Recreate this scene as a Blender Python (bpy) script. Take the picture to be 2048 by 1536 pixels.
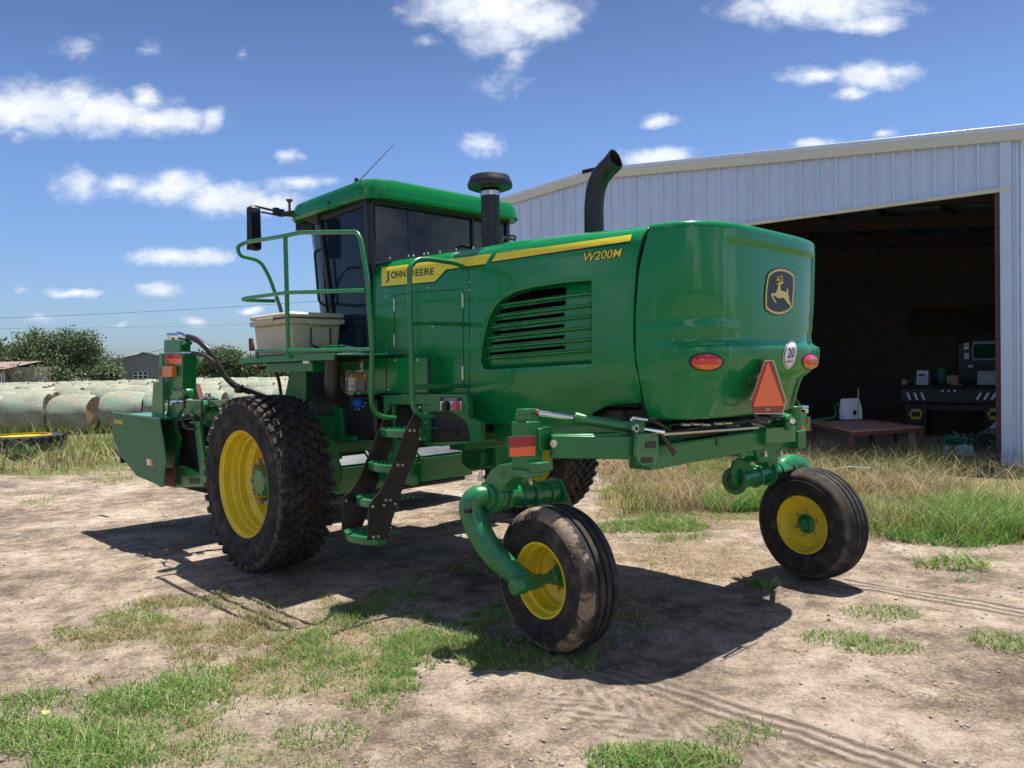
import bpy, bmesh, math, random
import numpy as np
from mathutils import Vector, Matrix
from mathutils.bvhtree import BVHTree
from mathutils.geometry import delaunay_2d_cdt, tessellate_polygon

random.seed(5)
rng = np.random.RandomState(11)
scn = bpy.context.scene
for o in list(bpy.data.objects): bpy.data.objects.remove(o)
C = scn.collection

# ------------------------------------------------------------------ camera
FPX, CAMH, ROLL, PITCH = 1540.0, 1.68, 0.02, math.atan(32/1540.0)
cd = bpy.data.cameras.new('camera'); cam = bpy.data.objects.new('camera', cd); C.objects.link(cam)
cd.sensor_width = 36.0; cd.lens = 36.0*FPX/2048; cd.clip_end = 3000; cd.clip_start = 0.05
_c, _s, _cp, _sp = math.cos(ROLL), math.sin(ROLL), math.cos(PITCH), math.sin(PITCH)
def _pitch(v): return Vector((v[0], _cp*v[1]+_sp*v[2], -_sp*v[1]+_cp*v[2]))
_R, _U, _F = _pitch((_c, 0, -_s)), _pitch((_s, 0, _c)), _pitch((0, 1, 0))
cam.matrix_world = Matrix(((_R.x, _U.x, -_F.x, 0), (_R.y, _U.y, -_F.y, 0), (_R.z, _U.z, -_F.z, CAMH), (0, 0, 0, 1)))
scn.camera = cam
CAM = Vector((0, 0, CAMH))

# ------------------------------------------------------------------ light and exposure
SUN = Vector((0.199, 0.197, 1.0)).normalized()            # towards the sun
SUN_EL = math.asin(SUN.z); SUN_AZ = math.atan2(SUN.x, SUN.y)
sl = bpy.data.lights.new('sun', 'SUN'); sl.energy = 4.6; sl.angle = math.radians(0.5); sl.color = (1.0, 0.95, 0.88)
so = bpy.data.objects.new('sun', sl); C.objects.link(so); so.rotation_euler = SUN.to_track_quat('Z', 'Y').to_euler()
scn.view_settings.view_transform = 'Standard'; scn.view_settings.look = 'None'
scn.view_settings.exposure = 0.93; scn.view_settings.gamma = 1.0
SKY_STRENGTH = 0.1

def ray(x, y):                                              # direction of a picture point (2048 x 1536)
    return (_R*(x-1024) - _U*(y-768))/FPX + _F
def gnd(x, y, z=0.0):
    d = ray(x, y); return CAM + d*((z-CAMH)/d.z)

world = bpy.data.worlds.new("World"); scn.world = world; world.use_nodes = True
def build_world():
    nt = world.node_tree; N = nt.nodes; L = nt.links; N.clear()
    out = N.new('ShaderNodeOutputWorld'); bg = N.new('ShaderNodeBackground'); bg.inputs[1].default_value = SKY_STRENGTH
    sky = N.new('ShaderNodeTexSky'); sky.sky_type = 'NISHITA'; sky.sun_disc = False
    sky.sun_elevation = SUN_EL; sky.sun_rotation = SUN_AZ; sky.air_density = 1.0; sky.dust_density = 1.2; sky.ozone_density = 2.5
    sky.altitude = 100
    tc = N.new('ShaderNodeTexCoord')
    sep = N.new('ShaderNodeSeparateXYZ'); L.new(tc.outputs['Generated'], sep.inputs[0])
    def m(op, a, b=None, c=None):
        n = N.new('ShaderNodeMath'); n.operation = op
        for i, v in enumerate((a, b, c)):
            if v is None: continue
            if isinstance(v, (int, float)): n.inputs[i].default_value = v
            else: L.new(v, n.inputs[i])
        return n.outputs[0]
    ay = m('MAXIMUM', m('ABSOLUTE', sep.outputs[1]), 0.05)
    gx = m('DIVIDE', sep.outputs[0], ay); gz = m('DIVIDE', sep.outputs[2], ay)
    comb = N.new('ShaderNodeCombineXYZ'); L.new(gx, comb.inputs[0]); L.new(gz, comb.inputs[1])
    L.new(m('MULTIPLY', m('LESS_THAN', sep.outputs[1], 0.0), 3.0), comb.inputs[2])     # other noise behind
    # ragged warp of the cloud outlines
    def noise(scale, det, rough, vec, dist=0.0):
        n = N.new('ShaderNodeTexNoise'); n.inputs['Scale'].default_value = scale; n.inputs['Detail'].default_value = det
        n.inputs['Roughness'].default_value = rough; n.inputs['Distortion'].default_value = dist; L.new(vec, n.inputs['Vector']); return n
    stretch = N.new('ShaderNodeMapping'); stretch.inputs['Scale'].default_value = (1, 1.5, 1); L.new(comb.outputs[0], stretch.inputs[0])
    wn = noise(14, 4, 0.6, stretch.outputs[0])
    wv = N.new('ShaderNodeVectorMath'); wv.operation = 'SUBTRACT'; L.new(wn.outputs['Color'], wv.inputs[0]); wv.inputs[1].default_value = (.5, .5, .5)
    ws = N.new('ShaderNodeVectorMath'); ws.operation = 'MULTIPLY'; L.new(wv.outputs[0], ws.inputs[0]); ws.inputs[1].default_value = (.05, .03, 0)
    wa = N.new('ShaderNodeVectorMath'); wa.operation = 'ADD'; L.new(comb.outputs[0], wa.inputs[0]); L.new(ws.outputs[0], wa.inputs[1])
    blobs = [(90,212,120,48,1),(215,228,120,40,1),(335,243,100,25,1),(295,196,34,22,.9),(425,243,26,26,.9),(20,225,60,40,1),
      (150,372,45,30,.55),(240,372,55,20,.6),(350,378,70,32,.95),(450,398,95,30,1),(545,408,55,20,.9),(600,370,65,17,.8),
      (370,512,100,17,1),(313,581,46,16,1),(145,584,50,10,.8),(980,15,150,45,1),(1000,62,80,50,.9),(1075,40,80,42,1),(1030,115,34,26,.55),
      (1640,12,170,40,1),(1730,45,80,18,.8),(1740,152,70,26,.95),(1632,152,60,16,.7),(1705,188,30,17,.8),(1800,142,42,18,.7),(1322,240,34,13,.8),
      (1312,314,66,20,1),(965,287,42,20,.6),(572,316,27,12,.8),(155,100,36,18,.35),(302,95,22,10,.25),(483,107,16,12,.35),(850,42,22,12,.4),
      (1630,288,45,10,.8),(85,637,42,8,.6),(388,640,22,9,.55),(508,620,20,8,.8),(250,655,22,6,.4),(45,265,30,12,.45),(1772,268,25,8,.6),(1000,165,60,20,.3),
      (855,85,24,12,.35),(50,583,16,8,.4)]
    acc = None
    for (x, y, rx, ry, a) in blobs:
        d = ray(x, y)
        s1 = N.new('ShaderNodeVectorMath'); s1.operation = 'SUBTRACT'; L.new(wa.outputs[0], s1.inputs[0]); s1.inputs[1].default_value = (d.x/d.y, d.z/d.y, 0)
        s2 = N.new('ShaderNodeVectorMath'); s2.operation = 'MULTIPLY'; L.new(s1.outputs[0], s2.inputs[0]); s2.inputs[1].default_value = (FPX/rx/1.35, FPX/ry/1.35, 1)
        s3 = N.new('ShaderNodeVectorMath'); s3.operation = 'LENGTH'; L.new(s2.outputs[0], s3.inputs[0])
        v = m('MULTIPLY', m('SUBTRACT', 1.0, s3.outputs['Value']), a)
        acc = v if acc is None else m('MAXIMUM', acc, v)
    # unseen clouds added overhead and behind the camera to brighten the shadows
    bn = noise(3.0, 6, 0.6, tc.outputs['Generated'])
    back = m('MULTIPLY', m('SUBTRACT', bn.outputs['Fac'], 0.53), 5.0)
    isb = m('MAXIMUM', m('LESS_THAN', sep.outputs[1], 0.0), m('GREATER_THAN', sep.outputs[2], 0.62))
    mixb = m('ADD', m('MULTIPLY', acc, m('SUBTRACT', 1.0, isb)), m('MULTIPLY', back, isb))
    dn = noise(30, 8, 0.62, stretch.outputs[0], 0.3)
    dens = m('ADD', mixb, m('MULTIPLY', m('SUBTRACT', dn.outputs['Fac'], 0.5), 0.9))
    fac = m('MULTIPLY', m('SUBTRACT', dens, -0.05), 1.1)
    cl = N.new('ShaderNodeClamp'); L.new(fac, cl.inputs[0])
    ss = m('SMOOTHSTEP', 0.0, 1.0, None) if False else m('MULTIPLY', m('MULTIPLY', cl.outputs[0], cl.outputs[0]), m('SUBTRACT', 3.0, m('MULTIPLY', cl.outputs[0], 2.0)))
    up = m('MULTIPLY', ss, m('GREATER_THAN', sep.outputs[2], 0.0))
    gn = noise(9, 5, 0.55, stretch.outputs[0])
    ramp = N.new('ShaderNodeValToRGB'); L.new(m('ADD', m('MULTIPLY', gn.outputs['Fac'], 0.9), m('MULTIPLY', dn.outputs['Fac'], 0.35)), ramp.inputs[0])
    ramp.color_ramp.elements[0].position = .45; ramp.color_ramp.elements[0].color = (3.9, 4.3, 5.1, 1)
    ramp.color_ramp.elements[1].position = .75; ramp.color_ramp.elements[1].color = (5.5, 5.65, 5.95, 1)
    hs = N.new('ShaderNodeHueSaturation'); L.new(sky.outputs[0], hs.inputs['Color']); hs.inputs['Saturation'].default_value = 1.0; hs.inputs['Value'].default_value = 1.0
    mx = N.new('ShaderNodeMix'); mx.data_type = 'RGBA'; L.new(up, mx.inputs[0]); 
    tn = N.new('ShaderNodeMix'); tn.data_type = 'RGBA'; tn.blend_type = 'MULTIPLY'; tn.inputs[0].default_value = 1; L.new(hs.outputs[0], tn.inputs[6]); tn.inputs[7].default_value = (.49, .59, .77, 1)
    br = N.new('ShaderNodeVectorMath'); br.operation = 'SCALE'; L.new(ramp.outputs[0], br.inputs[0]); L.new(m('ADD', 1.0, m('MULTIPLY', isb, 0.95)), br.inputs['Scale'])  # the added unseen clouds are made brighter for more fill light
    # clear sky grows deeper with height
    dp = N.new('ShaderNodeMapRange'); dp.interpolation_type = 'SMOOTHSTEP'; L.new(sep.outputs[2], dp.inputs[0]); dp.inputs[1].default_value = .22; dp.inputs[2].default_value = .50; dp.inputs[3].default_value = 1.0; dp.inputs[4].default_value = .62
    sc = N.new('ShaderNodeVectorMath'); sc.operation = 'SCALE'; L.new(tn.outputs[2], sc.inputs[0]); L.new(dp.outputs[0], sc.inputs['Scale'])
    L.new(sc.outputs[0], mx.inputs[6]); L.new(br.outputs[0], mx.inputs[7])
    L.new(mx.outputs[2], bg.inputs[0]); L.new(bg.outputs[0], out.inputs[0])
build_world()

# ------------------------------------------------------------------ materials
def nodes(name):
    m = bpy.data.materials.new(name); m.use_nodes = True; nt = m.node_tree; N = nt.nodes
    return m, nt, N, nt.links, N['Principled BSDF']
def texnoise(N, L, scale, detail=6, rough=.6, coord='Object', dist=0.0, stretch=None):
    tc = N.new('ShaderNodeTexCoord'); n = N.new('ShaderNodeTexNoise'); src = tc.outputs[coord]
    if stretch:
        mp = N.new('ShaderNodeMapping'); mp.inputs['Scale'].default_value = stretch; L.new(src, mp.inputs[0]); src = mp.outputs[0]
    L.new(src, n.inputs['Vector']); n.inputs['Scale'].default_value = scale; n.inputs['Detail'].default_value = detail
    n.inputs['Roughness'].default_value = rough; n.inputs['Distortion'].default_value = dist
    return n
def ramp(N, L, src, stops):
    r = N.new('ShaderNodeValToRGB'); L.new(src, r.inputs[0])
    while len(r.color_ramp.elements) < len(stops): r.color_ramp.elements.new(.5)
    for e, (p, c) in zip(r.color_ramp.elements, stops): e.position = p; e.color = (*c, 1) if len(c) == 3 else c
    return r
def mat(name, col, rough=.5, metal=0.0, var=0.12, vscale=6.0, bump=0.0, bscale=40.0, coat=0.0, dust=None, dfac=0.2, spec=.5, rvar=0.1):
    m, nt, N, L, b = nodes(name)
    n = texnoise(N, L, vscale)
    lo = tuple(c*(1-var) for c in col); hi = tuple(min(1, c*(1+var)) for c in col)
    r = ramp(N, L, n.outputs['Fac'], [(.3, lo), (.7, hi)])
    src = r.outputs[0]
    if dust:
        dn = texnoise(N, L, vscale*1.7, 8, .7)
        dr = ramp(N, L, dn.outputs['Fac'], [(.5, (0, 0, 0)), (.78, (1, 1, 1))])
        mu = N.new('ShaderNodeMath'); mu.operation = 'MULTIPLY'; L.new(dr.outputs[0], mu.inputs[0]); mu.inputs[1].default_value = dfac
        mx = N.new('ShaderNodeMix'); mx.data_type = 'RGBA'; L.new(mu.outputs[0], mx.inputs[0]); L.new(src, mx.inputs[6]); mx.inputs[7].default_value = (*dust, 1)
        src = mx.outputs[2]
    L.new(src, b.inputs['Base Color'])
    rn = texnoise(N, L, vscale*2.3, 5, .6)
    mr = N.new('ShaderNodeMapRange'); L.new(rn.outputs['Fac'], mr.inputs[0]); mr.inputs[1].default_value = .3; mr.inputs[2].default_value = .7
    mr.inputs[3].default_value = max(.02, rough-rvar*.5); mr.inputs[4].default_value = min(1, rough+rvar*.5)
    L.new(mr.outputs[0], b.inputs['Roughness'])
    b.inputs['Metallic'].default_value = metal; b.inputs['Specular IOR Level'].default_value = spec
    if coat: b.inputs['Coat Weight'].default_value = coat; b.inputs['Coat Roughness'].default_value = .04
    if bump:
        bn = texnoise(N, L, bscale, 6, .6); bp = N.new('ShaderNodeBump'); bp.inputs['Strength'].default_value = bump; bp.inputs['Distance'].default_value = .01
        L.new(bn.outputs['Fac'], bp.inputs['Height']); L.new(bp.outputs[0], b.inputs['Normal'])
    return m
DUST = (.30, .25, .19)
M = {}
M['paint'] = mat('green_paint', (.004, .20, .050), .2, var=.05, vscale=3, coat=.35, spec=.3, dust=(.05, .15, .07), dfac=.12, rvar=.08)
M['frame'] = mat('green_frame_paint', (.006, .17, .042), .34, var=.1, vscale=5, coat=.15, dust=(.10, .16, .09), dfac=.2, bump=.05, bscale=60)
M['arm'] = mat('green_cast_paint', (.012, .17, .05), .3, var=.12, vscale=7, coat=.3, dust=(.2, .25, .16), dfac=.4, bump=.12, bscale=30)
M['yellow'] = mat('yellow_paint', (.82, .60, .025), .36, var=.08, vscale=6, coat=.1, dust=(.30, .22, .09), dfac=.45)
M['decal_yellow'] = mat('yellow_decal', (.82, .66, .03), .35, var=.02)
M['black'] = mat('black_plastic', (.012, .012, .014), .45, var=.2, vscale=8, dust=(.09, .08, .07), dfac=.35, bump=.05)
M['blacksteel'] = mat('black_brown_steel', (.022, .016, .013), .5, var=.2, vscale=5, dust=(.10, .075, .055), dfac=.5)
M['dark'] = mat('dark_interior', (.01, .01, .01), .8, var=.3)
M['decal_black'] = mat('black_decal', (.01, .01, .012), .4, var=.05)
M['decal_white'] = mat('white_decal', (.75, .75, .74), .4, var=.05)
M['decal_orange'] = mat('orange_decal', (.75, .2, .02), .4, var=.05)
M['grey_text'] = mat('grey_decal', (.4, .4, .4), .5, var=.3, vscale=200)
M['chrome'] = mat('chrome_rod', (.8, .8, .82), .1, 1.0, var=.03)
M['zinc'] = mat('zinc_steel', (.6, .58, .52), .35, 1.0, var=.15, vscale=20)
M['hose'] = mat('rubber_hose', (.014, .012, .012), .42, var=.2, vscale=9, dust=(.08, .06, .05), dfac=.4)
M['red'] = mat('red_reflector', (.42, .012, .02), .25, var=.1, vscale=30)
M['orange'] = mat('orange_reflector', (1.0, .15, .04), .3, var=.04)
M['amber'] = mat('amber_lens', (.75, .17, .01), .12, var=.15, vscale=12, coat=.6)
M['redlens'] = mat('red_lens', (.6, .015, .01), .1, var=.1, vscale=30, coat=.8)
M['smv_red'] = mat('retro_red_border', (.28, .012, .016), .3, var=.08)
M['blue'] = mat('blue_plastic_cap', (.01, .12, .62), .35, var=.1)
M['seat'] = mat('cab_fabric', (.02, .02, .022), .8)
M['rust'] = mat('rusty_steel', (.14, .05, .03), .75, var=.4, vscale=12, bump=.2)
M['pinkcap'] = mat('red_terminal_cap', (.6, .12, .13), .5)
def glass_mat():
    m, nt, N, L, b = nodes('tinted_glass')
    b.inputs['Base Color'].default_value = (.012, .02, .034, 1); b.inputs['Roughness'].default_value = .03
    b.inputs['IOR'].default_value = 1.5; b.inputs['Specular IOR Level'].default_value = .6
    tr = N.new('ShaderNodeBsdfTransparent'); tr.inputs[0].default_value = (.32, .40, .46, 1)
    mx = N.new('ShaderNodeMixShader'); mx.inputs[0].default_value = .55
    L.new(tr.outputs[0], mx.inputs[1]); L.new(b.outputs[0], mx.inputs[2])
    L.new(mx.outputs[0], N['Material Output'].inputs[0]); return m
M['glass'] = glass_mat()
def tyre_mat(name, groove_r, face_r, mud=False):
    m, nt, N, L, b = nodes(name)
    tc = N.new('ShaderNodeTexCoord'); sp = N.new('ShaderNodeSeparateXYZ'); L.new(tc.outputs['Object'], sp.inputs[0])
    cm = N.new('ShaderNodeCombineXYZ'); L.new(sp.outputs[0], cm.inputs[0]); L.new(sp.outputs[2], cm.inputs[2])
    ln = N.new('ShaderNodeVectorMath'); ln.operation = 'LENGTH'; L.new(cm.outputs[0], ln.inputs[0])
    n1 = texnoise(N, L, 9, 8, .7); n2 = texnoise(N, L, 45, 4, .6)
    base = ramp(N, L, n1.outputs['Fac'], [(.3, (.014, .014, .015)), (.52, (.040, .038, .037)), (.68, (.095, .080, .064))])
    # dried soil down in the grooves
    mr = N.new('ShaderNodeMapRange'); L.new(ln.outputs['Value'], mr.inputs[0]); mr.inputs[1].default_value = groove_r; mr.inputs[2].default_value = face_r
    mr.inputs[3].default_value = 1; mr.inputs[4].default_value = 0
    g = N.new('ShaderNodeMath'); g.operation = 'MULTIPLY'; L.new(mr.outputs[0], g.inputs[0])
    lim = N.new('ShaderNodeMath'); lim.operation = 'GREATER_THAN'; L.new(ln.outputs['Value'], lim.inputs[0]); lim.inputs[1].default_value = groove_r-.02
    g2 = N.new('ShaderNodeMath'); g2.operation = 'MULTIPLY'; L.new(lim.outputs[0], g2.inputs[0])
    r2 = ramp(N, L, n1.outputs['Fac'], [(.34, (.1, .1, .1)), (.58, (.85, .85, .85))]); L.new(r2.outputs[0], g.inputs[1]); L.new(g.outputs[0], g2.inputs[1])
    mx = N.new('ShaderNodeMix'); mx.data_type = 'RGBA'; L.new(g2.outputs[0], mx.inputs[0]); L.new(base.outputs[0], mx.inputs[6]); mx.inputs[7].default_value = (.15, .11, .078, 1)
    src = mx.outputs[2]
    if mud:                                                     # patches of dried mud along the outer shoulder
        mn = texnoise(N, L, 5.5, 9, .72, dist=.4)
        yb = N.new('ShaderNodeMapRange'); L.new(sp.outputs[1], yb.inputs[0]); yb.inputs[1].default_value = mud[0]; yb.inputs[2].default_value = mud[1]; yb.inputs[3].default_value = 0; yb.inputs[4].default_value = 1
        yc = N.new('ShaderNodeMapRange'); L.new(sp.outputs[1], yc.inputs[0]); yc.inputs[1].default_value = mud[2]; yc.inputs[2].default_value = mud[3]; yc.inputs[3].default_value = 1; yc.inputs[4].default_value = 0
        rb = N.new('ShaderNodeMapRange'); L.new(ln.outputs['Value'], rb.inputs[0]); rb.inputs[1].default_value = mud[4]; rb.inputs[2].default_value = mud[5]; rb.inputs[3].default_value = 0; rb.inputs[4].default_value = 1
        a = N.new('ShaderNodeMath'); a.operation = 'MULTIPLY'; L.new(yb.outputs[0], a.inputs[0]); L.new(yc.outputs[0], a.inputs[1])
        a2 = N.new('ShaderNodeMath'); a2.operation = 'MULTIPLY'; L.new(a.outputs[0], a2.inputs[0]); L.new(rb.outputs[0], a2.inputs[1])
        th = N.new('ShaderNodeMath'); th.operation = 'ADD'; L.new(mn.outputs['Fac'], th.inputs[0]); L.new(a2.outputs[0], th.inputs[1])
        rr = ramp(N, L, th.outputs[0], [(1.5, (0, 0, 0)), (1.53, (1, 1, 1))])
        sc = N.new('ShaderNodeMath'); sc.operation = 'MULTIPLY'; L.new(th.outputs[0], sc.inputs[0]); sc.inputs[1].default_value = .5
        rr = ramp(N, L, sc.outputs[0], [(.74, (0, 0, 0)), (.765, (1, 1, 1))])
        mc = ramp(N, L, n2.outputs['Fac'], [(.3, (.16, .115, .08)), (.7, (.33, .25, .18))])
        m3 = N.new('ShaderNodeMix'); m3.data_type = 'RGBA'; L.new(rr.outputs[0], m3.inputs[0]); L.new(src, m3.inputs[6]); L.new(mc.outputs[0], m3.inputs[7]); src = m3.outputs[2]
    L.new(src, b.inputs['Base Color']); b.inputs['Roughness'].default_value = .88; b.inputs['Specular IOR Level'].default_value = .2
    bp = N.new('ShaderNodeBump'); bp.inputs['Strength'].default_value = .35; bp.inputs['Distance'].default_value = .006; L.new(n2.outputs['Fac'], bp.inputs['Height']); L.new(bp.outputs[0], b.inputs['Normal'])
    return m

# ------------------------------------------------------------------ mesh helpers
def smooth01(t): t = max(0.0, min(1.0, t)); return t*t*(3-2*t)
class MB:
    def __init__(s): s.v = []; s.f = []; s.m = []; s.sm = []; s.mi = 0
    def add(s, vs, fs, smooth=False):
        k = len(s.v); s.v += [tuple(p) for p in vs]
        for f in fs: s.f.append(tuple(i+k for i in f)); s.m.append(s.mi); s.sm.append(smooth)
        return s
    def box(s, c, size, R=None, taper=1.0):
        hx, hy, hz = (q/2 for q in size); c = Vector(c); vs = []
        for z in (-1, 1):
            t = taper if z > 0 else 1
            for x, y in ((-1, -1), (1, -1), (1, 1), (-1, 1)):
                p = Vector((x*hx*t, y*hy*t, z*hz)); vs.append((R @ p if R else p)+c)
        return s.add(vs, [(0, 3, 2, 1), (4, 5, 6, 7), (0, 1, 5, 4), (1, 2, 6, 5), (2, 3, 7, 6), (3, 0, 4, 7)])
    def box2(s, a, b):
        return s.box([(a[i]+b[i])/2 for i in range(3)], [abs(a[i]-b[i]) for i in range(3)])
    def bar(s, a, b, w, h, up=(0, 0, 1)):
        a, b = Vector(a), Vector(b); x = (b-a).normalized(); z = Vector(up); y = z.cross(x).normalized(); z = x.cross(y)
        R = Matrix((x, y, z)).transposed(); return s.box((a+b)/2, ((b-a).length, w, h), R)
    def tube(s, pts, r, n=12, caps=True):
        pts = [Vector(p) for p in pts]; m_ = len(pts); rs = r if isinstance(r, (list, tuple)) else [r]*m_
        tang = [(pts[min(i+1, m_-1)]-pts[max(i-1, 0)]).normalized() for i in range(m_)]
        a = Vector((0, 0, 1)) if abs(tang[0].z) < .9 else Vector((1, 0, 0)); nrm = tang[0].cross(a).normalized(); vs = []
        for i in range(m_):
            if i: nrm = (nrm-tang[i]*nrm.dot(tang[i])).normalized()
            bn = tang[i].cross(nrm)
            for k in range(n):
                t = 2*math.pi*k/n; vs.append(pts[i]+(nrm*math.cos(t)+bn*math.sin(t))*rs[i])
        fs = [(i*n+k, i*n+(k+1) % n, (i+1)*n+(k+1) % n, (i+1)*n+k) for i in range(m_-1) for k in range(n)]
        s.add(vs, fs, True)
        if caps:
            k0 = len(s.v)-m_*n
            s.f.append(tuple(k0+k for k in range(n))[::-1]); s.m.append(s.mi); s.sm.append(False)
            s.f.append(tuple(k0+(m_-1)*n+k for k in range(n))); s.m.append(s.mi); s.sm.append(False)
        return s
    def lathe(s, prof, o=(0, 0, 0), ax=(0, 1, 0), n=48, closed=False):
        o = Vector(o); ax = Vector(ax).normalized(); a = Vector((0, 0, 1)) if abs(ax.z) < .9 else Vector((1, 0, 0))
        x = ax.cross(a).normalized(); y = ax.cross(x); vs = []
        for (r, h) in prof:
            for k in range(n):
                t = 2*math.pi*k/n; vs.append(o+ax*h+(x*math.cos(t)+y*math.sin(t))*r)
        P_ = len(prof); fs = []
        for i in range(P_ if closed else P_-1):
            j = (i+1) % P_
            for k in range(n): fs.append((i*n+k, i*n+(k+1) % n, j*n+(k+1) % n, j*n+k))
        return s.add(vs, fs, True)
    def cyl(s, a, b, r, n=20, r2=None):
        return s.tube([a, b], [r, r if r2 is None else r2], n)
    def prism(s, pts, off, smooth=False):
        pts = [Vector(p) for p in pts]; off = Vector(off); n = len(pts)
        tri = tessellate_polygon([pts]); vs = pts+[p+off for p in pts]
        fs = [tuple(t) for t in tri]+[tuple(i+n for i in reversed(t)) for t in tri]
        s.add(vs, fs)
        s.add(vs, [(i, (i+1) % n, (i+1) % n+n, i+n) for i in range(n)], smooth); return s
    def build(s, name, mats, parent=None, bevel=0.0, label=None, angle=35, loc=None, rot=None, weld=True):
        me = bpy.data.meshes.new(name); me.from_pydata([tuple(v) for v in s.v], [], s.f)
        if not isinstance(mats, (list, tuple)): mats = [mats]
        for m_ in mats: me.materials.append(m_)
        me.polygons.foreach_set('material_index', s.m); me.polygons.foreach_set('use_smooth', s.sm)
        bm = bmesh.new(); bm.from_mesh(me)
        if weld: bmesh.ops.remove_doubles(bm, verts=bm.verts, dist=1e-5)
        bmesh.ops.recalc_face_normals(bm, faces=bm.faces)
        if bevel:
            for f in bm.faces: f.smooth = True
        bm.to_mesh(me); bm.free()
        me.set_sharp_from_angle(angle=math.radians(angle))
        o = bpy.data.objects.new(name, me); C.objects.link(o)
        if bevel:
            b = o.modifiers.new('bevel', 'BEVEL'); b.width = bevel; b.segments = 2; b.limit_method = 'ANGLE'; b.angle_limit = math.radians(35)
        if parent: o.parent = parent
        if loc: o.location = loc
        if rot: o.rotation_euler = rot
        if label: o['label'] = label
        return o
def tag(o, label, cat, group=None):
    o['label'] = label; o['category'] = cat
    if group: o['group'] = group
    return o
def thing(name, label, cat, loc=(0, 0, 0), rz=0.0, group=None):
    o = bpy.data.objects.new(name, None); C.objects.link(o); o.location = loc; o.rotation_euler = (0, 0, rz)
    return tag(o, label, cat, group)
def curve_pts(pts, sub=6, closed=False):                         # Catmull-Rom through points
    pts = [Vector(p) for p in pts]; n = len(pts); out = []
    for i in range(n if closed else n-1):
        if closed: a, b, c, d = pts[i-1], pts[i], pts[(i+1) % n], pts[(i+2) % n]
        else: a, b, c, d = pts[max(i-1, 0)], pts[i], pts[i+1], pts[min(i+2, n-1)]
        for k in range(sub):
            t = k/sub; out.append(.5*((2*b)+(c-a)*t+(2*a-5*b+4*c-d)*t*t+(3*b-a-3*c+d)*t**3))
    if not closed: out.append(pts[-1])
    return out
def fillet(pts, r=.05, seg=5):                                     # round the corners of a polyline
    pts = [Vector(p) for p in pts]; out = [pts[0]]
    for i in range(1, len(pts)-1):
        a, b, c = pts[i-1], pts[i], pts[i+1]; d1 = (a-b); d2 = (c-b); rr = min(r, d1.length*.45, d2.length*.45)
        p, q = b+d1.normalized()*rr, b+d2.normalized()*rr
        for k in range(seg+1):
            t = k/seg; out.append(p*(1-t)**2+b*2*t*(1-t)+q*t*t)
    out.append(pts[-1]); return out

# ------------------------------------------------------------------ value noise for numpy
_tab = np.random.RandomState(3).rand(256, 256)
def vnoise(x, y):
    xi = np.floor(x).astype(int); yi = np.floor(y).astype(int); fx = x-xi; fy = y-yi
    fx = fx*fx*(3-2*fx); fy = fy*fy*(3-2*fy)
    a = _tab[xi & 255, yi & 255]; b = _tab[(xi+1) & 255, yi & 255]; c = _tab[xi & 255, (yi+1) & 255]; d = _tab[(xi+1) & 255, (yi+1) & 255]
    return (a*(1-fx)+b*fx)*(1-fy)+(c*(1-fx)+d*fx)*fy
def fbm(x, y, o=4):
    s = 0; a = .5; t = 0
    for i in range(o): s = s+a*vnoise(x+i*17.3, y-i*9.1); t += a; x = x*2.03; y = y*2.03; a *= .5
    return s/t
def inpoly(px, py, poly):
    r = np.zeros(px.shape, bool); n = len(poly)
    for i in range(n):
        x1, y1 = poly[i][0], poly[i][1]; x2, y2 = poly[(i+1) % n][0], poly[(i+1) % n][1]
        if y1 == y2: continue
        c = ((y1 > py) != (y2 > py)) & (px < (x2-x1)*(py-y1)/(y2-y1)+x1); r ^= c
    return r
def gp(pts): return [gnd(x, y)[:2] for x, y in pts]

# ================================================================== SETTING
# ------------------------------------------------------------------ where grass grows (ground-plan polygons)
TURF = [gp([(205,1195),(420,1185),(640,1172),(770,1200),(835,1235),(890,1290),(850,1340),(860,1375),(770,1400),(730,1460),(790,1545),(400,1600),(-150,1600),(-150,1390),(60,1350),(100,1290),(165,1230)]),
        gp([(840,1290),(1000,1200),(1180,1190),(1310,1210),(1290,1270),(1150,1340),(960,1345),(860,1330)]),
        gp([(1195,1035),(1330,1030),(1395,1045),(1395,1078),(1290,1088),(1215,1082)]),
        gp([(1150,1560),(1230,1492),(1330,1478),(1440,1500),(1480,1560)]),
        gp([(20,985),(110,985),(110,1012),(30,1012)]), gp([(-100,925),(260,918),(330,940),(260,965),(-100,958)]),
        gp([(720,1155),(830,1150),(860,1185),(740,1200)]), gp([(905,1120),(990,1120),(990,1150),(905,1150)])]
BARE = [gp([(60,1350),(190,1335),(310,1345),(300,1385),(150,1400),(50,1395)]), gp([(540,1390),(650,1385),(690,1420),(600,1425)]),
        gp([(470,1435),(525,1435),(525,1460),(470,1460)]), gp([(430,1310),(540,1300),(560,1330),(440,1335)]), gp([(900,1300),(940,1298),(935,1318),(900,1315)])]
DRYT = [gp([(1190,1085),(1330,1080),(1500,1075),(1520,1140),(1400,1165),(1230,1120)]), gp([(560,1290),(760,1210),(800,1260),(780,1330),(620,1400),(420,1370)]),
        gp([(1250,960),(1500,1005),(1520,1075),(1400,1045),(1190,1035)])]
def wob(x, y): return x+(fbm(x*3, y*3)-.5)*.55+(fbm(x*14, y*14)-.5)*.35, y+(fbm(x*3+50, y*3+9)-.5)*.55+(fbm(x*14+9, y*14+40)-.5)*.35
def turf(x, y):
    a, b = wob(x, y); m = np.zeros(x.shape)
    for p in TURF: m = np.maximum(m, inpoly(a, b, p)*1.0)
    for p in BARE: m = m*(1-inpoly(a, b, p)*.93)
    n = fbm(x*2.6+3, y*2.6, 4)
    return m*np.clip((n-.37)*4.2, .05, 1)
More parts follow.
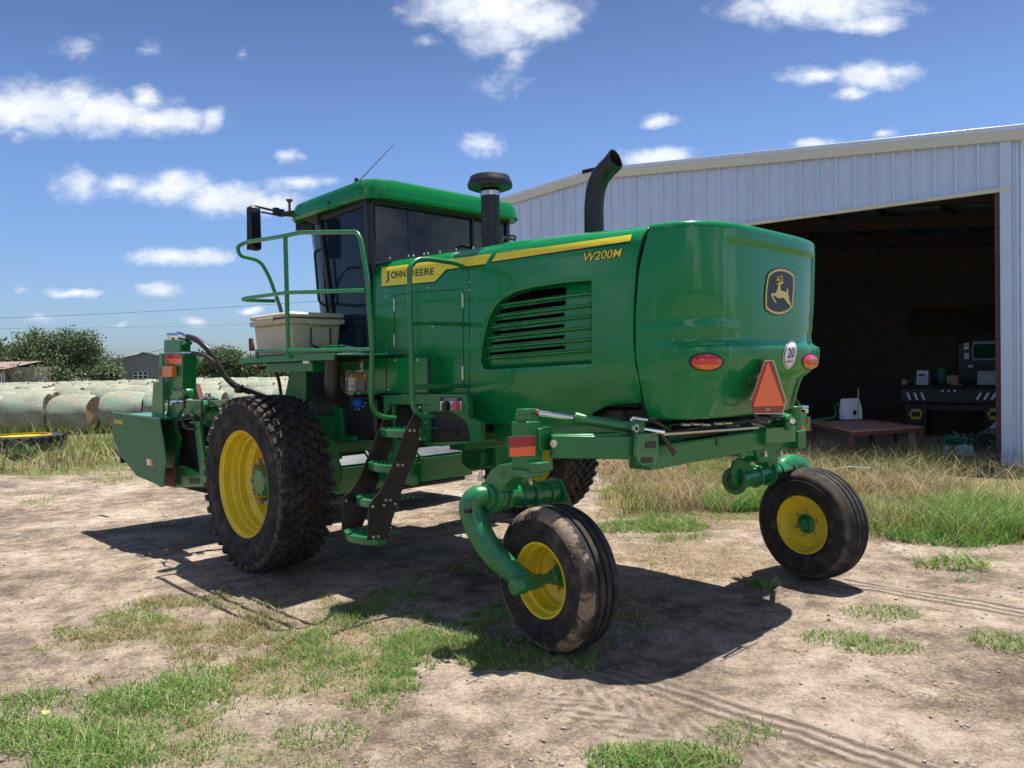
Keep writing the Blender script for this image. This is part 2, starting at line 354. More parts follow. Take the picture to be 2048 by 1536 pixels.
def dryt(x, y):
    a, b = wob(x, y); m = np.zeros(x.shape)
    for p in DRYT: m = np.maximum(m, inpoly(a, b, p)*1.0)
    return m
FIELD = [gp([(-600,840),(-600,935),(0,952),(130,945),(240,928),(430,930),(640,905),(900,880),(1180,905),(1250,1030),(1470,1040),(1500,1000),(1740,1075),(1900,1075),(2300,1110)])+[(60, 9), (60, 200), (-200, 200), (-200, 60)],]
def field(x, y):
    a, b = x+(fbm(x*.8, y*.8)-.5)*1.6, y+(fbm(x*.8+7, y*.8)-.5)*1.2
    return inpoly(a, b, FIELD[0])*1.0

# ------------------------------------------------------------------ ground: one sheet out to the horizon
def gheight(x, y):
    near = np.exp(-((x)**2+(y-4)**2)/700)
    h = (fbm(x*.35, y*.35, 3)-.5)*.05 + (fbm(x*2.2, y*2.2, 4)-.5)*.028*near + (fbm(x*9, y*9, 3)-.5)*.016*near
    return h-.002
def ground_material():
    m, nt, N, L, b = nodes('ground_soil')
    at = N.new('ShaderNodeAttribute'); at.attribute_name = 'cover'; sc = N.new('ShaderNodeSeparateColor'); L.new(at.outputs['Color'], sc.inputs[0])
    big = texnoise(N, L, .9, 7, .65); mid = texnoise(N, L, 5, 8, .7, dist=.3, stretch=(1, 1.0, 1)); fine = texnoise(N, L, 42, 9, .8); grit = texnoise(N, L, 190, 4, .7)
    def m_(op, a, c, e=None):
        n = N.new('ShaderNodeMath'); n.operation = op
        for i, v in enumerate((a, c, e)):
            if v is None: continue
            if isinstance(v, (int, float)): n.inputs[i].default_value = v
            else: L.new(v, n.inputs[i])
        return n.outputs[0]
    def mix(f, a, c):
        n = N.new('ShaderNodeMix'); n.data_type = 'RGBA'
        if isinstance(f, (int, float)): n.inputs[0].default_value = f
        else: L.new(f, n.inputs[0])
        for i, v in ((6, a), (7, c)):
            if isinstance(v, tuple): n.inputs[i].default_value = (*v, 1)
            else: L.new(v, n.inputs[i])
        return n.outputs[2]
    comb = m_('ADD', m_('MULTIPLY', big.outputs['Fac'], .36), m_('ADD', m_('MULTIPLY', mid.outputs['Fac'], .32), m_('MULTIPLY', fine.outputs['Fac'], .32)))
    soil = ramp(N, L, comb, [(.40, (.09, .068, .050)), (.455, (.165, .130, .100)), (.50, (.275, .218, .166)), (.57, (.44, .365, .292))])
    spk = ramp(N, L, grit.outputs['Fac'], [(.36, (.45, .45, .45)), (.5, (1, 1, 1)), (.66, (1.25, 1.22, 1.18))])
    mul = N.new('ShaderNodeMix'); mul.data_type = 'RGBA'; mul.blend_type = 'MULTIPLY'; mul.inputs[0].default_value = .8; L.new(soil.outputs[0], mul.inputs[6]); L.new(spk.outputs[0], mul.inputs[7])
    soilc = mul.outputs[2]
    lit = texnoise(N, L, 2.3, 9, .78, dist=.6, stretch=(1, 1.7, 1)); lr = ramp(N, L, lit.outputs['Fac'], [(.555, (0, 0, 0)), (.60, (1, 1, 1))])
    lf = ramp(N, L, fine.outputs['Fac'], [(.42, (1, 1, 1)), (.55, (0, 0, 0))])
    soilc = mix(m_('MULTIPLY', m_('MULTIPLY', lr.outputs[0], lf.outputs[0]), .8), soilc, (.10, .065, .045))
    th = ramp(N, L, fine.outputs['Fac'], [(.35, (.09, .10, .04)), (.52, (.20, .19, .095)), (.68, (.38, .32, .19))])
    straw = ramp(N, L, fine.outputs['Fac'], [(.35, (.16, .11, .06)), (.55, (.36, .27, .16)), (.7, (.5, .40, .26))])
    c = mix(m_('MULTIPLY', sc.outputs[1], .4), soilc, straw.outputs[0])
    c = mix(m_('MULTIPLY', sc.outputs[0], .6), c, th.outputs[0])
    fld = ramp(N, L, big.outputs['Fac'], [(.35, (.07, .085, .03)), (.5, (.13, .13, .05)), (.65, (.25, .2, .1))])
    c = mix(sc.outputs[2], c, fld.outputs[0])
    # wheel tracks pressed in the soil, bump ridges along each line
    tc = N.new('ShaderNodeTexCoord'); hgt = m_('ADD', m_('MULTIPLY', mid.outputs['Fac'], .9), m_('ADD', m_('MULTIPLY', fine.outputs['Fac'], .55), m_('MULTIPLY', grit.outputs['Fac'], .16)))
    for (A, B, hw, per, chev) in TRACKS:
        A = Vector((A[0], A[1], 0)); B = Vector((B[0], B[1], 0)); d = (B-A).normalized(); n = Vector((-d.y, d.x, 0))
        s1 = N.new('ShaderNodeVectorMath'); s1.operation = 'SUBTRACT'; L.new(tc.outputs['Object'], s1.inputs[0]); s1.inputs[1].default_value = A
        dn = N.new('ShaderNodeVectorMath'); dn.operation = 'DOT_PRODUCT'; L.new(s1.outputs[0], dn.inputs[0]); dn.inputs[1].default_value = n
        dl = N.new('ShaderNodeVectorMath'); dl.operation = 'DOT_PRODUCT'; L.new(s1.outputs[0], dl.inputs[0]); dl.inputs[1].default_value = d
        t = m_('ADD', dn.outputs['Value'], m_('MULTIPLY', m_('SUBTRACT', mid.outputs['Fac'], .5), .05))
        inside = m_('MULTIPLY', m_('LESS_THAN', m_('ABSOLUTE', t, None), hw), m_('GREATER_THAN', dl.outputs['Value'], 0.0))
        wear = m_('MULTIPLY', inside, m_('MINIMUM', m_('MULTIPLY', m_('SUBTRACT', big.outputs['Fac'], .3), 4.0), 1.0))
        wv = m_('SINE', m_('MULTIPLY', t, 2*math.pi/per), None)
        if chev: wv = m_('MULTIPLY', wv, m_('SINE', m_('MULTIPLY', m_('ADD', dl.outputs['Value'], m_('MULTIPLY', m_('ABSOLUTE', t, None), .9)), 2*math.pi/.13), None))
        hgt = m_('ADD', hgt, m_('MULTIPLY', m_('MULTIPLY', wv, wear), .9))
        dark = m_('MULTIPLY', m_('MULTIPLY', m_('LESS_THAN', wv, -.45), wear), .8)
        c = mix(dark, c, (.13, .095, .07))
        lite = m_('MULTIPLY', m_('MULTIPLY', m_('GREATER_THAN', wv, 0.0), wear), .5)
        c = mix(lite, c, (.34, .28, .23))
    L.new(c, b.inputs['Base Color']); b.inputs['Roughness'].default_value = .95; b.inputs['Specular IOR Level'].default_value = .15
    bp = N.new('ShaderNodeBump'); bp.inputs['Strength'].default_value = .9; bp.inputs['Distance'].default_value = .028
    L.new(hgt, bp.inputs['Height']); L.new(bp.outputs[0], b.inputs['Normal'])
    return m
def lineg(a, b): return (gnd(*a)[:2], gnd(*b)[:2])
TRACKS = [(*lineg((1215, 1338), (1800, 1536)), .13, .085, 0), (*lineg((1680, 1158), (2048, 1222)), .16, .10, 0), (*lineg((1130, 1385), (1560, 1560)), .20, .16, 1)]
def build_ground():
    n = 760; u = np.linspace(-1, 1, n); k = 6.6; s = 1.0
    gx = s*np.sinh(k*u); gy = 3.2+s*np.sinh(k*(u*.55+.45)) if False else 3.2+s*np.sinh(np.linspace(-4.2, 6.9, n))
    X, Y = np.meshgrid(gx, gy, indexing='ij'); x = X.ravel(); y = Y.ravel(); z = gheight(x, y)
    z = np.where(np.hypot(x, y) > 120, 0, z)
    me = bpy.data.meshes.new('ground'); nv = n*n; me.vertices.add(nv)
    me.vertices.foreach_set('co', np.stack([x, y, z], 1).ravel().astype(np.float32))
    i, j = np.meshgrid(np.arange(n-1), np.arange(n-1), indexing='ij'); a = (i*n+j).ravel()
    q = np.stack([a, a+n, a+n+1, a+1], 1).ravel()
    me.loops.add(len(q)); me.loops.foreach_set('vertex_index', q.astype(np.int32)); me.polygons.add(len(q)//4)
    me.polygons.foreach_set('loop_start', np.arange(0, len(q), 4, dtype=np.int32)); me.update(); me.validate()
    me.polygons.foreach_set('use_smooth', np.ones(len(q)//4, bool))
    at = me.color_attributes.new('cover', 'FLOAT_COLOR', 'POINT'); col = np.zeros((nv, 4), np.float32)
    f = field(x, y); col[:, 0] = turf(x, y)*(1-f); col[:, 1] = np.maximum(dryt(x, y)*(1-f), .0); col[:, 2] = f; col[:, 3] = 1
    far = np.hypot(x, y) > 60; col[far, 2] = 1
    at.data.foreach_set('color', col.ravel())
    me.materials.append(ground_material()); o = bpy.data.objects.new('ground', me); C.objects.link(o); o['kind'] = 'structure'
    return o
build_ground()

# ------------------------------------------------------------------ grass blades
def grass_mat(name, trans=.35):
    m, nt, N, L, b = nodes(name)
    at = N.new('ShaderNodeAttribute'); at.attribute_name = 'tint'
    L.new(at.outputs['Color'], b.inputs['Base Color']); b.inputs['Roughness'].default_value = .55; b.inputs['Specular IOR Level'].default_value = .3
    t = N.new('ShaderNodeBsdfTranslucent'); L.new(at.outputs['Color'], t.inputs[0])
    mx = N.new('ShaderNodeMixShader'); mx.inputs[0].default_value = trans; L.new(b.outputs[0], mx.inputs[1]); L.new(t.outputs[0], mx.inputs[2])
    L.new(mx.outputs[0], N['Material Output'].inputs[0]); return m
MG = grass_mat('grass_blades')
def blades(name, x, y, h, w, lean, cols, seg=2, z=None, kind='stuff', parent=None, twist=None, bend=1.0, droop=0.0):
    """one mesh of tapering bent blades"""
    n = len(x); z = gheight(x, y)-.004 if z is None else z
    yaw = rng.rand(n)*2*np.pi if twist is None else twist; ld = rng.rand(n)*2*np.pi
    dx, dy = np.cos(yaw), np.sin(yaw); lx, ly = np.cos(ld)*lean, np.sin(ld)*lean
    V = []; rings = seg+1
    for k in range(rings):
        t = k/seg; ww = w*(1-t)**.8*.5+(1e-4); off = (t**(1+bend))*h
        hz = h*(t-droop*t*t*np.minimum(1, lean))
        cx, cy, cz = x+lx*off, y+ly*off, z+hz
        V.append(np.stack([cx-dx*ww, cy-dy*ww, cz], 1)); V.append(np.stack([cx+dx*ww, cy+dy*ww, cz], 1))
    V = np.stack(V, 1); per = rings*2; co = V.reshape(-1, 3)
    base = (np.arange(n)*per)[:, None]
    q = np.concatenate([base+np.array([2*k, 2*k+1, 2*k+3, 2*k+2])[None] for k in range(seg)], 1).ravel()
    me = bpy.data.meshes.new(name); me.vertices.add(len(co)); me.vertices.foreach_set('co', co.ravel().astype(np.float32))
    me.loops.add(len(q)); me.loops.foreach_set('vertex_index', q.astype(np.int32)); me.polygons.add(len(q)//4)
    me.polygons.foreach_set('loop_start', np.arange(0, len(q), 4, dtype=np.int32)); me.update()
    at = me.color_attributes.new('tint', 'FLOAT_COLOR', 'POINT'); c = np.repeat(np.concatenate([cols, np.ones((n, 1))], 1), per, 0).astype(np.float32)
    at.data.foreach_set('color', c.ravel()); me.materials.append(MG)
    o = bpy.data.objects.new(name, me); C.objects.link(o)
    if kind: o['kind'] = kind
    if parent: o.parent = parent
    return o
def pick(n, cols, wts, var=.25):
    cols = np.array(cols); i = rng.choice(len(cols), n, p=np.array(wts)/sum(wts)); c = cols[i]
    return np.clip(c*(1+(rng.rand(n, 1)-.5)*2*var), 0, 1)
GREEN = [(.15, .29, .06), (.23, .37, .09), (.10, .21, .04), (.36, .37, .15), (.48, .42, .25)]
def scatter(poly, n):
    p = np.array([[q[0], q[1]] for q in poly]); lo, hi = p.min(0), p.max(0)
    x = lo[0]+rng.rand(n)*(hi[0]-lo[0]); y = lo[1]+rng.rand(n)*(hi[1]-lo[1]); return x, y
def build_turf():
    X = []; Y = []
    for p, dens in ((gp([(-150,1600),(-150,1150),(900,1120),(1000,1600)]), 20000), (gp([(780,1400),(820,1180),(1330,1180),(1330,1400)]), 16000),
                    (gp([(1150,1110),(1150,1020),(1430,1020),(1430,1110)]), 7000), (gp([(1130,1600),(1200,1470),(1500,1470),(1540,1600)]), 22000),
                    (gp([(-150,1030),(-150,900),(400,900),(400,1030)]), 900)):
        q = np.array([[a[0], a[1]] for a in p]); ar = np.prod(q.max(0)-q.min(0)); n = min(260000, int(ar*dens))
        x, y = scatter(p, n); d = turf(x, y)*np.clip((fbm(x*7, y*7, 3)-.3)*3.2, .12, 1); k = rng.rand(n) < d; X.append(x[k]); Y.append(y[k])
    x = np.concatenate(X); y = np.concatenate(Y); n = len(x)
    d = np.hypot(x, y); cl = np.clip((fbm(x*1.7+20, y*1.7, 3)-.42)*6, 0, 1)
    h = (.014+.018*rng.rand(n)+.034*cl*rng.rand(n))*np.where(d > 7, 1.7, 1)
    w = .0035+.002*rng.rand(n)+d*.0004
    cols = pick(n, GREEN, (4, 3, 2, 1.6, 2.2)); dryf = np.clip((fbm(x*1.1+80, y*1.1+3, 3)-.5)*4, 0, .75)
    straw = pick(n, [(.42, .33, .18), (.33, .24, .12), (.52, .44, .27)], (2, 1, 1)); k = rng.rand(n) < dryf; cols[k] = straw[k]
    blades('short_grass', x, y, h, w, .3+1.3*rng.rand(n), cols)
    # short dead straw lying flat
    X = []; Y = []
    for p in DRYT:
        q = np.array([[a[0], a[1]] for a in p]); ar = np.prod(q.max(0)-q.min(0)); n = min(50000, int(ar*4500)); x, y = scatter(p, n)
        k = (inpoly(*wob(x, y), p)) & (rng.rand(n) < np.clip((fbm(x*3, y*3, 3)-.3)*3, .1, 1)); X.append(x[k]); Y.append(y[k])
    q = gp([(-100,1600),(-100,1000),(2200,1000),(2200,1600)]); x, y = scatter(q, 90000); k = rng.rand(90000) < np.clip((fbm(x*1.5, y*1.5, 3)-.42)*2.5, .04, 1); X.append(x[k]); Y.append(y[k])
    x = np.concatenate(X); y = np.concatenate(Y); n = len(x); h = .008+.02*rng.rand(n)
    blades('dead_straw', x, y, h, .003+np.hypot(x, y)*.0004, 1.5+3*rng.rand(n), pick(n, [(.42, .33, .2), (.3, .21, .12), (.55, .46, .3), (.16, .11, .07)], (3, 2, 1, 1.2)))
build_turf()
def build_clods():
    n = 20000; q = gp([(-100, 1600), (-100, 960), (2200, 1000), (2200, 1600)]); x, y = scatter(q, n); k = rng.rand(n) < np.clip((fbm(x*1.3+4, y*1.3, 3)-.38)*5, .08, 1); x = x[k]; y = y[k]; n = len(x)
    s = .003+.012*rng.rand(n)**5; oc = np.array([(1, 0, 0), (-1, 0, 0), (0, 1, 0), (0, -1, 0), (0, 0, .7), (.1, .1, -.5)]); tri = np.array([(0, 2, 4), (2, 1, 4), (1, 3, 4), (3, 0, 4), (2, 0, 5), (1, 2, 5), (3, 1, 5), (0, 3, 5)])
    a = rng.rand(n)*6.28; V = oc[None]*(s[:, None, None])*(1+.6*(rng.rand(n, 6, 1)-.5)); R2 = np.stack([np.stack([np.cos(a), -np.sin(a)], 1), np.stack([np.sin(a), np.cos(a)], 1)], 1)
    V[:, :, :2] = np.einsum('nij,nkj->nki', R2, V[:, :, :2]); V = V+np.stack([x, y, gheight(x, y)+s*.3], 1)[:, None, :]; co = V.reshape(-1, 3); f = (np.arange(n)[:, None, None]*6+tri[None]).ravel()
    me = bpy.data.meshes.new('soil_clods'); me.vertices.add(len(co)); me.vertices.foreach_set('co', co.ravel().astype(np.float32)); me.loops.add(len(f)); me.loops.foreach_set('vertex_index', f.astype(np.int32)); me.polygons.add(len(f)//3); me.polygons.foreach_set('loop_start', np.arange(0, len(f), 3, dtype=np.int32)); me.update()
    me.materials.append(mat('soil_clod', (.34, .27, .215), .95, var=.45, vscale=25)); o = bpy.data.objects.new('soil_clods', me); C.objects.link(o); o['kind'] = 'stuff'
build_clods()
def build_long_clumps():
    spots = [(330,1385,.30,900,.11),(250,1400,.22,500,.10),(400,1345,.2,420,.08),(120,1470,.26,800,.12),(200,1500,.24,700,.13),(60,1400,.2,450,.09),(20,1450,.2,400,.1),(170,1540,.25,600,.12),
             (330,1440,.15,250,.07),(640,1470,.2,350,.06),(1290,1540,.2,700,.09),(1370,1530,.2,700,.09),(1230,1520,.12,240,.07),(1260,1055,.35,900,.12),(1350,1055,.3,800,.12)]
    X = []; Y = []; H = []
    for (px, py, r, n, h) in spots:
        g = gnd(px, py); a = rng.rand(n)*6.283; q = r*np.sqrt(rng.rand(n)); X.append(g.x+q*np.cos(a)*1.2); Y.append(g.y+q*np.sin(a)*.8); H.append(h*(.5+.7*rng.rand(n))*(1-.4*q/r))
    x, y, h = (np.concatenate(q) for q in (X, Y, H)); n = len(x)
    blades('long_grass', x, y, h, .0045+np.hypot(x, y)*.0005, .2+1.2*rng.rand(n), pick(n, GREEN, (4, 4, 2, 1, .5)), seg=4, bend=.8, droop=.35)
build_long_clumps()
TAN = [(.42, .31, .17), (.28, .19, .10), (.60, .49, .31), (.15, .10, .055)]
def build_tall():
    # dry grass with drooping seed heads along the front of the shed
    poly = gp([(1180,925),(1290,905),(1700,905),(2100,930),(2300,940),(2400,1110),(1900,1078),(1740,1078),(1500,1005),(1440,1035),(1240,1020),(1190,990)])
    n = 62000; x, y = scatter(poly, n); a, b = x+(fbm(x*1.5, y*1.5)-.5)*.8, y+(fbm(x*1.5+9, y*1.5)-.5)*.8
    k = inpoly(a, b, poly) & (rng.rand(n) < np.clip((fbm(x*1.6, y*1.6, 3)-.40)*5, .05, 1)); x = x[k]; y = y[k]; n = len(x)
    patch = fbm(x*.7+5, y*.7, 3); h = (.16+.34*rng.rand(n)**1.3)*(.65+.8*np.clip(patch, .2, .8)); g = rng.rand(n) < np.clip((fbm(x*.9+31, y*.9+8, 3)-.47)*7+.2, .05, .92)
    c = pick(n, TAN, (3, 2, 2, 1)); gc = pick(n, [(.15, .22, .045), (.24, .27, .08), (.09, .15, .03)], (2, 2, 1)); c[g] = gc[g]
    blades('dry_tall_grass', x, y, h, .005+.004*rng.rand(n), .25+1.1*rng.rand(n), c, seg=4, bend=.7, droop=.4)
    m2 = 3200; x, y = scatter(poly, m2); k = inpoly(x, y, poly); x = x[k]; y = y[k]; n = len(x)
    blades('seed_stalks', x, y, .38+.22*rng.rand(n), .005+.003*rng.rand(n), .5+.6*rng.rand(n), pick(n, [(.46, .35, .2), (.56, .45, .28)], (1, 1)), seg=7, bend=1.6, droop=.42)
    # bright green weeds at the right and by the far caster wheel
    X = []; Y = []; H = []
    for (px, py, r, m, hh) in ((1990,1058,.6,2600,.26),(1900,1075,.5,1100,.15),(2070,1050,.8,3000,.3),(1960,1020,.5,1200,.26),(1500,1012,.42,1500,.3),(1470,1020,.3,700,.2),(1540,1000,.35,900,.3),(1400,960,.5,500,.2)):
        g = gnd(px, py); a = rng.rand(m)*6.283; q = r*np.sqrt(rng.rand(m)); X.append(g.x+q*np.cos(a)*1.2); Y.append(g.y+q*np.sin(a)*.7); H.append(hh*(.4+.8*rng.rand(m)))
    x, y, h = (np.concatenate(q) for q in (X, Y, H)); n = len(x)
    blades('green_weeds', x, y, h, .008+.006*rng.rand(n), .3+1.0*rng.rand(n), pick(n, [(.15, .32, .055), (.23, .38, .09), (.10, .22, .045), (.34, .38, .15)], (3, 2, 2, .6)), seg=3, bend=.8, droop=.3)
    # weeds in front of the hay bales
    poly = gp([(-400,835),(500,836),(430,880),(430,925),(240,930),(130,945),(0,950),(-400,945)])
    n = 60000; x, y = scatter(poly, n); k = inpoly(x, y, poly) & (rng.rand(n) < np.clip((fbm(x*.6, y*.6, 3)-.25)*3, .15, 1)); x = x[k]; y = y[k]; n = len(x)
    tg = gnd(38, 902); kk = (np.hypot(x-tg.x, y-tg.y) > 1.0) & ~((np.abs(x-tg.x) < 1.5) & (y > tg.y-1.6) & (y < tg.y) & (rng.rand(len(x)) < .85)); x = x[kk]; y = y[kk]; n = len(x)
    pp = fbm(x*.45+3, y*.45+12, 3); far = np.clip((y-12)/8, 0, 1); g = rng.rand(n) < np.clip((pp-.5)*5+.15+far*.7, .1, .95)
    h = (.2+.5*rng.rand(n))*(.6+.6*pp); c = pick(n, TAN, (3, 2, 2, 1)); gc = pick(n, [(.13, .2, .035), (.2, .27, .06), (.08, .13, .03)], (2, 2, 1)); c[g] = gc[g]
    blades('field_weeds', x, y, h, .012+.012*rng.rand(n), .25+1.0*rng.rand(n), c, seg=3, bend=.8, droop=.3)
build_tall()
def grass_tuft(px, py, r, n, h, label, cols, w=.006, lean=1.2):
    g = gnd(px, py); a = rng.rand(n)*6.283; q = r*np.sqrt(rng.rand(n)); x = g.x+q*np.cos(a); y = g.y+q*np.sin(a)*.7
    o = blades('grass_tuft', x, y, h*(.4+.7*rng.rand(n)), w*(.7+.6*rng.rand(n)), lean*(.3+rng.rand(n)), pick(n, cols, (2, 2, 1)), seg=4, kind=None, bend=.6, droop=.3)
    tag(o, label, 'grass tuft', 'grass tufts on the bare soil')
G3 = [(.12, .25, .03), (.2, .33, .07), (.33, .35, .13)]
grass_tuft(1762, 1222, .26, 420, .06, 'wide low grass tuft on bare soil nearest behind the far caster wheel', G3)
grass_tuft(1668, 1276, .2, 260, .07, 'small grass tuft on bare soil, leftmost of the tufts right of the shadow', G3)
grass_tuft(1762, 1292, .24, 420, .06, 'dense grass tuft on bare soil below the wide low one', G3)
grass_tuft(2020, 1290, .24, 300, .09, 'yellowish grass tuft at the right edge of the bare soil', G3)
grass_tuft(1487, 1470, .17, 200, .06, 'thin grass tuft beside the wheel track in the foreground', G3)
grass_tuft(1905, 1128, .30, 160, .16, 'open weed with long pale blades on soil right of the far caster wheel', G3, .012, 1.4)
grass_tuft(1523, 1168, .12, 26, .12, 'broad leaved weed growing in the shadow left of the far caster wheel', [(.1, .26, .05), (.16, .34, .1), (.2, .4, .14)], .022, 1.6)
grass_tuft(42, 918, .3, 200, .42, 'bushy weed growing against the tyre lying in the grass', [(.06, .12, .035), (.10, .17, .06), (.14, .2, .09)], .03, .8)
grass_tuft(1925, 1160, .1, 22, .09, 'tiny sprout of leaves below the open pale weed', G3, .01, 1.4)

# ------------------------------------------------------------------ open-sided metal barn
BO = Vector((7.669, 11.963, 0)); BW = Vector((-.7826, .6225, 0)); BN = Vector((.6225, .7826, 0)); BRZ = math.atan2(BW.y, BW.x)
def BP(x, y, d=0.0):                                            # picture point on a plane d metres inside the barn front -> barn coordinates
    r = ray(x, y); t = ((BO-CAM).dot(BN)+d)/r.dot(BN); p = CAM+r*t-BO; return Vector((p.dot(BW), -p.dot(BN), p.z+0))
M['siding'] = mat('white_ribbed_siding', (.55, .65, .84), .38, .0, var=.05, vscale=1.2, dust=(.42, .40, .36), dfac=.18, spec=.5)
M['trim'] = mat('cream_trim', (.66, .62, .50), .45, var=.04)
M['roof'] = mat('galvanised_roof', (.72, .73, .76), .35, .3, var=.05)
M['redcol'] = mat('red_oxide_column', (.105, .035, .035), .6, var=.12, vscale=5, dust=(.2, .13, .1), dfac=.2)
M['purlin'] = mat('dark_purlin', (.05, .035, .035), .7)
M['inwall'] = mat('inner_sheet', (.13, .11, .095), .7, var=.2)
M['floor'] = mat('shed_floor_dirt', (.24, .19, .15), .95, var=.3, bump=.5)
def build_barn():
    t = thing('metal_barn', 'large pale ribbed metal barn with low gable and wide open dark bay', 'barn', BO, BRZ)
    ar = 7.45; x0 = BP(2043, 600).x; x1 = 2*ar-x0; ze = 5.12; zr = 5.80
    ztop = lambda x: zr-(zr-ze)*abs(x-ar)/(ar-x0)
    lint = BP(2010, 383).z; W = 8.6; depth = 14.0
    def ribbed(mb, xa, xb, zb, zt, y, flip=1, axis='x'):
        prof = []; p = .3048; k = math.floor(xa/p)*p
        while k < xb+p:
            for dx, h in ((0, 0), (.022, .032), (.052, .032), (.074, 0), (.125, 0), (.135, .007), (.15, .007), (.16, 0), (.21, 0), (.22, .007), (.235, .007), (.245, 0)):
                if xa < k+dx < xb: prof.append((k+dx, h))
            k += p
        prof = [(xa, 0)]+prof+[(xb, 0)]; vs = []
        for (x, h) in prof:
            for z in (zb, zt(x)): vs.append((x, y-h*0+(-h)*-flip*-1 if False else y-h*flip*-1*-1, z) if axis == 'x' else (y+h*flip, x, z))
        mb.add(vs, [(2*i, 2*i+2, 2*i+3, 2*i+1) for i in range(len(prof)-1)])
    # front face towards the camera is -y side -> local y positive is towards camera
    def front(name, xa, xb, zb):
        mb = MB(); prof = []; p = .3048; k = math.floor(xa/p)*p
        while k < xb+p:
            for dx, h in ((0, 0), (.018, .046), (.05, .046), (.07, 0), (.13, 0), (.138, .008), (.152, .008), (.16, 0), (.21, 0), (.218, .008), (.232, .008), (.24, 0)):
                if xa < k+dx < xb: prof.append((k+dx, h))
            k += p
        prof = [(xa, 0)]+prof+[(xb, 0)]; vs = []
        for (x, h) in prof: vs += [(x, h, zb), (x, h, ztop(x)-.02), (x, -.01, zb), (x, -.01, ztop(x)-.02)]
        n = len(prof)
        mb.add(vs, [(4*i, 4*i+4, 4*i+5, 4*i+1) for i in range(n-1)]+[(4*i+2, 4*i+3, 4*i+7, 4*i+6) for i in range(n-1)]+[(4*i, 4*i+2, 4*i+6, 4*i+4) for i in range(n-1)]+[(4*i+1, 4*i+5, 4*i+7, 4*i+3) for i in range(n-1)])
        return mb.build(name, M['siding'], t, angle=20)
    front('wall_panel', .06, W, lint+.05); front('wall_panel', W, x1, 0.0); front('wall_panel', x0, -.10, 0.0)
    MB().box2((-.10, .012, 0), (.055, .05, ztop(0)-.03)).build('jamb_trim', M['siding'], t, .004)
    # cream rake trim, two sloping boxes, and the roof sheet above
    for (xa, xb) in ((x0-.3, ar), (ar, x1+.3)):
        for nm, dz0, dz1, y0, y1, mt in (('rake_trim', -.125, .03, .02, .09, 'trim'), ('roof_edge', .032, .11, .0, .07, 'roof')):
            mb = MB(); za, zb_ = ztop(xa), ztop(xb)
            mb.add([(xa, y0, za+dz0), (xb, y0, zb_+dz0), (xb, y0, zb_+dz1), (xa, y0, za+dz1), (xa, y1, za+dz0), (xb, y1, zb_+dz0), (xb, y1, zb_+dz1), (xa, y1, za+dz1)],
                   [(0, 3, 2, 1), (4, 5, 6, 7), (0, 1, 5, 4), (1, 2, 6, 5), (2, 3, 7, 6), (3, 0, 4, 7)]); mb.build(nm, M[mt], t, .006)
        mb = MB(); mb.add([(xa, 0, za+.05), (xb, 0, zb_+.05), (xb, -depth, zb_+.05), (xa, -depth, za+.05), (xa, 0, za+.07), (xb, 0, zb_+.07), (xb, -depth, zb_+.07), (xa, -depth, za+.07)],
                          [(0, 1, 2, 3), (4, 7, 6, 5), (0, 4, 5, 1), (1, 5, 6, 2), (2, 6, 7, 3), (3, 7, 4, 0)]); mb.build('roof', M['roof'], t)
    MB().box2((ar-.2, .08, zr+.03), (ar+.25, -depth, zr+.125)).build('ridge_cap', M['dark'], t, .02)
    MB().box2((x0, 0, 0), (x0+.03, -depth, ze+.045)).build('side_wall', M['siding'], t)
    MB().box2((x1-.03, 0, 0), (x1, -depth, ze+.045)).build('side_wall', M['siding'], t)
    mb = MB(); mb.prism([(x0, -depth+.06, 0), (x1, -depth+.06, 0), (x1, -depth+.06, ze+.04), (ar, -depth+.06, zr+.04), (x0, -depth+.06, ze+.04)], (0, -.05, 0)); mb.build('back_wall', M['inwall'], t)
    MB().box2((.004, -.30, 0), (.13, .008, lint+.03)).build('door_jamb', M['redcol'], t, .006)
    MB().box2((-.1, .0, lint-.005), (W, .06, lint+.055)).build('lintel_trim', M['trim'], t, .004)
    MB().box2((-.08, -.02, lint+.06), (W, -.2, lint+.26)).build('header_beam', M['redcol'], t, .01)
    # frames and purlins under the roof
    mb = MB()
    for d in (3.5, 7.0, 10.5):
        for xa, xb in ((x0+.05, ar), (ar, x1-.05)): mb.bar((xa, -d, ztop(xa)-.3), (xb, -d, ztop(xb)-.3), .18, .34)
        mb.box2((x0+.05, -d-.1, 0), (x0+.3, -d+.1, ze-.2)); mb.box2((x1-.3, -d-.1, 0), (x1-.05, -d+.1, ze-.2))
    mb.build('roof_frame', M['purlin'], t, .01)
    mb = MB()
    for i in range(11):
        x = x0+.6+i*(x1-x0-1.2)/10; mb.box2((x-.03, -.25, ztop(x)-.15), (x+.03, -depth+.1, ztop(x)+.0))
    mb.build('purlins', M['purlin'], t)
    mb = MB(); mb.box2((x0+.1, -13.6, 2.5), (4.0, -13.4, 3.3)); mb.build('wall_girt', M['purlin'], t)
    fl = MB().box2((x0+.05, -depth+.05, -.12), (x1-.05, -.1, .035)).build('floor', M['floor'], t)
build_barn()

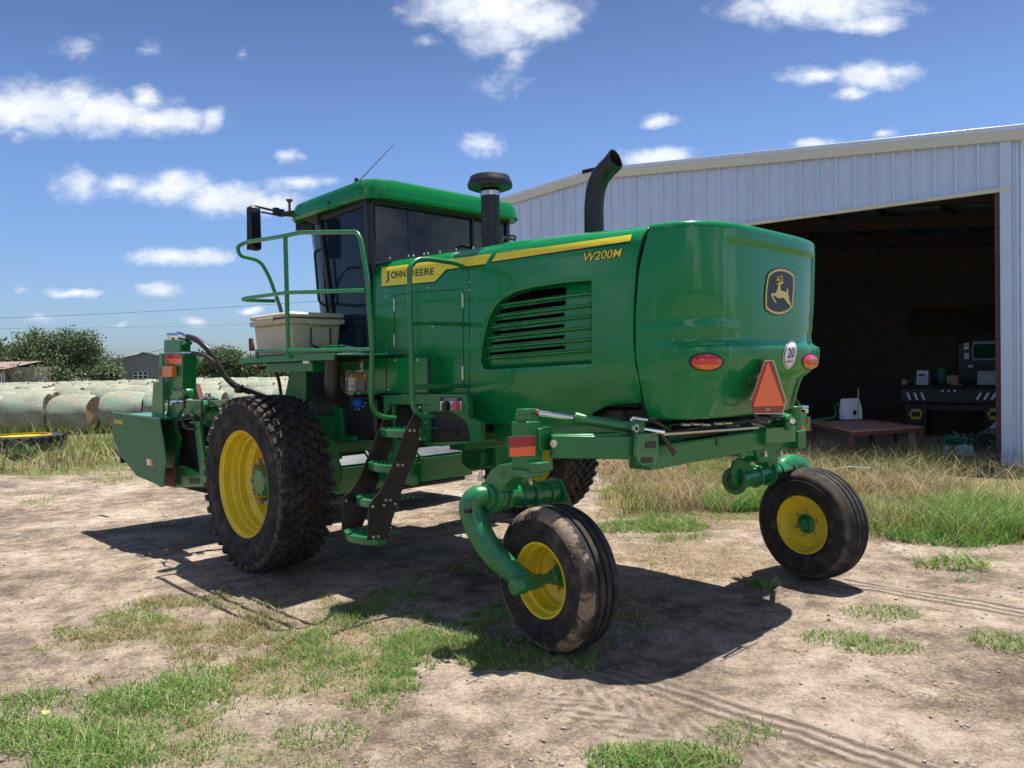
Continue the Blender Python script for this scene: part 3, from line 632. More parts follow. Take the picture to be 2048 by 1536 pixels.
def bthing(name, label, cat, p, **k):
    w = BO+BW*p.x-BN*p.y*1.0*-1*-1 if False else BO+BW*p.x+(-BN)*p.y
    return thing(name, label, cat, (w.x, w.y, p.z), BRZ, **k)
def rect(mb, x0, y0, x1, y1, d, th, o):                          # box whose front face covers picture rectangle at depth d
    a, b = BP(x0, y0, d)-o, BP(x1, y1, d)-o; mb.box2((a.x, a.y-th, a.z), (b.x, a.y, b.z)); return mb
M['tabletop'] = mat('rusty_table_plate', (.36, .20, .14), .6, .1, var=.3, vscale=4, dust=(.16, .17, .14), dfac=.5)
M['bag'] = mat('white_paper_bag', (.72, .74, .80), .6, var=.05, bump=.3, bscale=15)
M['wood'] = mat('pale_wood', (.4, .32, .2), .7, var=.2)
M['netgreen'] = mat('green_netting', (.03, .22, .12), .6, var=.3)
M['tub'] = mat('white_tub_plastic', (.5, .55, .62), .4, var=.06)
M['greybox'] = mat('grey_box', (.32, .36, .38), .5)
M['cardboard'] = mat('cardboard', (.33, .2, .1), .8)
M['logo_yellow'] = mat('faded_yellow_print', (.5, .38, .04), .6, var=.15, vscale=12)
M['green_dull'] = mat('dull_green', (.03, .16, .10), .6)
def build_table():
    z = .52; c = [gnd(1622, 843, z), gnd(1703, 862, z), gnd(1846, 853, z), gnd(1742, 840, z)]
    q = [Vector(((p-BO).dot(BW), -(p-BO).dot(BN), z)) for p in c]; o = (q[0]+q[1]+q[2]+q[3])/4; o.z = 0
    t = bthing('steel_table', 'low rusty steel table with plate top in the barn opening', 'table', o)
    l = [p-o for p in q]
    MB().prism(l, (0, 0, -.03)).build('tabletop', M['tabletop'], t, .004)
    mb = MB()
    for i in range(4): mb.bar(l[i]+Vector((0, 0, -.06)), l[(i+1) % 4]+Vector((0, 0, -.06)), .04, .05)
    mb.build('rail', M['rust'], t)
    for p in l:
        p = p*.97; MB().box2((p.x-.04, p.y-.04, 0), (p.x+.04, p.y+.04, z-.04)).build('leg', M['rust'], t, .004)
    m = (l[2]+l[3])*.5; MB().box2((m.x-.03, m.y-.03, 0), (m.x+.03, m.y+.03, z-.04)).build('leg', M['rust'], t)
    p = gnd(1826, 912, 0); pb = Vector(((p-BO).dot(BW), -(p-BO).dot(BN)-.05, .0))
    b = MB().box((0, 0, .24), (.13, .05, .48)).build('wood_board', M['wood'], None, .003); b.location = BO+BW*pb.x-BN*pb.y; b.rotation_euler = (0.06, .05, BRZ); tag(b, 'upright pale board leaning on the right table leg', 'board')
    # white bag with a small dark emblem, and a green hose on the table
    b = gnd(1702, 838, z); w = BO-BO+b; sc = .012
    bag = thing('paper_bag', 'upright white bag with small dark emblem standing on the rusty table', 'bag', (b.x, b.y, z), math.radians(8))
    s = (b-CAM).length/FPX
    mb = MB(); W2, D2, H2 = 17.5*s, .09, 38*s
    vs = [(-W2, -D2, 0), (W2, -D2, 0), (W2, D2, 0), (-W2, D2, 0), (-W2*1.05, -D2*.5, H2*.5), (W2*.98, -D2*.9, H2*.5), (W2*.98, D2*.9, H2*.5), (-W2*1.05, D2*.9, H2*.5), (-W2*1.08, -D2*.15, H2*.98), (W2*.9, -D2*.15, H2), (W2*.9, D2*.15, H2), (-W2*1.08, D2*.15, H2*.98)]
    mb.add(vs, [(0, 3, 2, 1)]+[(k*4+i, k*4+(i+1) % 4, k*4+4+(i+1) % 4, k*4+4+i) for k in (0, 1) for i in range(4)]+[(8, 9, 10, 11)]); mb.build('bag_body', M['bag'], bag, .004)
    e = MB(); n = 10
    e.add([(W2*.15+4.2*s*math.cos(k*6.283/n)*.95, -D2*1.0-.004, 12*s+4.6*s*math.sin(k*6.283/n)) for k in range(n)], [tuple(range(n))]); e.build('emblem', M['decal_black'], bag)
    e = MB(); e.box((W2*.2, -D2-.003, 6*s), (9*s, .002, 1*s)); e.build('print', M['grey_text'], bag)
    hp = [gnd(x, y, zz) for x, y, zz in ((1622, 843, .54), (1650, 838, .56), (1668, 834, .58), (1672, 822, .66), (1671, 812, .74), (1680, 808, .78), (1692, 810, .74))]
    hs = MB(); hs.tube(curve_pts(hp, 5), .022, 8); tag(hs.build('garden_hose', M['netgreen']), 'green hose curling up over the left end of the rusty table', 'hose')
    st = MB(); st.tube([gnd(1717, 840, z), gnd(1716, 766, z+.75) if False else gnd(1717, 840, z)+Vector((0, 0, .62))], .012, 8); tag(st.build('wooden_stick', M['wood']), 'thin stick standing upright behind the white bag', 'stick')
build_table()
def build_truck():
    d = 4.2; o = BP(1900, 940, d); o.z = 0
    t = bthing('flatbed_truck', 'dark flatbed truck parked deep in the barn with two mud flaps', 'truck', o)
    rect(MB(), 1800, 772, 2010, 808, d, .3, o).build('rear_bumper', M['decal_black'], t, .02)
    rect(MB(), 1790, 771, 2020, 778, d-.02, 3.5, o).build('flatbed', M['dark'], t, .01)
    rect(MB(), 1850, 808, 1975, 822, d+.1, .2, o).build('crossmember', M['purlin'], t)
    for x in (1832, 1990):
        f = rect(MB(), x-21, 808, x+21, 868, d-.02, .03, o).build('mud_flap', M['decal_black'], t)
        c = BP(x, 828, d-.03)-o; s = .0086; h = MB(); r1, r2 = 15*s, 15*s
        h.add([(c.x+dx*s, c.y+.02, c.z+dz*s) for dx, dz in ((-15, 0), (-10, 13), (9, 13), (15, 0), (9, -13), (-10, -13))], [tuple(range(6))]); h.build('emblem', M['logo_yellow'], f)
        k = MB(); k.box((c.x, c.y+.024, c.z), (19*s, .004, 12*s)); k.build('emblem_bar', M['decal_black'], f)
        wt = MB(); wt.lathe([(.2, -.12), (.36, -.14), (.42, -.1), (.42, .1), (.36, .14), (.2, .12)], (c.x, c.y-.60, .42), (1, 0, 0), 28); wt.build('wheel', M['dark'], t)
    for x in (1815, 1829, 1843): 
        a = BP(x, 785, d-.02)-o; b = BP(x+6, 800, d-.02)-o; mb = MB(); mb.bar((b.x, a.y+.02, b.z), (a.x, a.y+.02, a.z), .01, .05, (0, 1, 0)) if False else mb.prism([(a.x+.02, a.y+.02, a.z), (a.x-.025, a.y+.02, a.z-.01), (b.x-.02, a.y+.02, b.z), (b.x+.025, a.y+.02, b.z+.01)], (0, -.01, 0)); mb.build('reflector', M['decal_white'], t)
    for x in (1956, 1971, 1986):
        a = BP(x+6, 785, d-.02)-o; b = BP(x-2, 800, d-.02)-o; mb = MB(); mb.prism([(a.x+.02, a.y+.02, a.z), (a.x-.025, a.y+.02, a.z-.01), (b.x-.02, a.y+.02, b.z), (b.x+.025, a.y+.02, b.z+.01)], (0, -.01, 0)); mb.build('reflector', M['decal_white'], t)
    for x in (1885, 1897, 1909): rect(MB(), x-2, 780, x+2, 784, d-.03, .02, o).build('marker_lamp', M['decal_white'], t)
    # rear of the cab
    rect(MB(), 1912, 684, 2030, 776, d+3.0, 1.6, o).build('cab', M['decal_black'], t, .05)
    w = rect(MB(), 1948, 688, 2025, 716, d+2.97, .02, o).build('rear_window', M['glass'], t)
    mb = MB(); rect(mb, 1944, 683, 2030, 686, d+2.94, .02, o); rect(mb, 1944, 717, 2030, 719, d+2.94, .02, o); rect(mb, 1944, 683, 1947, 719, d+2.94, .02, o); mb.build('window_frame', M['greybox'], w)
    for y0, y1 in ((686, 690), (692, 699), (706, 718)): rect(MB(), 1928, y0, 1938, y1, d+2.9, .02, o).build('work_lamp', M['decal_white'], t)
    rect(MB(), 1936, 730, 1946, 735, d+2.9, .02, o).build('badge', M['decal_white'], t)
    def item(nm, lab, cat, x0, y0, x1, y1, mt, th=.2, dd=None, bev=.012, extra=None):
        dd = d+.4 if dd is None else dd; a, b = BP(x0, y1, dd), BP(x1, y1, dd); c = (a+b)/2; c.z = BP(x0, y1, dd).z
        q = bthing(nm, lab, cat, c); rect(MB(), x0, y0, x1, y1, dd, th, c).build('body', M[mt], q, bev); return q, c, dd
    q, c, dd = item('plastic_jug', 'white jug with dark label standing on the truck bed', 'jug', 1833, 741, 1857, 772, 'tub')
    rect(MB(), 1837, 748, 1850, 752, dd-.01, .01, c).build('label', M['decal_black'], q); rect(MB(), 1838, 754, 1853, 768, dd-.01, .01, c).build('print', M['grey_text'], q)
    item('small_tin', 'small yellowish tin on the left end of the truck bed', 'tin', 1803, 759, 1815, 772, 'cardboard', .1)
    item('green_can', 'narrow yellow green can beside the white jug on the truck bed', 'can', 1829, 758, 1834, 772, 'netgreen', .06)
    item('cardboard_box', 'brown cardboard box on the truck bed right of the jug', 'box', 1893, 751, 1917, 768, 'cardboard', .2)
    item('folded_cloth', 'flat crumpled pale cloth in front of the cardboard box', 'cloth', 1900, 768, 1924, 772, 'cardboard', .2, d+.2)
    item('storage_box', 'wide pale grey storage box at the right end of the truck bed', 'box', 1954, 742, 2010, 771, 'greybox', .5)
    item('green_sack', 'dull green sack slumped on the truck bed behind the cardboard box', 'sack', 1873, 735, 1893, 768, 'green_dull', .3, d+1.0, .06)
build_truck()
def build_floor_items():
    d = .9
    c = BP(1950, 935, d); c.z = 0; q = bthing('plastic_tub', 'white plastic tub on the ground inside the barn opening', 'tub', c)
    a, b = BP(1910, 893, d)-c, BP(1978, 893, d)-c; h = a.z; mb = MB(); x0, x1 = min(a.x, b.x), max(a.x, b.x); y = a.y
    mb.add([(x0+.05, y-.35, 0), (x1-.05, y-.35, 0), (x1-.05, y, 0), (x0+.05, y, 0), (x0, y-.4, h), (x1, y-.4, h), (x1, y+.02, h), (x0, y+.02, h), (x0+.03, y-.37, h), (x1-.03, y-.37, h), (x1-.03, y-.01, h), (x0+.03, y-.01, h), (x0+.06, y-.34, .05), (x1-.06, y-.34, .05), (x1-.06, y-.02, .05), (x0+.06, y-.02, .05)],
           [(0, 3, 2, 1), (0, 1, 5, 4), (1, 2, 6, 5), (2, 3, 7, 6), (3, 0, 4, 7), (4, 5, 9, 8), (5, 6, 10, 9), (6, 7, 11, 10), (7, 4, 8, 11), (8, 9, 13, 12), (9, 10, 14, 13), (10, 11, 15, 14), (11, 8, 12, 15), (12, 13, 14, 15)]); mb.build('tub_body', M['tub'], q, .006)
    for (x, y, w) in ((1893, 890, .055), (1844, 894, .04)):
        p = BP(x, y, d); hh = p.z; p.z = 0; q = bthing('spray_bottle', 'white bottle standing beside the tub' if x > 1880 else 'thin pale bottle standing right of the table', 'bottle', p)
        MB().lathe([(0, 0), (w, 0), (w, hh*.72), (w*.5, hh*.86), (w*.35, hh*.88), (w*.35, hh), (0, hh)], (0, 0, 0), (0, 0, 1), 16).build('bottle_body', M['tub'], q)
    # tangled green net wrap and a grey sheet
    p = BP(1945, 880, d+.6); zt = p.z; p.z = 0; q = bthing('netting_heap', 'tangled heap of green netting behind the white tub', 'netting', p)
    mb = MB(); r = random.Random(4)
    for i in range(26):
        c0 = Vector((r.uniform(-.35, .35), r.uniform(-.25, .25), r.uniform(.1, zt*.9))); pts = [c0+Vector((r.gauss(0, .16), r.gauss(0, .12), r.gauss(0, .10))) for _ in range(5)]
        for v in pts: v.z = max(.02, v.z)
        mb.tube(curve_pts(pts, 4), .018, 5)
    mb.build('strands', M['netgreen'], q)
    mb = MB(); mb.lathe([(0, zt*.75), (.25, zt*.6), (.42, zt*.3), (.46, 0)], (0, 0, 0), (0, 0, 1), 14); mb.build('heap_core', M['green_dull'], q)
    p = BP(1975, 875, d+.5); b = MB().box((0, 0, 0), (.16, .02, .62)).build('grey_board', M['greybox'], None, .004)
    b.location = BO+BW*p.x-BN*p.y*-1*-1 if False else BO+BW*p.x+(-BN)*p.y; b.location.z = p.z; b.rotation_euler = (0, math.radians(-38), BRZ); tag(b, 'grey board leaning at a slant over the netting heap', 'board')
    p = BP(1990, 930, .5); p.z = 0; q = bthing('worn_tire', 'small black tire standing against the right barn column', 'tire', p)
    MB().lathe([(.1, -.07), (.2, -.09), (.26, -.06), (.27, 0), (.26, .06), (.2, .09), (.1, .07)], (0.05, 0, .27), (.3, 1, 0), 28, closed=True).build('tire_body', M['hose'], q)
    g = gnd(1700, 952); mb = MB(); mb.tube([(-.30, 0, .0), (0, .02, .03), (.3, 0, .01)], .012, 8); o = mb.build('pale_pipe', M['tub']); o.location = (g.x, g.y, .10); tag(o, 'short pale pipe lying in the tall grass behind the far caster wheel', 'pipe')
    g = gnd(1265, 925); o = thing('scrap_metal', 'low heap of grey scrap metal in the grass behind the tail', 'scrap', (g.x, g.y, 0), .4)
    r = random.Random(8)
    for i in range(7):
        MB().box((0, 0, 0), (r.uniform(.3, .8), r.uniform(.08, .25), .03)).build('scrap_piece', M['greybox'] if i % 2 else M['rust'], o, .004, loc=(r.uniform(-.6, .6), r.uniform(-.2, .2), .05+.05*i), rot=(r.uniform(-.2, .2), r.uniform(-.25, .25), r.uniform(-.6, .6)))
build_floor_items()

# ------------------------------------------------------------------ hay bales
def bale_mats():
    m, nt, N, L, b = nodes('bale_net_wrap'); n1 = texnoise(N, L, 2.2, 6, .6, stretch=(.5, 1, 1)); n2 = texnoise(N, L, 24, 9, .8, stretch=(2.0, .8, .8)); n3 = texnoise(N, L, 1.3, 3, .5)
    r1 = ramp(N, L, n2.outputs['Fac'], [(.3, (.11, .09, .055)), (.47, (.21, .20, .14)), (.60, (.46, .45, .37))])
    r2 = ramp(N, L, n1.outputs['Fac'], [(.45, (0, 0, 0)), (.62, (.75, .75, .75))]); gm = ramp(N, L, n3.outputs['Fac'], [(.42, (.24, .34, .26)), (.55, (.40, .40, .33))])
    mx = N.new('ShaderNodeMix'); mx.data_type = 'RGBA'; L.new(r2.outputs[0], mx.inputs[0]); L.new(r1.outputs[0], mx.inputs[6]); L.new(gm.outputs[0], mx.inputs[7])
    oi = N.new('ShaderNodeObjectInfo'); rt = ramp(N, L, oi.outputs['Random'], [(0, (.72, .76, .70)), (.35, (.92, .93, .92)), (.6, (.78, .88, .82)), (.85, (1.08, 1.08, 1.04)), (1, (.85, .84, .80))])
    ml = N.new('ShaderNodeMix'); ml.data_type = 'RGBA'; ml.blend_type = 'MULTIPLY'; ml.inputs[0].default_value = 1; L.new(mx.outputs[2], ml.inputs[6]); L.new(rt.outputs[0], ml.inputs[7])
    L.new(ml.outputs[2], b.inputs['Base Color']); b.inputs['Roughness'].default_value = .75
    bp = N.new('ShaderNodeBump'); bp.inputs['Strength'].default_value = .6; bp.inputs['Distance'].default_value = .03; L.new(n2.outputs['Fac'], bp.inputs['Height']); L.new(bp.outputs[0], b.inputs['Normal'])
    e = mat('bale_end_straw', (.13, .09, .055), .9, var=.45, vscale=18, bump=.8, bscale=50); return [m, e]
BM = bale_mats()
def bale_mesh(seed):
    r = random.Random(seed); mb = MB(); n, k = 32, 15; R_, L_ = .645, 1.16; vs = []; ph = [r.uniform(0, 6.28) for _ in range(6)]
    for i in range(k):
        h = (i/(k-1)-.5)*L_; e = 1-.11*abs(i/(k-1)*2-1)**9
        for j in range(n):
            t = 6.28318*j/n; q = R_*e*(1+.022*math.sin(2*t+ph[0]+h)+.014*math.sin(5*t+ph[1]+3*h)+.010*math.sin(9*t+ph[2]-4*h)+.018*math.sin(7*h+ph[3]))
            z = q*math.sin(t); z = max(z, -R_*.93); vs.append((h+.02*math.sin(3*t+ph[4])*(1 if i in (0, k-1) else 0), q*math.cos(t)*1.02, z+R_*.93))
    mb.add(vs, [(i*n+j, i*n+(j+1) % n, (i+1)*n+(j+1) % n, (i+1)*n+j) for i in range(k-1) for j in range(n)], True)
    mb.mi = 1
    for i0, s in ((0, -1), (k-1, 1)):
        c = len(mb.v); ring = [vs[i0*n+j] for j in range(n)]; inner = [(p[0]-s*r.uniform(-.02, .03)*1+s*.01, p[1]*.6, (p[2]-R_*.93)*.6+R_*.93) for p in ring]; mb.v += ring+inner+[(ring[0][0]+s*.01, 0, R_*.93)]
        for j in range(n):
            a, b = c+j, c+(j+1) % n; mb.f.append((a, b, b+n, a+n)); mb.m.append(1); mb.sm.append(True); mb.f.append((a+n, b+n, c+2*n)); mb.m.append(1); mb.sm.append(True)
    return mb.build('hay_bale', BM, angle=50)
def build_bales():
    nb = -1; ORD = ['first', 'second', 'third', 'fourth', 'fifth', 'sixth', 'seventh', 'eighth', 'ninth', 'tenth', 'eleventh', 'twelfth', 'thirteenth']
    protos = [bale_mesh(s) for s in range(4)]; used = [False]*4; r = random.Random(2)
    dirv = Vector((1, .14, 0)).normalized(); rows = [22.9, 30.5, 37, 44, 53, 63, 75, 88]
    for ri, Y in enumerate(rows):
        p0 = Vector(((150-1024)/FPX*Y, Y, 0)); k0 = int(-(.13*Y+2)/1.25)-1; k1 = int(.31*Y/1.25)+1
        off = r.uniform(0, 1.2); pos = k0*1.25+off
        while pos < k1*1.25:
            p = p0+dirv*pos; i = r.randrange(4)
            if not used[i]: o = protos[i]; used[i] = True
            else: o = protos[i].copy(); C.objects.link(o)
            o.location = (p.x, p.y+r.uniform(-.22, .22), r.uniform(-.10, .03)); o.rotation_euler = (r.choice((0, 1.3, 2.6, -1.0))*0, r.uniform(-.02, .02), math.atan2(dirv.y, dirv.x)+r.uniform(-.11, .11)+(math.pi if r.random() < .5 else 0))
            s = r.uniform(.97, 1.02); o.scale = (s, s, s)
            if ri == 0: nb += 1; tag(o, 'hay bale in pale net wrap, '+ORD[nb]+' from the left in the row nearest the weeds', 'hay bale', 'hay bales in the nearest row')
            else: tag(o, 'round hay bale in pale net wrap in the rows farther back', 'hay bale', 'hay bales in the rows farther back')
            pos += r.choice((1.19, 1.21, 1.24, 1.24, 1.30, 1.42))
    for i, u in enumerate(used):
        if not u: bpy.data.objects.remove(protos[i])
build_bales()

# ------------------------------------------------------------------ trees
M['bark'] = mat('tree_bark', (.09, .07, .05), .9, var=.3, bump=.4)
ML = grass_mat('tree_leaves', .3)
def tree(Y, base_px, blobs, nleaf, label, name='broadleaf_tree', leaf=.3, dark=1.0, seed=1, group='trees along the horizon'):
    """crown = leaf clumps scattered through overlapping lobes given in picture units, all set at distance Y with real depth"""
    r = np.random.RandomState(seed); s = Y/FPX; bx = (base_px-1024)*s; hz = lambda x: 736-.02*(x-1024)
    t = thing(name, label, 'tree', (bx, Y, 0), 0, group)
    P3 = []
    for (cx, cy, rx, ry) in blobs: P3.append(((cx-base_px)*s, r.uniform(-.5, .5)*rx*s, (hz(cx)-cy)*s+CAMH, rx*s, ry*s))
    vol = np.array([b[3]*b[4] for b in P3]); vol /= vol.sum(); pts = []
    for b, v in zip(P3, vol):
        m = max(20, int(nleaf*v/9)); d = r.randn(m, 3); d /= np.linalg.norm(d, axis=1)[:, None]; rad = r.rand(m)**.4*(.82+.4*r.rand(m))
        c = np.stack([b[0]+d[:, 0]*rad*b[3], b[1]+d[:, 1]*rad*b[3]*.9, b[2]+d[:, 2]*rad*b[4]], 1); pts.append(c)
    cl = np.concatenate(pts); cl = cl[cl[:, 2] > .15]; k = 9
    p = np.repeat(cl, k, 0)+r.randn(len(cl)*k, 3)*leaf*1.5; n = len(p); p[:, 2] = np.maximum(p[:, 2], .1)
    a = r.randn(n, 3); a /= np.linalg.norm(a, axis=1)[:, None]; b_ = np.cross(a, r.randn(n, 3)); b_ /= np.linalg.norm(b_, axis=1)[:, None]; q = leaf*(.5+.8*r.rand(n, 1))*.5
    V = np.stack([p-a*q*1.4, p-b_*q, p+a*q*1.4, p+b_*q], 1).reshape(-1, 3); me = bpy.data.meshes.new('crown')
    me.vertices.add(n*4); me.vertices.foreach_set('co', V.ravel().astype(np.float32)); me.loops.add(n*4); me.loops.foreach_set('vertex_index', np.arange(n*4, dtype=np.int32))
    me.polygons.add(n); me.polygons.foreach_set('loop_start', np.arange(0, n*4, 4, dtype=np.int32)); me.update()
    col = np.array([[.11, .155, .07], [.15, .195, .095], [.08, .115, .058]])[r.randint(0, 3, len(cl))]; col = np.repeat(col*(.7+.6*r.rand(len(cl), 1)), k, 0)*dark; col = np.concatenate([col, np.ones((n, 1))], 1)
    at = me.color_attributes.new('tint', 'FLOAT_COLOR', 'POINT'); at.data.foreach_set('color', np.repeat(col, 4, 0).ravel().astype(np.float32)); me.materials.append(ML)
    o = bpy.data.objects.new('crown', me); C.objects.link(o); o.parent = t
    mb = MB(); h = max(b[2] for b in P3); mb.tube([(0, 0, -.2), (.1, 0, h*.3), (.0, .1, h*.55)], [.3, .22, .14], 10)
    for b in P3:
        e = Vector((b[0], b[1], b[2]+b[4]*.3)); st = Vector((.05, 0, h*.28)); mb.tube(curve_pts([st, (st+e)*.5+Vector((0, 0, .2)), e], 4), [.14-.012*i for i in range(9)], 7)
    mb.build('trunk', M['bark'], t)
def build_trees():
    tree(95, 130, [(78,692,42,30),(135,685,34,26),(178,688,28,26),(105,722,72,30),(160,728,60,28),(207,738,24,18),(55,722,34,30),(200,700,10,9),(120,745,90,16)], 22000, 'large spreading tree with ragged crown between brown house and grey shed', leaf=.21, seed=3)
    tree(125, 15, [(12,716,38,26),(52,716,26,22),(20,738,45,18),(-40,715,40,30)], 7000, 'dark dense tree behind the brown house', dark=.8, leaf=.4, seed=5)
    tree(95, 455, [(455,716,42,18),(425,728,42,22),(492,732,38,18),(460,742,75,14)], 15000, 'rounded dark green tree seen under the black hoses', leaf=.22, seed=7)
    tree(110, 555, [(550,742,40,13),(600,744,40,12),(520,740,30,12)], 4500, 'low bushy tree seen under the platform', leaf=.32, dark=.95, seed=9)
    tree(100, 384, [(382,738,20,17),(372,746,24,10)], 2200, 'small tree beside the utility pole', leaf=.3, dark=1.1, seed=11)
    tree(92, 214, [(212,744,20,12),(226,748,12,8)], 1800, 'small round shrub against the grey shed', leaf=.26, dark=1.15, seed=13)
    tree(140, 680, [(660,744,60,12),(760,742,60,12),(860,738,60,12)], 5000, 'far low tree line behind the green machine', leaf=.5, dark=.9, seed=15)
build_trees()

# ------------------------------------------------------------------ far buildings, pole, wires
M['greymetal'] = mat('grey_metal_siding', (.17, .18, .19), .55, var=.06, vscale=.6)
M['whiteroof'] = mat('white_metal_roof', (.82, .82, .84), .4, .1, var=.04)
M['brownwall'] = mat('taupe_siding', (.27, .22, .19), .7, var=.08)
M['brownroof'] = mat('brown_shingles', (.23, .17, .14), .85, var=.2, vscale=4)
M['paleglass'] = mat('dark_pane', (.05, .06, .07), .1)
def gable_house(name, label, Y, px, az, Lg, Ls, ze, zr, wall, roof, wins, base=0.0):
    o = Vector(((px-1024)/FPX*Y, Y, base)); t = thing(name, label, 'building', o, math.radians(90-az))
    # local x along the gable wall, local y along the side wall (away)
    mb = MB(); mb.prism([(0, 0, 0), (Lg, 0, 0), (Lg, 0, ze), (Lg/2, 0, zr), (0, 0, ze)], (0, Ls, 0))
    mb.build('wall', M[wall], t)
    mb = MB(); ov = .35
    for xa, xb, za, zb in ((-ov, Lg/2, ze-ov*(zr-ze)/(Lg/2)+.05, zr+.05), (Lg/2, Lg+ov, zr+.05, ze-ov*(zr-ze)/(Lg/2)+.05)):
        mb.add([(xa, -ov, za), (xb, -ov, zb), (xb, Ls+ov, zb), (xa, Ls+ov, za), (xa, -ov, za+.14), (xb, -ov, zb+.14), (xb, Ls+ov, zb+.14), (xa, Ls+ov, za+.14)], [(0, 1, 2, 3), (4, 7, 6, 5), (0, 4, 5, 1), (1, 5, 6, 2), (2, 6, 7, 3), (3, 7, 4, 0)])
    mb.build('roof', M[roof], t)
    for (x, z, w, h) in wins:
        f = MB().box((x, -.03, z), (w, .06, h)).build('window', M['decal_white'], t)
        g = MB(); nx, nz = 3, 2
        for i in range(nx):
            for j in range(nz): g.box((x-w/2+w*(i+.5)/nx, -.07, z-h/2+h*(j+.5)/nz), (w/nx*.78, .02, h/nz*.78))
        g.build('pane', M['paleglass'], f)
    return t
gable_house('grey_shed', 'grey metal shed with white roof beyond the hay bales', 108, 183, 72, 13.6, 14, 3.3, 4.85, 'greymetal', 'whiteroof', [(6.3, 1.72, 1.9, 1.0)], 0)
def brown_house():
    Y = 88; s = Y/FPX; o = Vector(((11-1024)*s, Y, 0)); t = thing('brown_house', 'low taupe house with brown shingle roof at the left edge', 'house', o, 0)
    MB().box2((-9, 0, 0), (0, 7, 2.95)).build('wall', M['brownwall'], t)
    MB().box2((0.002, .6, 0), (3.0, 6.5, 2.9)).build('wing', M['brownwall'], t)
    mb = MB(); mb.add([(-9.4, -.5, 2.75), (.4, -.5, 2.75), (2.2, 3.3, 3.62), (-9.4, 3.3, 3.62), (-9.4, 7.4, 2.8), (2.2, 7.4, 2.8), (-9.4, -.5, 2.6), (.4, -.5, 2.6)], [(0, 1, 2, 3), (3, 2, 5, 4), (6, 7, 1, 0)]); mb.build('roof', M['brownroof'], t)
    f = MB().box2((-1.1, -.05, .55), (-.35, 0, 2.15)).build('window', M['decal_white'], t)
    MB().box2((-1.0, -.07, .62), (-.45, -.052, 1.3)).box2((-1.0, -.07, 1.38), (-.45, -.052, 2.05)).build('pane', M['paleglass'], f)
    MB().box2((-.12, -.02, 0), (0, .1, 2.9)).build('corner_trim', M['tub'], t)
brown_house()
def wires():
    s = 70/FPX; px = (367-1024)*s; t = thing('utility_pole', 'thin wooden utility pole standing behind the hay bales', 'utility pole', (px, 70, 0))
    MB().tube([(0, 0, 0), (0, 0, 5.2)], [.14, .10], 10).build('pole', M['bark'], t); MB().box((0, 0, 4.9), (.5, .1, .1)).build('crossarm', M['bark'], t)
    def wire(pts, Y, lab, r=.022):
        P_ = [CAM+ray(x, y)*(Y/ray(x, y).y) for x, y in pts]; mb = MB(); mb.tube(curve_pts(P_, 8), r, 6); tag(mb.build('overhead_wire', M['hose']), lab, 'wire', 'overhead wires against the sky')
    wire([(-400, 645), (0, 636), (320, 622), (640, 602), (1000, 575)], 60, 'upper overhead wire crossing the sky at left', .013)
    wire([(-400, 658), (0, 657), (300, 654), (640, 643), (1000, 628)], 75, 'lower fainter overhead wire crossing the sky at left', .009)
    wire([(366, 681), (330, 697), (285, 709), (262, 717)], 70, 'short wire running down from the pole to the grey shed')
    wire([(368, 681), (420, 690), (480, 706), (560, 722)], 70, 'short wire running from the pole to the right')
wires()

# ------------------------------------------------------------------ tractor tyre lying in the grass at left
M['flatrubber'] = mat('weathered_rubber', (.04, .038, .038), .75, var=.3, vscale=9, dust=(.12, .10, .08), dfac=.5)
def flat_tyre():
    g = gnd(38, 902); R_ = .9; c = (g.x, g.y+.1, 0)
    t = thing('tractor_tire', 'big black tractor tire with yellow rim lying flat in the weeds at left', 'tire', c)
    h = .36; mb = MB(); mb.lathe([(.60, .03), (.72, 0), (.86, .03), (.88, .08), (.88, h-.08), (.86, h-.03), (.74, h), (.60, h-.02), (.58, h/2)], (0, 0, 0), (0, 0, 1), 56, closed=True)
    mb.build('tire', M['hose'], t)
    lug = MB()
    for k in range(26):
        for s in (0, 1):
            a = (k+.5*s)*2*math.pi/26; z0, z1 = (.01, h*.56) if s == 0 else (h*.44, h-.01); a2 = a+.19; r = .925
            p = [Vector((math.cos(q)*rr, math.sin(q)*rr, z)) for q, z in ((a, z0 if s == 0 else z1), (a+.06, z0 if s == 0 else z1), (a2+.05, z1 if s == 0 else z0), (a2, z1 if s == 0 else z0)) for rr in (.875, r)]
            lug.add(p, [(0, 2, 3, 1), (2, 4, 5, 3), (4, 6, 7, 5), (6, 0, 1, 7), (1, 3, 5, 7), (0, 6, 4, 2)])
    lug.build('tread', M['flatrubber'], t)
    MB().lathe([(.60, h+.01), (.61, h-.03), (.55, h-.06), (.53, h/2), (.55, .06), (.60, .02)], (0, 0, 0), (0, 0, 1), 56).build('rim', M['yellow'], t)
flat_tyre()
def leaf(px, py, s, label, mt, rz):
    g = gnd(px, py); mb = MB(); n = 7
    vs = [(s*math.cos(k*6.283/n)*(1 if k % 2 else .7), s*.6*math.sin(k*6.283/n), .012+.02*math.sin(k*2.1)*s*10) for k in range(n)]+[(0, 0, .006)]
    mb.add(vs, [(k, (k+1) % n, n) for k in range(n)]); o = mb.build('dry_leaf', mt); o.location = (g.x, g.y, .02); o.rotation_euler = (.3, .2, rz); tag(o, label, 'leaf', 'dry leaves on the grass')
M['leafdry'] = mat('dry_leaf', (.55, .42, .16), .6, var=.2, vscale=30)
leaf(91, 1436, .026, 'yellow dry leaf on the long grass at lower left', M['leafdry'], .4)
leaf(442, 1392, .018, 'small tan dry leaf lying on the short grass', M['leafdry'], 2.2)

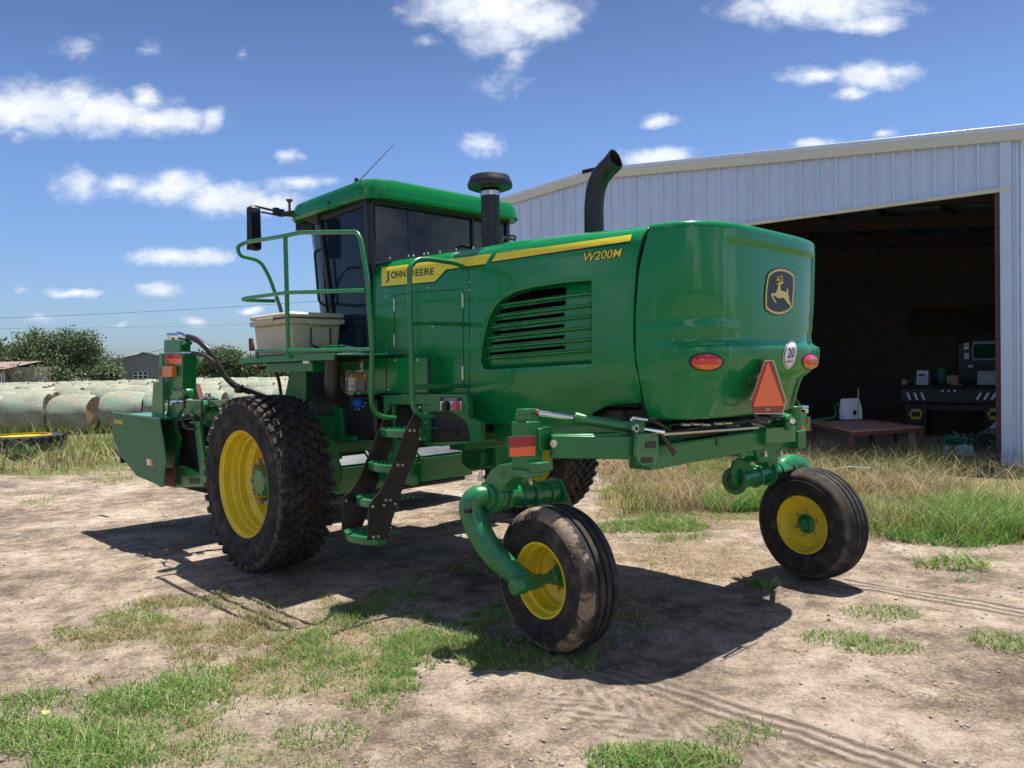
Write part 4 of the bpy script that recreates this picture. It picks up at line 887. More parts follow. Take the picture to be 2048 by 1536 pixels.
# ================================================================== THE WINDROWER
MO = Vector((-1.06, 7.69, 0)); MYAW = math.radians(90+44.7)
MR = Matrix.Rotation(MYAW, 4, 'Z'); MI = (Matrix.Translation(MO) @ MR).inverted(); CL = MI @ CAM; MI3 = MI.to_3x3()
def lray(x, y): return (MI3 @ ray(x, y)).normalized()
def P(x, y, u=None, v=None, z=None):
    d = lray(x, y)
    if u is not None: t = (u-CL.x)/d.x
    elif v is not None: t = (v-CL.y)/d.y
    else: t = (z-CL.z)/d.z
    return CL+d*t
def T(pts, **k): return [P(x, y, **k) for x, y in pts]
W_ = thing('windrower', 'large green self-propelled windrower with yellow wheels parked on bare soil', 'windrower', MO, MYAW)
def lin(x, xs, ys): return float(np.interp(x, xs, ys))
# ---- side shell of the engine hood: v as a function of u and height, rolling over at the shoulder
VS = .84; RSH = .15; VC = -.07
def ztop(u): return lin(-u, [.5, 2.0, 2.25, 3.6], [2.63, 2.60, 2.60, 2.53])
def zcrease(u): return lin(-u, [1.9, 2.0, 2.3, 2.8, 3.5], [1.37, 1.46, 1.55, 1.60, 1.62])
def vside(u, z): return VS-.28*max(0.0, zcrease(u)-z)*smooth01((-u-1.7)/.25)-.012*smooth01((z-2.25)/.3)
def SH(u, s):
    zt = ztop(u); z1 = zt-RSH
    if s <= z1: return Vector((u, vside(u, s), s))
    th = (s-z1)/RSH; b = vside(u, z1)
    if th < math.pi/2: return Vector((u, b-RSH+RSH*math.cos(th), z1+RSH*math.sin(th)))
    e = (s-z1)-RSH*math.pi/2; return Vector((u, b-RSH-e, zt+.05*e))
def grid_mesh(fn, us, ss):
    vs = [fn(u, s) for u in us for s in ss]; m = len(ss)
    return vs, [(i*m+j, (i+1)*m+j, (i+1)*m+j+1, i*m+j+1) for i in range(len(us)-1) for j in range(m-1)]
_gv, _gf = grid_mesh(SH, np.linspace(-.3, -3.8, 90), np.linspace(1.1, 3.4, 110))
SHELL = BVHTree.FromPolygons(_gv, _gf)
def hit(bvh, x, y):
    l, n, i, d = bvh.ray_cast(CL, lray(x, y)); 
    if l is None: return None, None
    return l, (n if n.dot(lray(x, y)) < 0 else -n)
def US(x, y):
    l, n = hit(SHELL, x, y)
    if l is None: raise ValueError(('miss', x, y))
    z1 = ztop(l.x)-RSH
    if l.z <= z1: return (l.x, l.z)
    b = vside(l.x, z1); th = math.atan2(l.z-z1, l.y-(b-RSH)); return (l.x, z1+RSH*min(th, math.pi/2)+max(0, (b-RSH)-l.y))
def inp(q, poly):
    r = False; n = len(poly)
    for i in range(n):
        x1, y1 = poly[i]; x2, y2 = poly[(i+1) % n]
        if (y1 > q[1]) != (y2 > q[1]) and q[0] < (x2-x1)*(q[1]-y1)/(y2-y1)+x1: r = not r
    return r
def cdt(outline, holes=(), sp=.06):
    vs = [Vector(p) for p in outline]; es = [(i, (i+1) % len(outline)) for i in range(len(outline))]
    for h in holes:
        k = len(vs); vs += [Vector(p) for p in h]; es += [(k+i, k+(i+1) % len(h)) for i in range(len(h))]
    x0, x1 = min(p[0] for p in outline), max(p[0] for p in outline); y0, y1 = min(p[1] for p in outline), max(p[1] for p in outline)
    a = x0+sp*.5
    while a < x1:
        b = y0+sp*.5
        while b < y1:
            if inp((a, b), outline) and not any(inp((a, b), h) for h in holes): vs.append(Vector((a, b)))
            b += sp
        a += sp
    V, E_, F_, *_r = delaunay_2d_cdt(vs, es, [], 0, 1e-5)
    fs = []
    for f in F_:
        c = (sum(V[i][0] for i in f)/len(f), sum(V[i][1] for i in f)/len(f))
        if inp(c, outline) and not any(inp(c, h) for h in holes): fs.append(f)
    return V, fs
def densify(pts, d=.05):
    out = []; n = len(pts)
    for i in range(n):
        a, b = Vector(pts[i]), Vector(pts[(i+1) % n]); k = max(1, int((b-a).length/d))
        for j in range(k): out.append(tuple(a+(b-a)*j/k))
    return out
def shell_panel(name, outline, mt, parent, holes=(), off=0.0, th=.012, fn=SH, bevel=.004, sp=.06):
    outline = densify(outline); holes = [densify(h, .04) for h in holes]
    V, F_ = cdt(outline, holes, sp); mb = MB(); ps = []
    for p in V: q = fn(p[0], p[1]); ps.append(q+Vector((0, off, 0)))
    fs = []
    for f in F_:
        n = (ps[f[1]]-ps[f[0]]).cross(ps[f[2]]-ps[f[0]]); fs.append(tuple(f) if (n.y+n.z*.5) > 0 else tuple(reversed(f)))
    me = bpy.data.meshes.new(name); me.from_pydata([tuple(p) for p in ps], [], fs); me.materials.append(mt)
    me.polygons.foreach_set('use_smooth', [True]*len(me.polygons)); me.set_sharp_from_angle(angle=math.radians(30))
    o = bpy.data.objects.new(name, me); C.objects.link(o); o.parent = parent
    s = o.modifiers.new('solid', 'SOLIDIFY'); s.thickness = th; s.offset = -1
    if bevel: b = o.modifiers.new('bevel', 'BEVEL'); b.width = bevel; b.segments = 2; b.limit_method = 'ANGLE'; b.angle_limit = math.radians(50)
    return o
# fine decals laid on a surface
def decal(name, pts, mt, parent, bvh, off=.004, sp=7.0, label=None):
    pts = densify([tuple(map(float, p)) for p in pts], sp); V, F_ = cdt(pts, (), sp); vs = []; ok = True
    for p in V:
        l, n = hit(bvh, p[0], p[1])
        if l is None: l, n = (vs[-1] if vs else Vector((0, 0, 0))), Vector((0, 0, 0))
        vs.append(l+n*off)
    mb = MB(); mb.add(vs, [tuple(f) for f in F_], True); return mb.build(name, mt, parent, label=label, angle=60, weld=False)
def strip(name, pts, wpx, mt, parent, bvh, off=.003):
    mb = MB(); pts = [Vector(p) for p in pts]; k = 0; d = []
    for a, b in zip(pts[:-1], pts[1:]):
        n = max(1, int((b-a).length/12)); d += [a+(b-a)*i/n for i in range(n)]
    d.append(pts[-1]); L_ = []
    for i, p in enumerate(d):
        t = (d[min(i+1, len(d)-1)]-d[max(i-1, 0)]).normalized(); n = Vector((-t.y, t.x)); r = []
        for s in (-.5, .5):
            l, nn = hit(bvh, *(p+n*wpx*s)); 
            if l is None: break
            r.append(l+nn*off)
        if len(r) == 2: L_ += r
    mb.add(L_, [(2*i, 2*i+1, 2*i+3, 2*i+2) for i in range(len(L_)//2-1)]); return mb.build(name, mt, parent, weld=False)
def glyphs(text, bold=0.0):
    c = bpy.data.curves.new('lettering', 'FONT'); c.body = text; c.size = 1.0; c.offset = bold; c.resolution_u = 3; c.fill_mode = 'FRONT'
    o = bpy.data.objects.new('lettering', c); C.objects.link(o); dg = bpy.context.evaluated_depsgraph_get(); me = bpy.data.meshes.new_from_object(o.evaluated_get(dg))
    vs = [tuple(v.co[:2]) for v in me.vertices]; fs = [tuple(p.vertices) for p in me.polygons]; bpy.data.objects.remove(o); bpy.data.curves.remove(c); bpy.data.meshes.remove(me)
    return vs, fs
def lettering(name, pieces, mt, parent, place, label=None):
    """pieces: (text, origin, x vector, y vector, bold) in picture units; every glyph point goes through place()"""
    mb = MB()
    for (tx, o, ex, ey, bold) in pieces:
        vs, fs = glyphs(tx, bold)
        if not vs: continue
        w = max(v[0] for v in vs); h = .70; q = [(o[0]+ex[0]*v[0]/w+ey[0]*v[1]/h, o[1]+ex[1]*v[0]/w+ey[1]*v[1]/h) for v in vs]
        mb.add([place(a, b) for a, b in q], fs)
    return mb.build(name, mt, parent, label=label, weld=False)
def on(bvh, off):
    def f(x, y):
        l, n = hit(bvh, x, y); return l+n*off if l is not None else Vector((0, 0, 0))
    return f
def bolts(pts, place, r=.011, h=.008, parent=W_, mt='zinc', name='bolt'):
    mb = MB()
    for x, y in pts:
        l, n = place(x, y); mb.tube([l-n*.002, l+n*h, l+n*(h+.002)], [r, r, r*.6], 10)
    return mb.build(name, M[mt], parent)
def pl(**k):
    ax = {'u': Vector((-1, 0, 0)), 'v': Vector((0, 1, 0)), 'z': Vector((0, 0, 1))}[list(k)[0]]
    return lambda x, y: (P(x, y, **k), ax)

M['slotdark'] = mat('vent_dark', (.003, .003, .004), .9, spec=.0)
def engine_hood():
    big = 3.0
    top = lambda u: (u, ztop(u)-RSH+RSH*math.pi/2+.14)
    S_ = [US(x, y) for x, y in ((1287, 470), (1279, 490), (1273, 520), (1267, 600), (1266, 680), (1270, 730), (1277, 757), (1283, 806))]
    arch = [US(x, y) for x, y in ((1245, 808), (1212, 813), (1190, 824), (1165, 842), (1158, 852))]
    bot = [US(x, y) for x, y in ((1050, 852), (950, 848), (941, 843))]
    fr = [US(x, y) for x, y in ((938, 780), (937, 715), (941, 650), (952, 585), (968, 535), (983, 508), (997, 492))]
    # louvre opening
    lou = [US(x, y) for x, y in ((1183, 561), (1183, 727), (1080, 733), (975, 739), (966, 736), (962, 725), (963, 700), (969, 670), (977, 640), (988, 616), (1004, 599), (1030, 584), (1070, 574), (1125, 566))]
    hood = shell_panel('engine_hood', [top(S_[0][0]-.01)]+S_+arch+bot+fr+[top(fr[-1][0]-.03)], M['paint'], W_, [lou], bevel=.006, th=.025)
    back = shell_panel('louvre_recess', densify([(a, b) for a, b in lou]), M['paint'], hood, off=-.045, th=.006, bevel=0, sp=.13)
    rim = MB(); L0 = densify([tuple(p) for p in lou], .04); n = len(L0); vs = [SH(*p)+Vector((0, -.005, 0)) for p in L0]+[SH(*p)+Vector((0, -.05, 0)) for p in L0]
    rim.add(vs, [(i, (i+1) % n, (i+1) % n+n, i+n) for i in range(n)]); rim.build('louvre_edge', M['paint'], hood)
    z6 = lambda pts: [US(940+x*.2929, 430+y*.2929) for x, y in pts]
    for q in ([(218, 596), (255, 568), (300, 546), (360, 525), (430, 509), (520, 498), (627, 490), (625, 538), (460, 560), (300, 585)], [(175, 672), (180, 655), (190, 640), (622, 578), (622, 612)], [(148, 742), (155, 722), (613, 665), (613, 690)],
              [(127, 818), (132, 796), (613, 742), (613, 765)], [(113, 888), (118, 868), (613, 818), (613, 840)], [(105, 958), (108, 940), (617, 890), (617, 914)]):
        shell_panel('vent_slot', z6(q), M['slotdark'], hood, off=-.038, th=.003, bevel=0)
    # slats: shaped blades that stand in the opening
    sl = [((985, 612), (1182, 586)), ((977, 634), (1182, 610)), ((972, 656), (1182, 632)), ((968, 677), (1182, 655)), ((966, 697), (1182, 679)), ((963, 718), (1182, 701))]
    for a, b in sl:
        (ua, za), (ub, zb) = US(*a), US(*b); A_, B_ = Vector((ua-.01, VS-.022, za)), Vector((ub+.012, VS-.022, zb)); mb = MB(); n = 8; prof = [(.002, .012), (.012, .006), (.010, -.002), (-.004, -.010), (-.022, -.012), (-.022, -.006), (-.008, .010)]; vs = []
        for i in range(n+1):
            p = A_+(B_-A_)*i/n; e = smooth01(i/1.2) if i < 2 else 1
            for dy, dz in prof: vs.append(p+Vector((0, dy*e, dz*1.0*max(.3, e))))
        m = len(prof); mb.add(vs, [(i*m+j, i*m+(j+1) % m, (i+1)*m+(j+1) % m, (i+1)*m+j) for i in range(n) for j in range(m)]+[tuple(range(m)), tuple(n*m+j for j in range(m))[::-1]]); mb.build('louvre_slat', M['paint'], hood, .002)
    # right half and top of the hood, one rounded shell
    us = np.linspace(-.62, -3.52, 24)
    def R_(u, s):                                                # s 0..1 from left shoulder across the top and down the right side
        l = [(VS-RSH-.13, ztop(u)-.03), (.2, ztop(u)+.02), (VC*2-.45, ztop(u)+.02), (VC*2-VS+.16, ztop(u)-.0), (VC*2-VS+.05, ztop(u)-.04), (VC*2-VS, ztop(u)-.15), (VC*2-VS, 1.9), (VC*2-VS+.04, 1.33)]
        k = s*7; i = min(6, int(k)); f = k-i; a, b = l[i], l[i+1]; dz = 0
        z = a[1]+(b[1]-a[1])*f; return Vector((u, a[0]+(b[0]-a[0])*f, z+(dz if i < 3 and z > 2.5 else 0)))
    v_, f_ = grid_mesh(R_, us, np.linspace(0, 1, 29)); mb = MB(); mb.add(v_, f_, True); mb.build('hood_top', M['paint'], W_)
    # front fixed side panel
    L = [US(x, y) for x, y in ((745, 531), (737, 548), (736, 600), (738, 713), (741, 793))]; B_ = [US(x, y) for x, y in ((850, 795), (952, 793), (950, 715), (953, 650), (963, 587), (978, 540), (994, 505))]
    pan = shell_panel('side_panel', [top(-.62)]+[(-.62, ztop(-.62)-.05)]+L+B_+[top(B_[-1][0])], M['paint'], W_, off=-.014, th=.02, bevel=.005)
    _v, _f = grid_mesh(lambda u, s: SH(u, s)+Vector((0, -.014, 0)), np.linspace(-.4, -2.3, 50), np.linspace(1.3, 2.9, 80)); PB = BVHTree.FromPolygons(_v, _f)
    dm = M['decal_black']
    for q, w in (([(789, 690), (789, 589), (927, 578), (927, 772)], 1.6), ([(938, 540), (940, 790)], 1.2)): strip('panel_gap', q, w, dm, pan, PB, .0015)
    bolts([(773, 581), (773, 594), (855.6, 576), (774, 692), (774, 706), (940, 564), (940, 580), (866, 653)], lambda x, y: hit(PB, x, y), .006, .004, pan, 'decal_white', 'rivet')
    bolts([(780, 513), (817, 509), (827, 508), (848, 505), (856, 504), (880, 501), (913, 497), (947, 493)], lambda x, y: (P(x, y+4, v=.70), Vector((0, 0, 1))), .008, .012, pan, 'zinc', 'bolt')
    for (x, y) in ((790, 610), (790, 682), (927, 601), (927, 746)):
        l, n = hit(PB, x, y); MB().box(l+n*.006, (.018, .014, .11)).build('hinge', M['zinc'], pan, .003)
    # yellow stripe and lettering
    y1 = decal('stripe_decal', [(764, 536), (874, 522), (985, 508), (978, 527), (893, 539), (871, 563), (764, 573)], M['decal_yellow'], pan, PB, .0045)
    strip('stripe_border', [(764, 574.2), (871, 564.3), (893.5, 540.3), (978, 528.3)], 2.6, dm, pan, PB, .003)
    ex = lambda w: (w, -w*.105)
    lettering('lettering', [('J', (774, 559.5), ex(5.2), (0, -17.0), .0), ('OHN', (783, 557), ex(29), (0, -13.2), .012), ('D', (818, 554), ex(11), (0, -15.5), .012), ('EERE', (831, 552.5), ex(38), (0, -13.2), .012)], dm, pan, on(PB, .0075))
    decal('stripe_decal', [(994, 507.5), (1100, 493), (1264.6, 469.6), (1261, 482.5), (1100, 506), (984, 523.5)], M['decal_yellow'], hood, SHELL, .0045)
    strip('stripe_border', [(984, 524.8), (1100, 507.5), (1261, 484)], 2.4, dm, hood, SHELL, .003)
    for b, mt, o in ((.026, dm, .003), (-.008, M['decal_yellow'], .006)):
        lettering('model_lettering', [('W200M', (1165.5, 523.5), (76, -10.0), (4.2, -16.8), b+.018)], mt, hood, on(SHELL, o))
    return hood, pan, PB
hood, pan, PB = engine_hood()

# ---- rear body shell
ZT = [1.34, 1.38, 1.42, 1.48, 1.54, 1.58, 1.62, 1.70, 1.78, 1.82, 1.87, 1.95, 2.1, 2.3, 2.4, 2.52, 2.6]
NT = [2.45, 2.45, 2.35, 2.3, 2.3, 2.4, 2.95, 3.5, 3.5, 3.25, 3.1, 3.2, 3.45, 3.65, 3.8, 3.9, 3.9]
AT = [.50, .51, .53, .55, .57, .58, .60, .62, .62, .60, .60, .60, .60, .60, .60, .60, .60]
def tail_pt(t, z):                                              # t from -1 (right front) through 0 (rear centre) to 1 (left front)
    n, A_ = lin(z, ZT, NT), lin(z, ZT, AT); n += (lin(z, [1.34, 1.5, 1.62, 1.8, 1.95], [3.0, 3.15, 3.3, 3.35, 3.3])-n)*smooth01(t/.3)*(1 if z < 1.95 else 0)*smooth01((1.95-z)/.05); w = .91-.22*max(0, 1.6-z)-.012*smooth01((z-2.25)/.3)
    # left front edge follows the seam curve
    useam = lin(z, [1.34, 1.45, 1.60, 1.75, 2.0, 2.25, 2.42, 2.6], [-3.47, -3.45, -3.445, -3.42, -3.425, -3.455, -3.50, -3.56])-.004
    if abs(t) > .72:
        q = (abs(t)-.72)/.28; u0 = -3.3-A_*(math.cos(.72*math.pi/2))**(2/n); u0b = min(useam-.02, u0) if False else u0
        th0 = .72*math.pi/2; v0 = w*abs(math.sin(th0))**(2/n); u = u0+(useam-u0)*q; sup = 1-abs((u+3.3)/A_)**n if u < -3.3 else 1; v = w*max(0, sup)**(1/n)
        return Vector((u, VC+math.copysign(v, t), z))
    th = abs(t)*math.pi/2; c, s = math.cos(th), math.sin(th); u = -3.3-A_*c**(2/n); v = w*s**(2/n)
    p = Vector((u, VC+math.copysign(v, t) if t else VC, z))
    # recessed rear panel, light pods with a shelf above
    a = abs(p.y-VC); rec = smooth01((.60-a)/.028)*smooth01((2.43-z)/.025)*smooth01((z-1.2)/.05)
    p.x += .015*rec
    pod = smooth01(1.6*(1-((a-.74)/.25)**2))*smooth01((1.80-z)/.022)*smooth01((z-1.605)/.05)
    dish = smooth01(1-((a-.70)/.27)**2)*smooth01((z-1.78)/.03)*smooth01((1.93-z)/.12)
    nrm = Vector((-1, math.copysign(.6*smooth01((a-.4)/.4), p.y-VC), 0)).normalized(); p += nrm*(.016*pod-.010*dish); return p
def tail():
    ts = sorted(set([round(x, 4) for x in np.linspace(-1, 1, 121)])); zs = list(np.linspace(1.36, 2.49, 76))
    vs = [tail_pt(t, z) for z in zs for t in ts]; n = len(ts); rows = len(zs)
    # roll over at the top edge, then close with a crowned lid
    for (dz, k) in ((.018, .006), (.03, .02), (.036, .045), (.045, .15), (.05, .5), (.05, .98)):
        for t in ts:
            p = tail_pt(t, 2.49); c = Vector((-3.4, VC, 0)); vs.append(Vector((p.x+(c.x-p.x)*k*(1 if p.x < -3.5 else .3), p.y+(c.y-p.y)*k, 2.49+dz+(.014 if False else 0)+.03*smooth01((p.x+3.95)/.5)*smooth01(abs(p.y-VC)/.5)*0)))
    rows += 6
    # lower edge turns under
    low = []
    for (dz, k) in ((-.012, .03), (-.015, .12)):
        low.append([Vector((p.x+(-3.3-p.x)*k, p.y+(VC-p.y)*k, 1.36+dz)) for p in (tail_pt(t, 1.36) for t in ts)])
    allv = []
    for r in reversed(low): allv += r
    allv += vs; rows += 2
    fs = [(i*n+j, i*n+j+1, (i+1)*n+j+1, (i+1)*n+j) for i in range(rows-1) for j in range(n-1)]
    mb = MB(); mb.add(allv, fs, True); o = mb.build('rear_hood', M['paint'], W_, angle=50); 
    bv = BVHTree.FromPolygons([tuple(v) for v in allv], fs); return o, bv
rear, TB = tail()
def tail_details():
    # dark gap between the hood and the rear hood
    mb = MB(); ss = list(np.linspace(1.38, ztop(-3.45)-RSH+RSH*1.57+.3, 40)); vs = []
    for s in ss:
        z = min(s, 2.5); us = lin(z, [1.34, 1.45, 1.60, 1.75, 2.0, 2.25, 2.42, 2.6], [-3.47, -3.45, -3.445, -3.42, -3.425, -3.455, -3.50, -3.56])
        a, b = SH(us+.05, s), SH(us-.05, s); vs += [a-Vector((0, .03, .03 if s > 2.45 else 0)), b-Vector((0, .03, .03 if s > 2.45 else 0))]
    mb.add(vs, [(2*i, 2*i+1, 2*i+3, 2*i+2) for i in range(len(ss)-1)]); mb.build('hood_seal', M['decal_black'], W_)
    # tail lights
    for (cx, cy, rx, ry) in ((1412.5, 724, 32, 16.5), (1620, 723, 15.5, 15)):
        l = MB(); b = MB(); rings = 7; n = 36
        for mbx, s0, hgt, sel in ((b, 1.12, .006, None), (l, 1.0, .022, 1)):
            vs = []; c0, n0 = hit(TB, cx, cy)
            for i in range(rings+1):
                q = i/rings; 
                for k in range(n):
                    a = 2*math.pi*k/n; p, nn = hit(TB, cx+rx*s0*q*math.cos(a), cy+ry*s0*q*math.sin(a)); p = p if p is not None else c0
                    vs.append(p+n0*(hgt*math.sqrt(max(0, 1-q**2.6))+.002))
            fs = []; 
            for i in range(rings):
                for k in range(n): fs.append((i*n+k, i*n+(k+1) % n, (i+1)*n+(k+1) % n, (i+1)*n+k))
            mbx.add(vs, fs, True)
            if sel:
                for j, f in enumerate(mbx.f):
                    k = j % n; mbx.m[j] = 1 if math.sin(2*math.pi*(k+.5)/n)*(j//n+.5)/rings > .28 else 0
        t_ = l.build('tail_light', [M['redlens'], M['amber']], W_, weld=False); b.build('light_seal', M['decal_black'], t_, weld=False)
    # leaping animal badge
    q = lambda pts: [(1500+x/4.267, 500+y/4.267) for x, y in pts]
    bo = [(165, 183), (205, 160), (250, 152), (300, 160), (345, 180), (375, 210), (378, 300), (370, 400), (362, 490), (330, 528), (290, 550), (240, 560), (190, 552), (145, 528), (120, 500), (118, 400), (126, 300), (142, 210)]
    c = Vector((248, 355)); sc = lambda k: [tuple(c+(Vector(p)-c)*k) for p in bo]
    bd = decal('badge', q(bo), M['decal_black'], rear, TB, .004, 5); decal('badge_ring', q(sc(.955)), M['logo_gold'], bd, TB, .006, 5); decal('badge_field', q(sc(.86)), M['decal_black'], bd, TB, .008, 5)
    deer = [(225, 285), (212, 296), (208, 290), (240, 278), (256, 272), (278, 270), (272, 282), (262, 290), (250, 296), (246, 318), (250, 345), (270, 352), (298, 360), (304, 352), (298, 335), (300, 322), (308, 326), (316, 352), (312, 372), (318, 395), (322, 430), (334, 460), (342, 500), (336, 496), (322, 468), (300, 448), (285, 420), (272, 410), (240, 414), (218, 408), (200, 392), (182, 388), (188, 405), (200, 425), (212, 448), (208, 456), (192, 438), (176, 410), (165, 388), (168, 376), (188, 370), (206, 368), (214, 352), (222, 325), (228, 300)]
    decal('badge_animal', q(deer), M['logo_gold'], bd, TB, .0105, 3)
    ant = MB(); 
    for l_ in ([(240, 282), (232, 262), (226, 240), (216, 228)], [(232, 262), (215, 254)], [(226, 240), (240, 232), (238, 214)], [(246, 278), (262, 262), (266, 236), (258, 210)], [(264, 250), (252, 238), (246, 218)], [(248, 274), (256, 262), (222, 250), (206, 262)]):
        pts = []
        for p in q(l_):
            a, n = hit(TB, *p); pts.append(a+n*.0105)
        ant.tube(pts, .003, 6)
    ant.build('badge_antlers', M['logo_gold'], bd)
    ell = lambda cx, cy, rx, ry, rot=0, n=28: [(cx+rx*math.cos(t)*math.cos(rot)-ry*math.sin(t)*math.sin(rot), cy+rx*math.cos(t)*math.sin(rot)+ry*math.sin(t)*math.cos(rot)) for t in [2*math.pi*i/n for i in range(n)]]
    sp = decal('speed_sticker', ell(1578.5, 709, 13.2, 28.4, .18), M['decal_white'], rear, TB, .004, 5)
    decal('sticker_ring', ell(1578.5, 709, 11.9, 26.2, .18), M['decal_black'], sp, TB, .006, 5); decal('sticker_field', ell(1578.5, 709, 10.9, 24.6, .18), M['decal_white'], sp, TB, .008, 5)
    lettering('sticker_lettering', [('20', (1572, 716), (13.5, -1.5), (1.5, -20), .01), ('mile/h', (1569, 726), (13.5, -2), (.6, -7), .0)], M['decal_black'], sp, on(TB, .011))
M['logo_gold'] = mat('gold_decal', (.72, .55, .14), .35, var=.03)
tail_details()
def smv():
    u = -3.95; T_ = lambda pts: T(pts, u=u)
    e = MB(); e.prism(T_([(1532, 722), (1546, 722), (1571, 801), (1565, 826), (1510, 826), (1504, 801)]), (.006, 0, 0)); s = e.build('slow_vehicle_sign', M['smv_red'], W_, .001)
    o = MB(); o.prism(T(((1530.5, 720), (1547.5, 720), (1573, 801), (1566.5, 828), (1508.5, 828), (1502, 801)), u=u+.004), (.004, 0, 0)); o.build('sign_plate', M['zinc'], s)
    MB().prism(T(((1537, 725), (1568.3, 811.5), (1508, 813)), u=u-.003), (.002, 0, 0)).build('orange_triangle', M['orange'], s)
    MB().prism(T(((1532, 817.3), (1540, 817.1), (1540, 820.5), (1532, 820.7)), u=u-.003), (.002, 0, 0)).build('sign_mark', M['grey_text'], s)
    b = MB(); b.tube(fillet([P(1507, 820, u=-3.93), P(1516, 843, u=-3.92), P(1540, 846, u=-3.92), P(1544, 826, u=-3.93)], .04), .010, 8); b.tube([P(1540, 780, u=-3.93), P(1540, 780, u=-3.8)], .01, 8); b.build('sign_bracket', M['black'], s)
smv()

# ---- exhaust and air intake
def stacks():
    rr = (P(1206, 440, v=.2)-P(1171, 440, v=.2)).length*.5*.86
    c = P(1188, 455, v=.2); c.z = 2.45; Rr = lambda x, y: P(x, y, u=c.x) 
    # bend plane faces roughly across the picture
    pts = [Vector((c.x, c.y, 2.4)), P(1188, 430, v=c.y), P(1189, 400, v=c.y), P(1192, 378, v=c.y), P(1199, 358, v=c.y), P(1210, 342, v=c.y), P(1222, 330, v=c.y), P(1231, 319, v=c.y)]
    pts = curve_pts(pts, 5); mb = MB(); n = 28
    mb.tube(pts, rr, n, caps=False); k = len(pts); end = mb.v[-n:]
    # slash cut: stretch the last ring, then an inner wall
    d = (pts[-1]-pts[-2]).normalized(); c0 = pts[-1]; up = Vector((0, 0, 1)); new = []
    for p in end:
        q = Vector(p); h = (q-c0).dot(up); new.append(tuple(q+d*(h*.55)))
    mb.v[-n:] = new; base = len(mb.v)-n; ins = []
    for p in new: ins.append(tuple(c0+(Vector(p)-c0)*.9))
    deep = [tuple(Vector(p)-d*.25) for p in ins]; i0 = len(mb.v); mb.v += ins+deep
    for k_ in range(n):
        j = (k_+1) % n; mb.f += [(base+k_, base+j, i0+j, i0+k_), (i0+k_, i0+j, i0+n+j, i0+n+k_)]; mb.m += [0, 0]; mb.sm += [False, True]
    mb.f.append(tuple(i0+n+k_ for k_ in range(n))); mb.m.append(0); mb.sm.append(False)
    mb.build('exhaust_stack', M['black'], W_)
    MB().lathe([(rr*1.9, 0), (rr*1.9, .03), (rr*1.3, .05), (rr*1.05, .06)], (c.x, c.y, 2.60), (0, 0, 1), 32).build('stack_collar', M['paint'], W_)
    a, b = P(966, 470, v=.52), P(998, 470, v=.52); w = (b-a).length*.5*.80; c = P(982, 470, v=.52)
    zt = P(983, 383, v=.52).z; st = MB(); st.cyl((c.x, c.y, 2.4), (c.x, c.y, zt-.03), w, 28); s = st.build('air_intake', M['black'], W_)
    MB().cyl((c.x, c.y, zt-.035), (c.x, c.y, zt), w*1.04, 28).build('clamp', M['zinc'], s)
    s_ = (P(1020, 365, v=.52)-P(945, 365, v=.52)).length*.5*.82; zc = P(983, 350, v=.52).z; z0 = P(983, 378, v=.52).z
    MB().lathe([(w, z0), (s_*.75, z0-.005), (s_*.97, z0+.01), (s_, z0+.035), (s_*.94, zc-.045), (s_*.86, zc-.012), (s_*.7, zc), (0, zc+.005)], (c.x, c.y, 0), (0, 0, 1), 40).build('rain_cap', M['black'], s)
    m = MB(); m.tube(fillet([P(1003, 486, v=-.4), P(1008, 474, v=-.45), P(1030, 480, v=-.6)], .05), .012, 6); m.build('intake_bracket', M['black'], W_)
stacks()

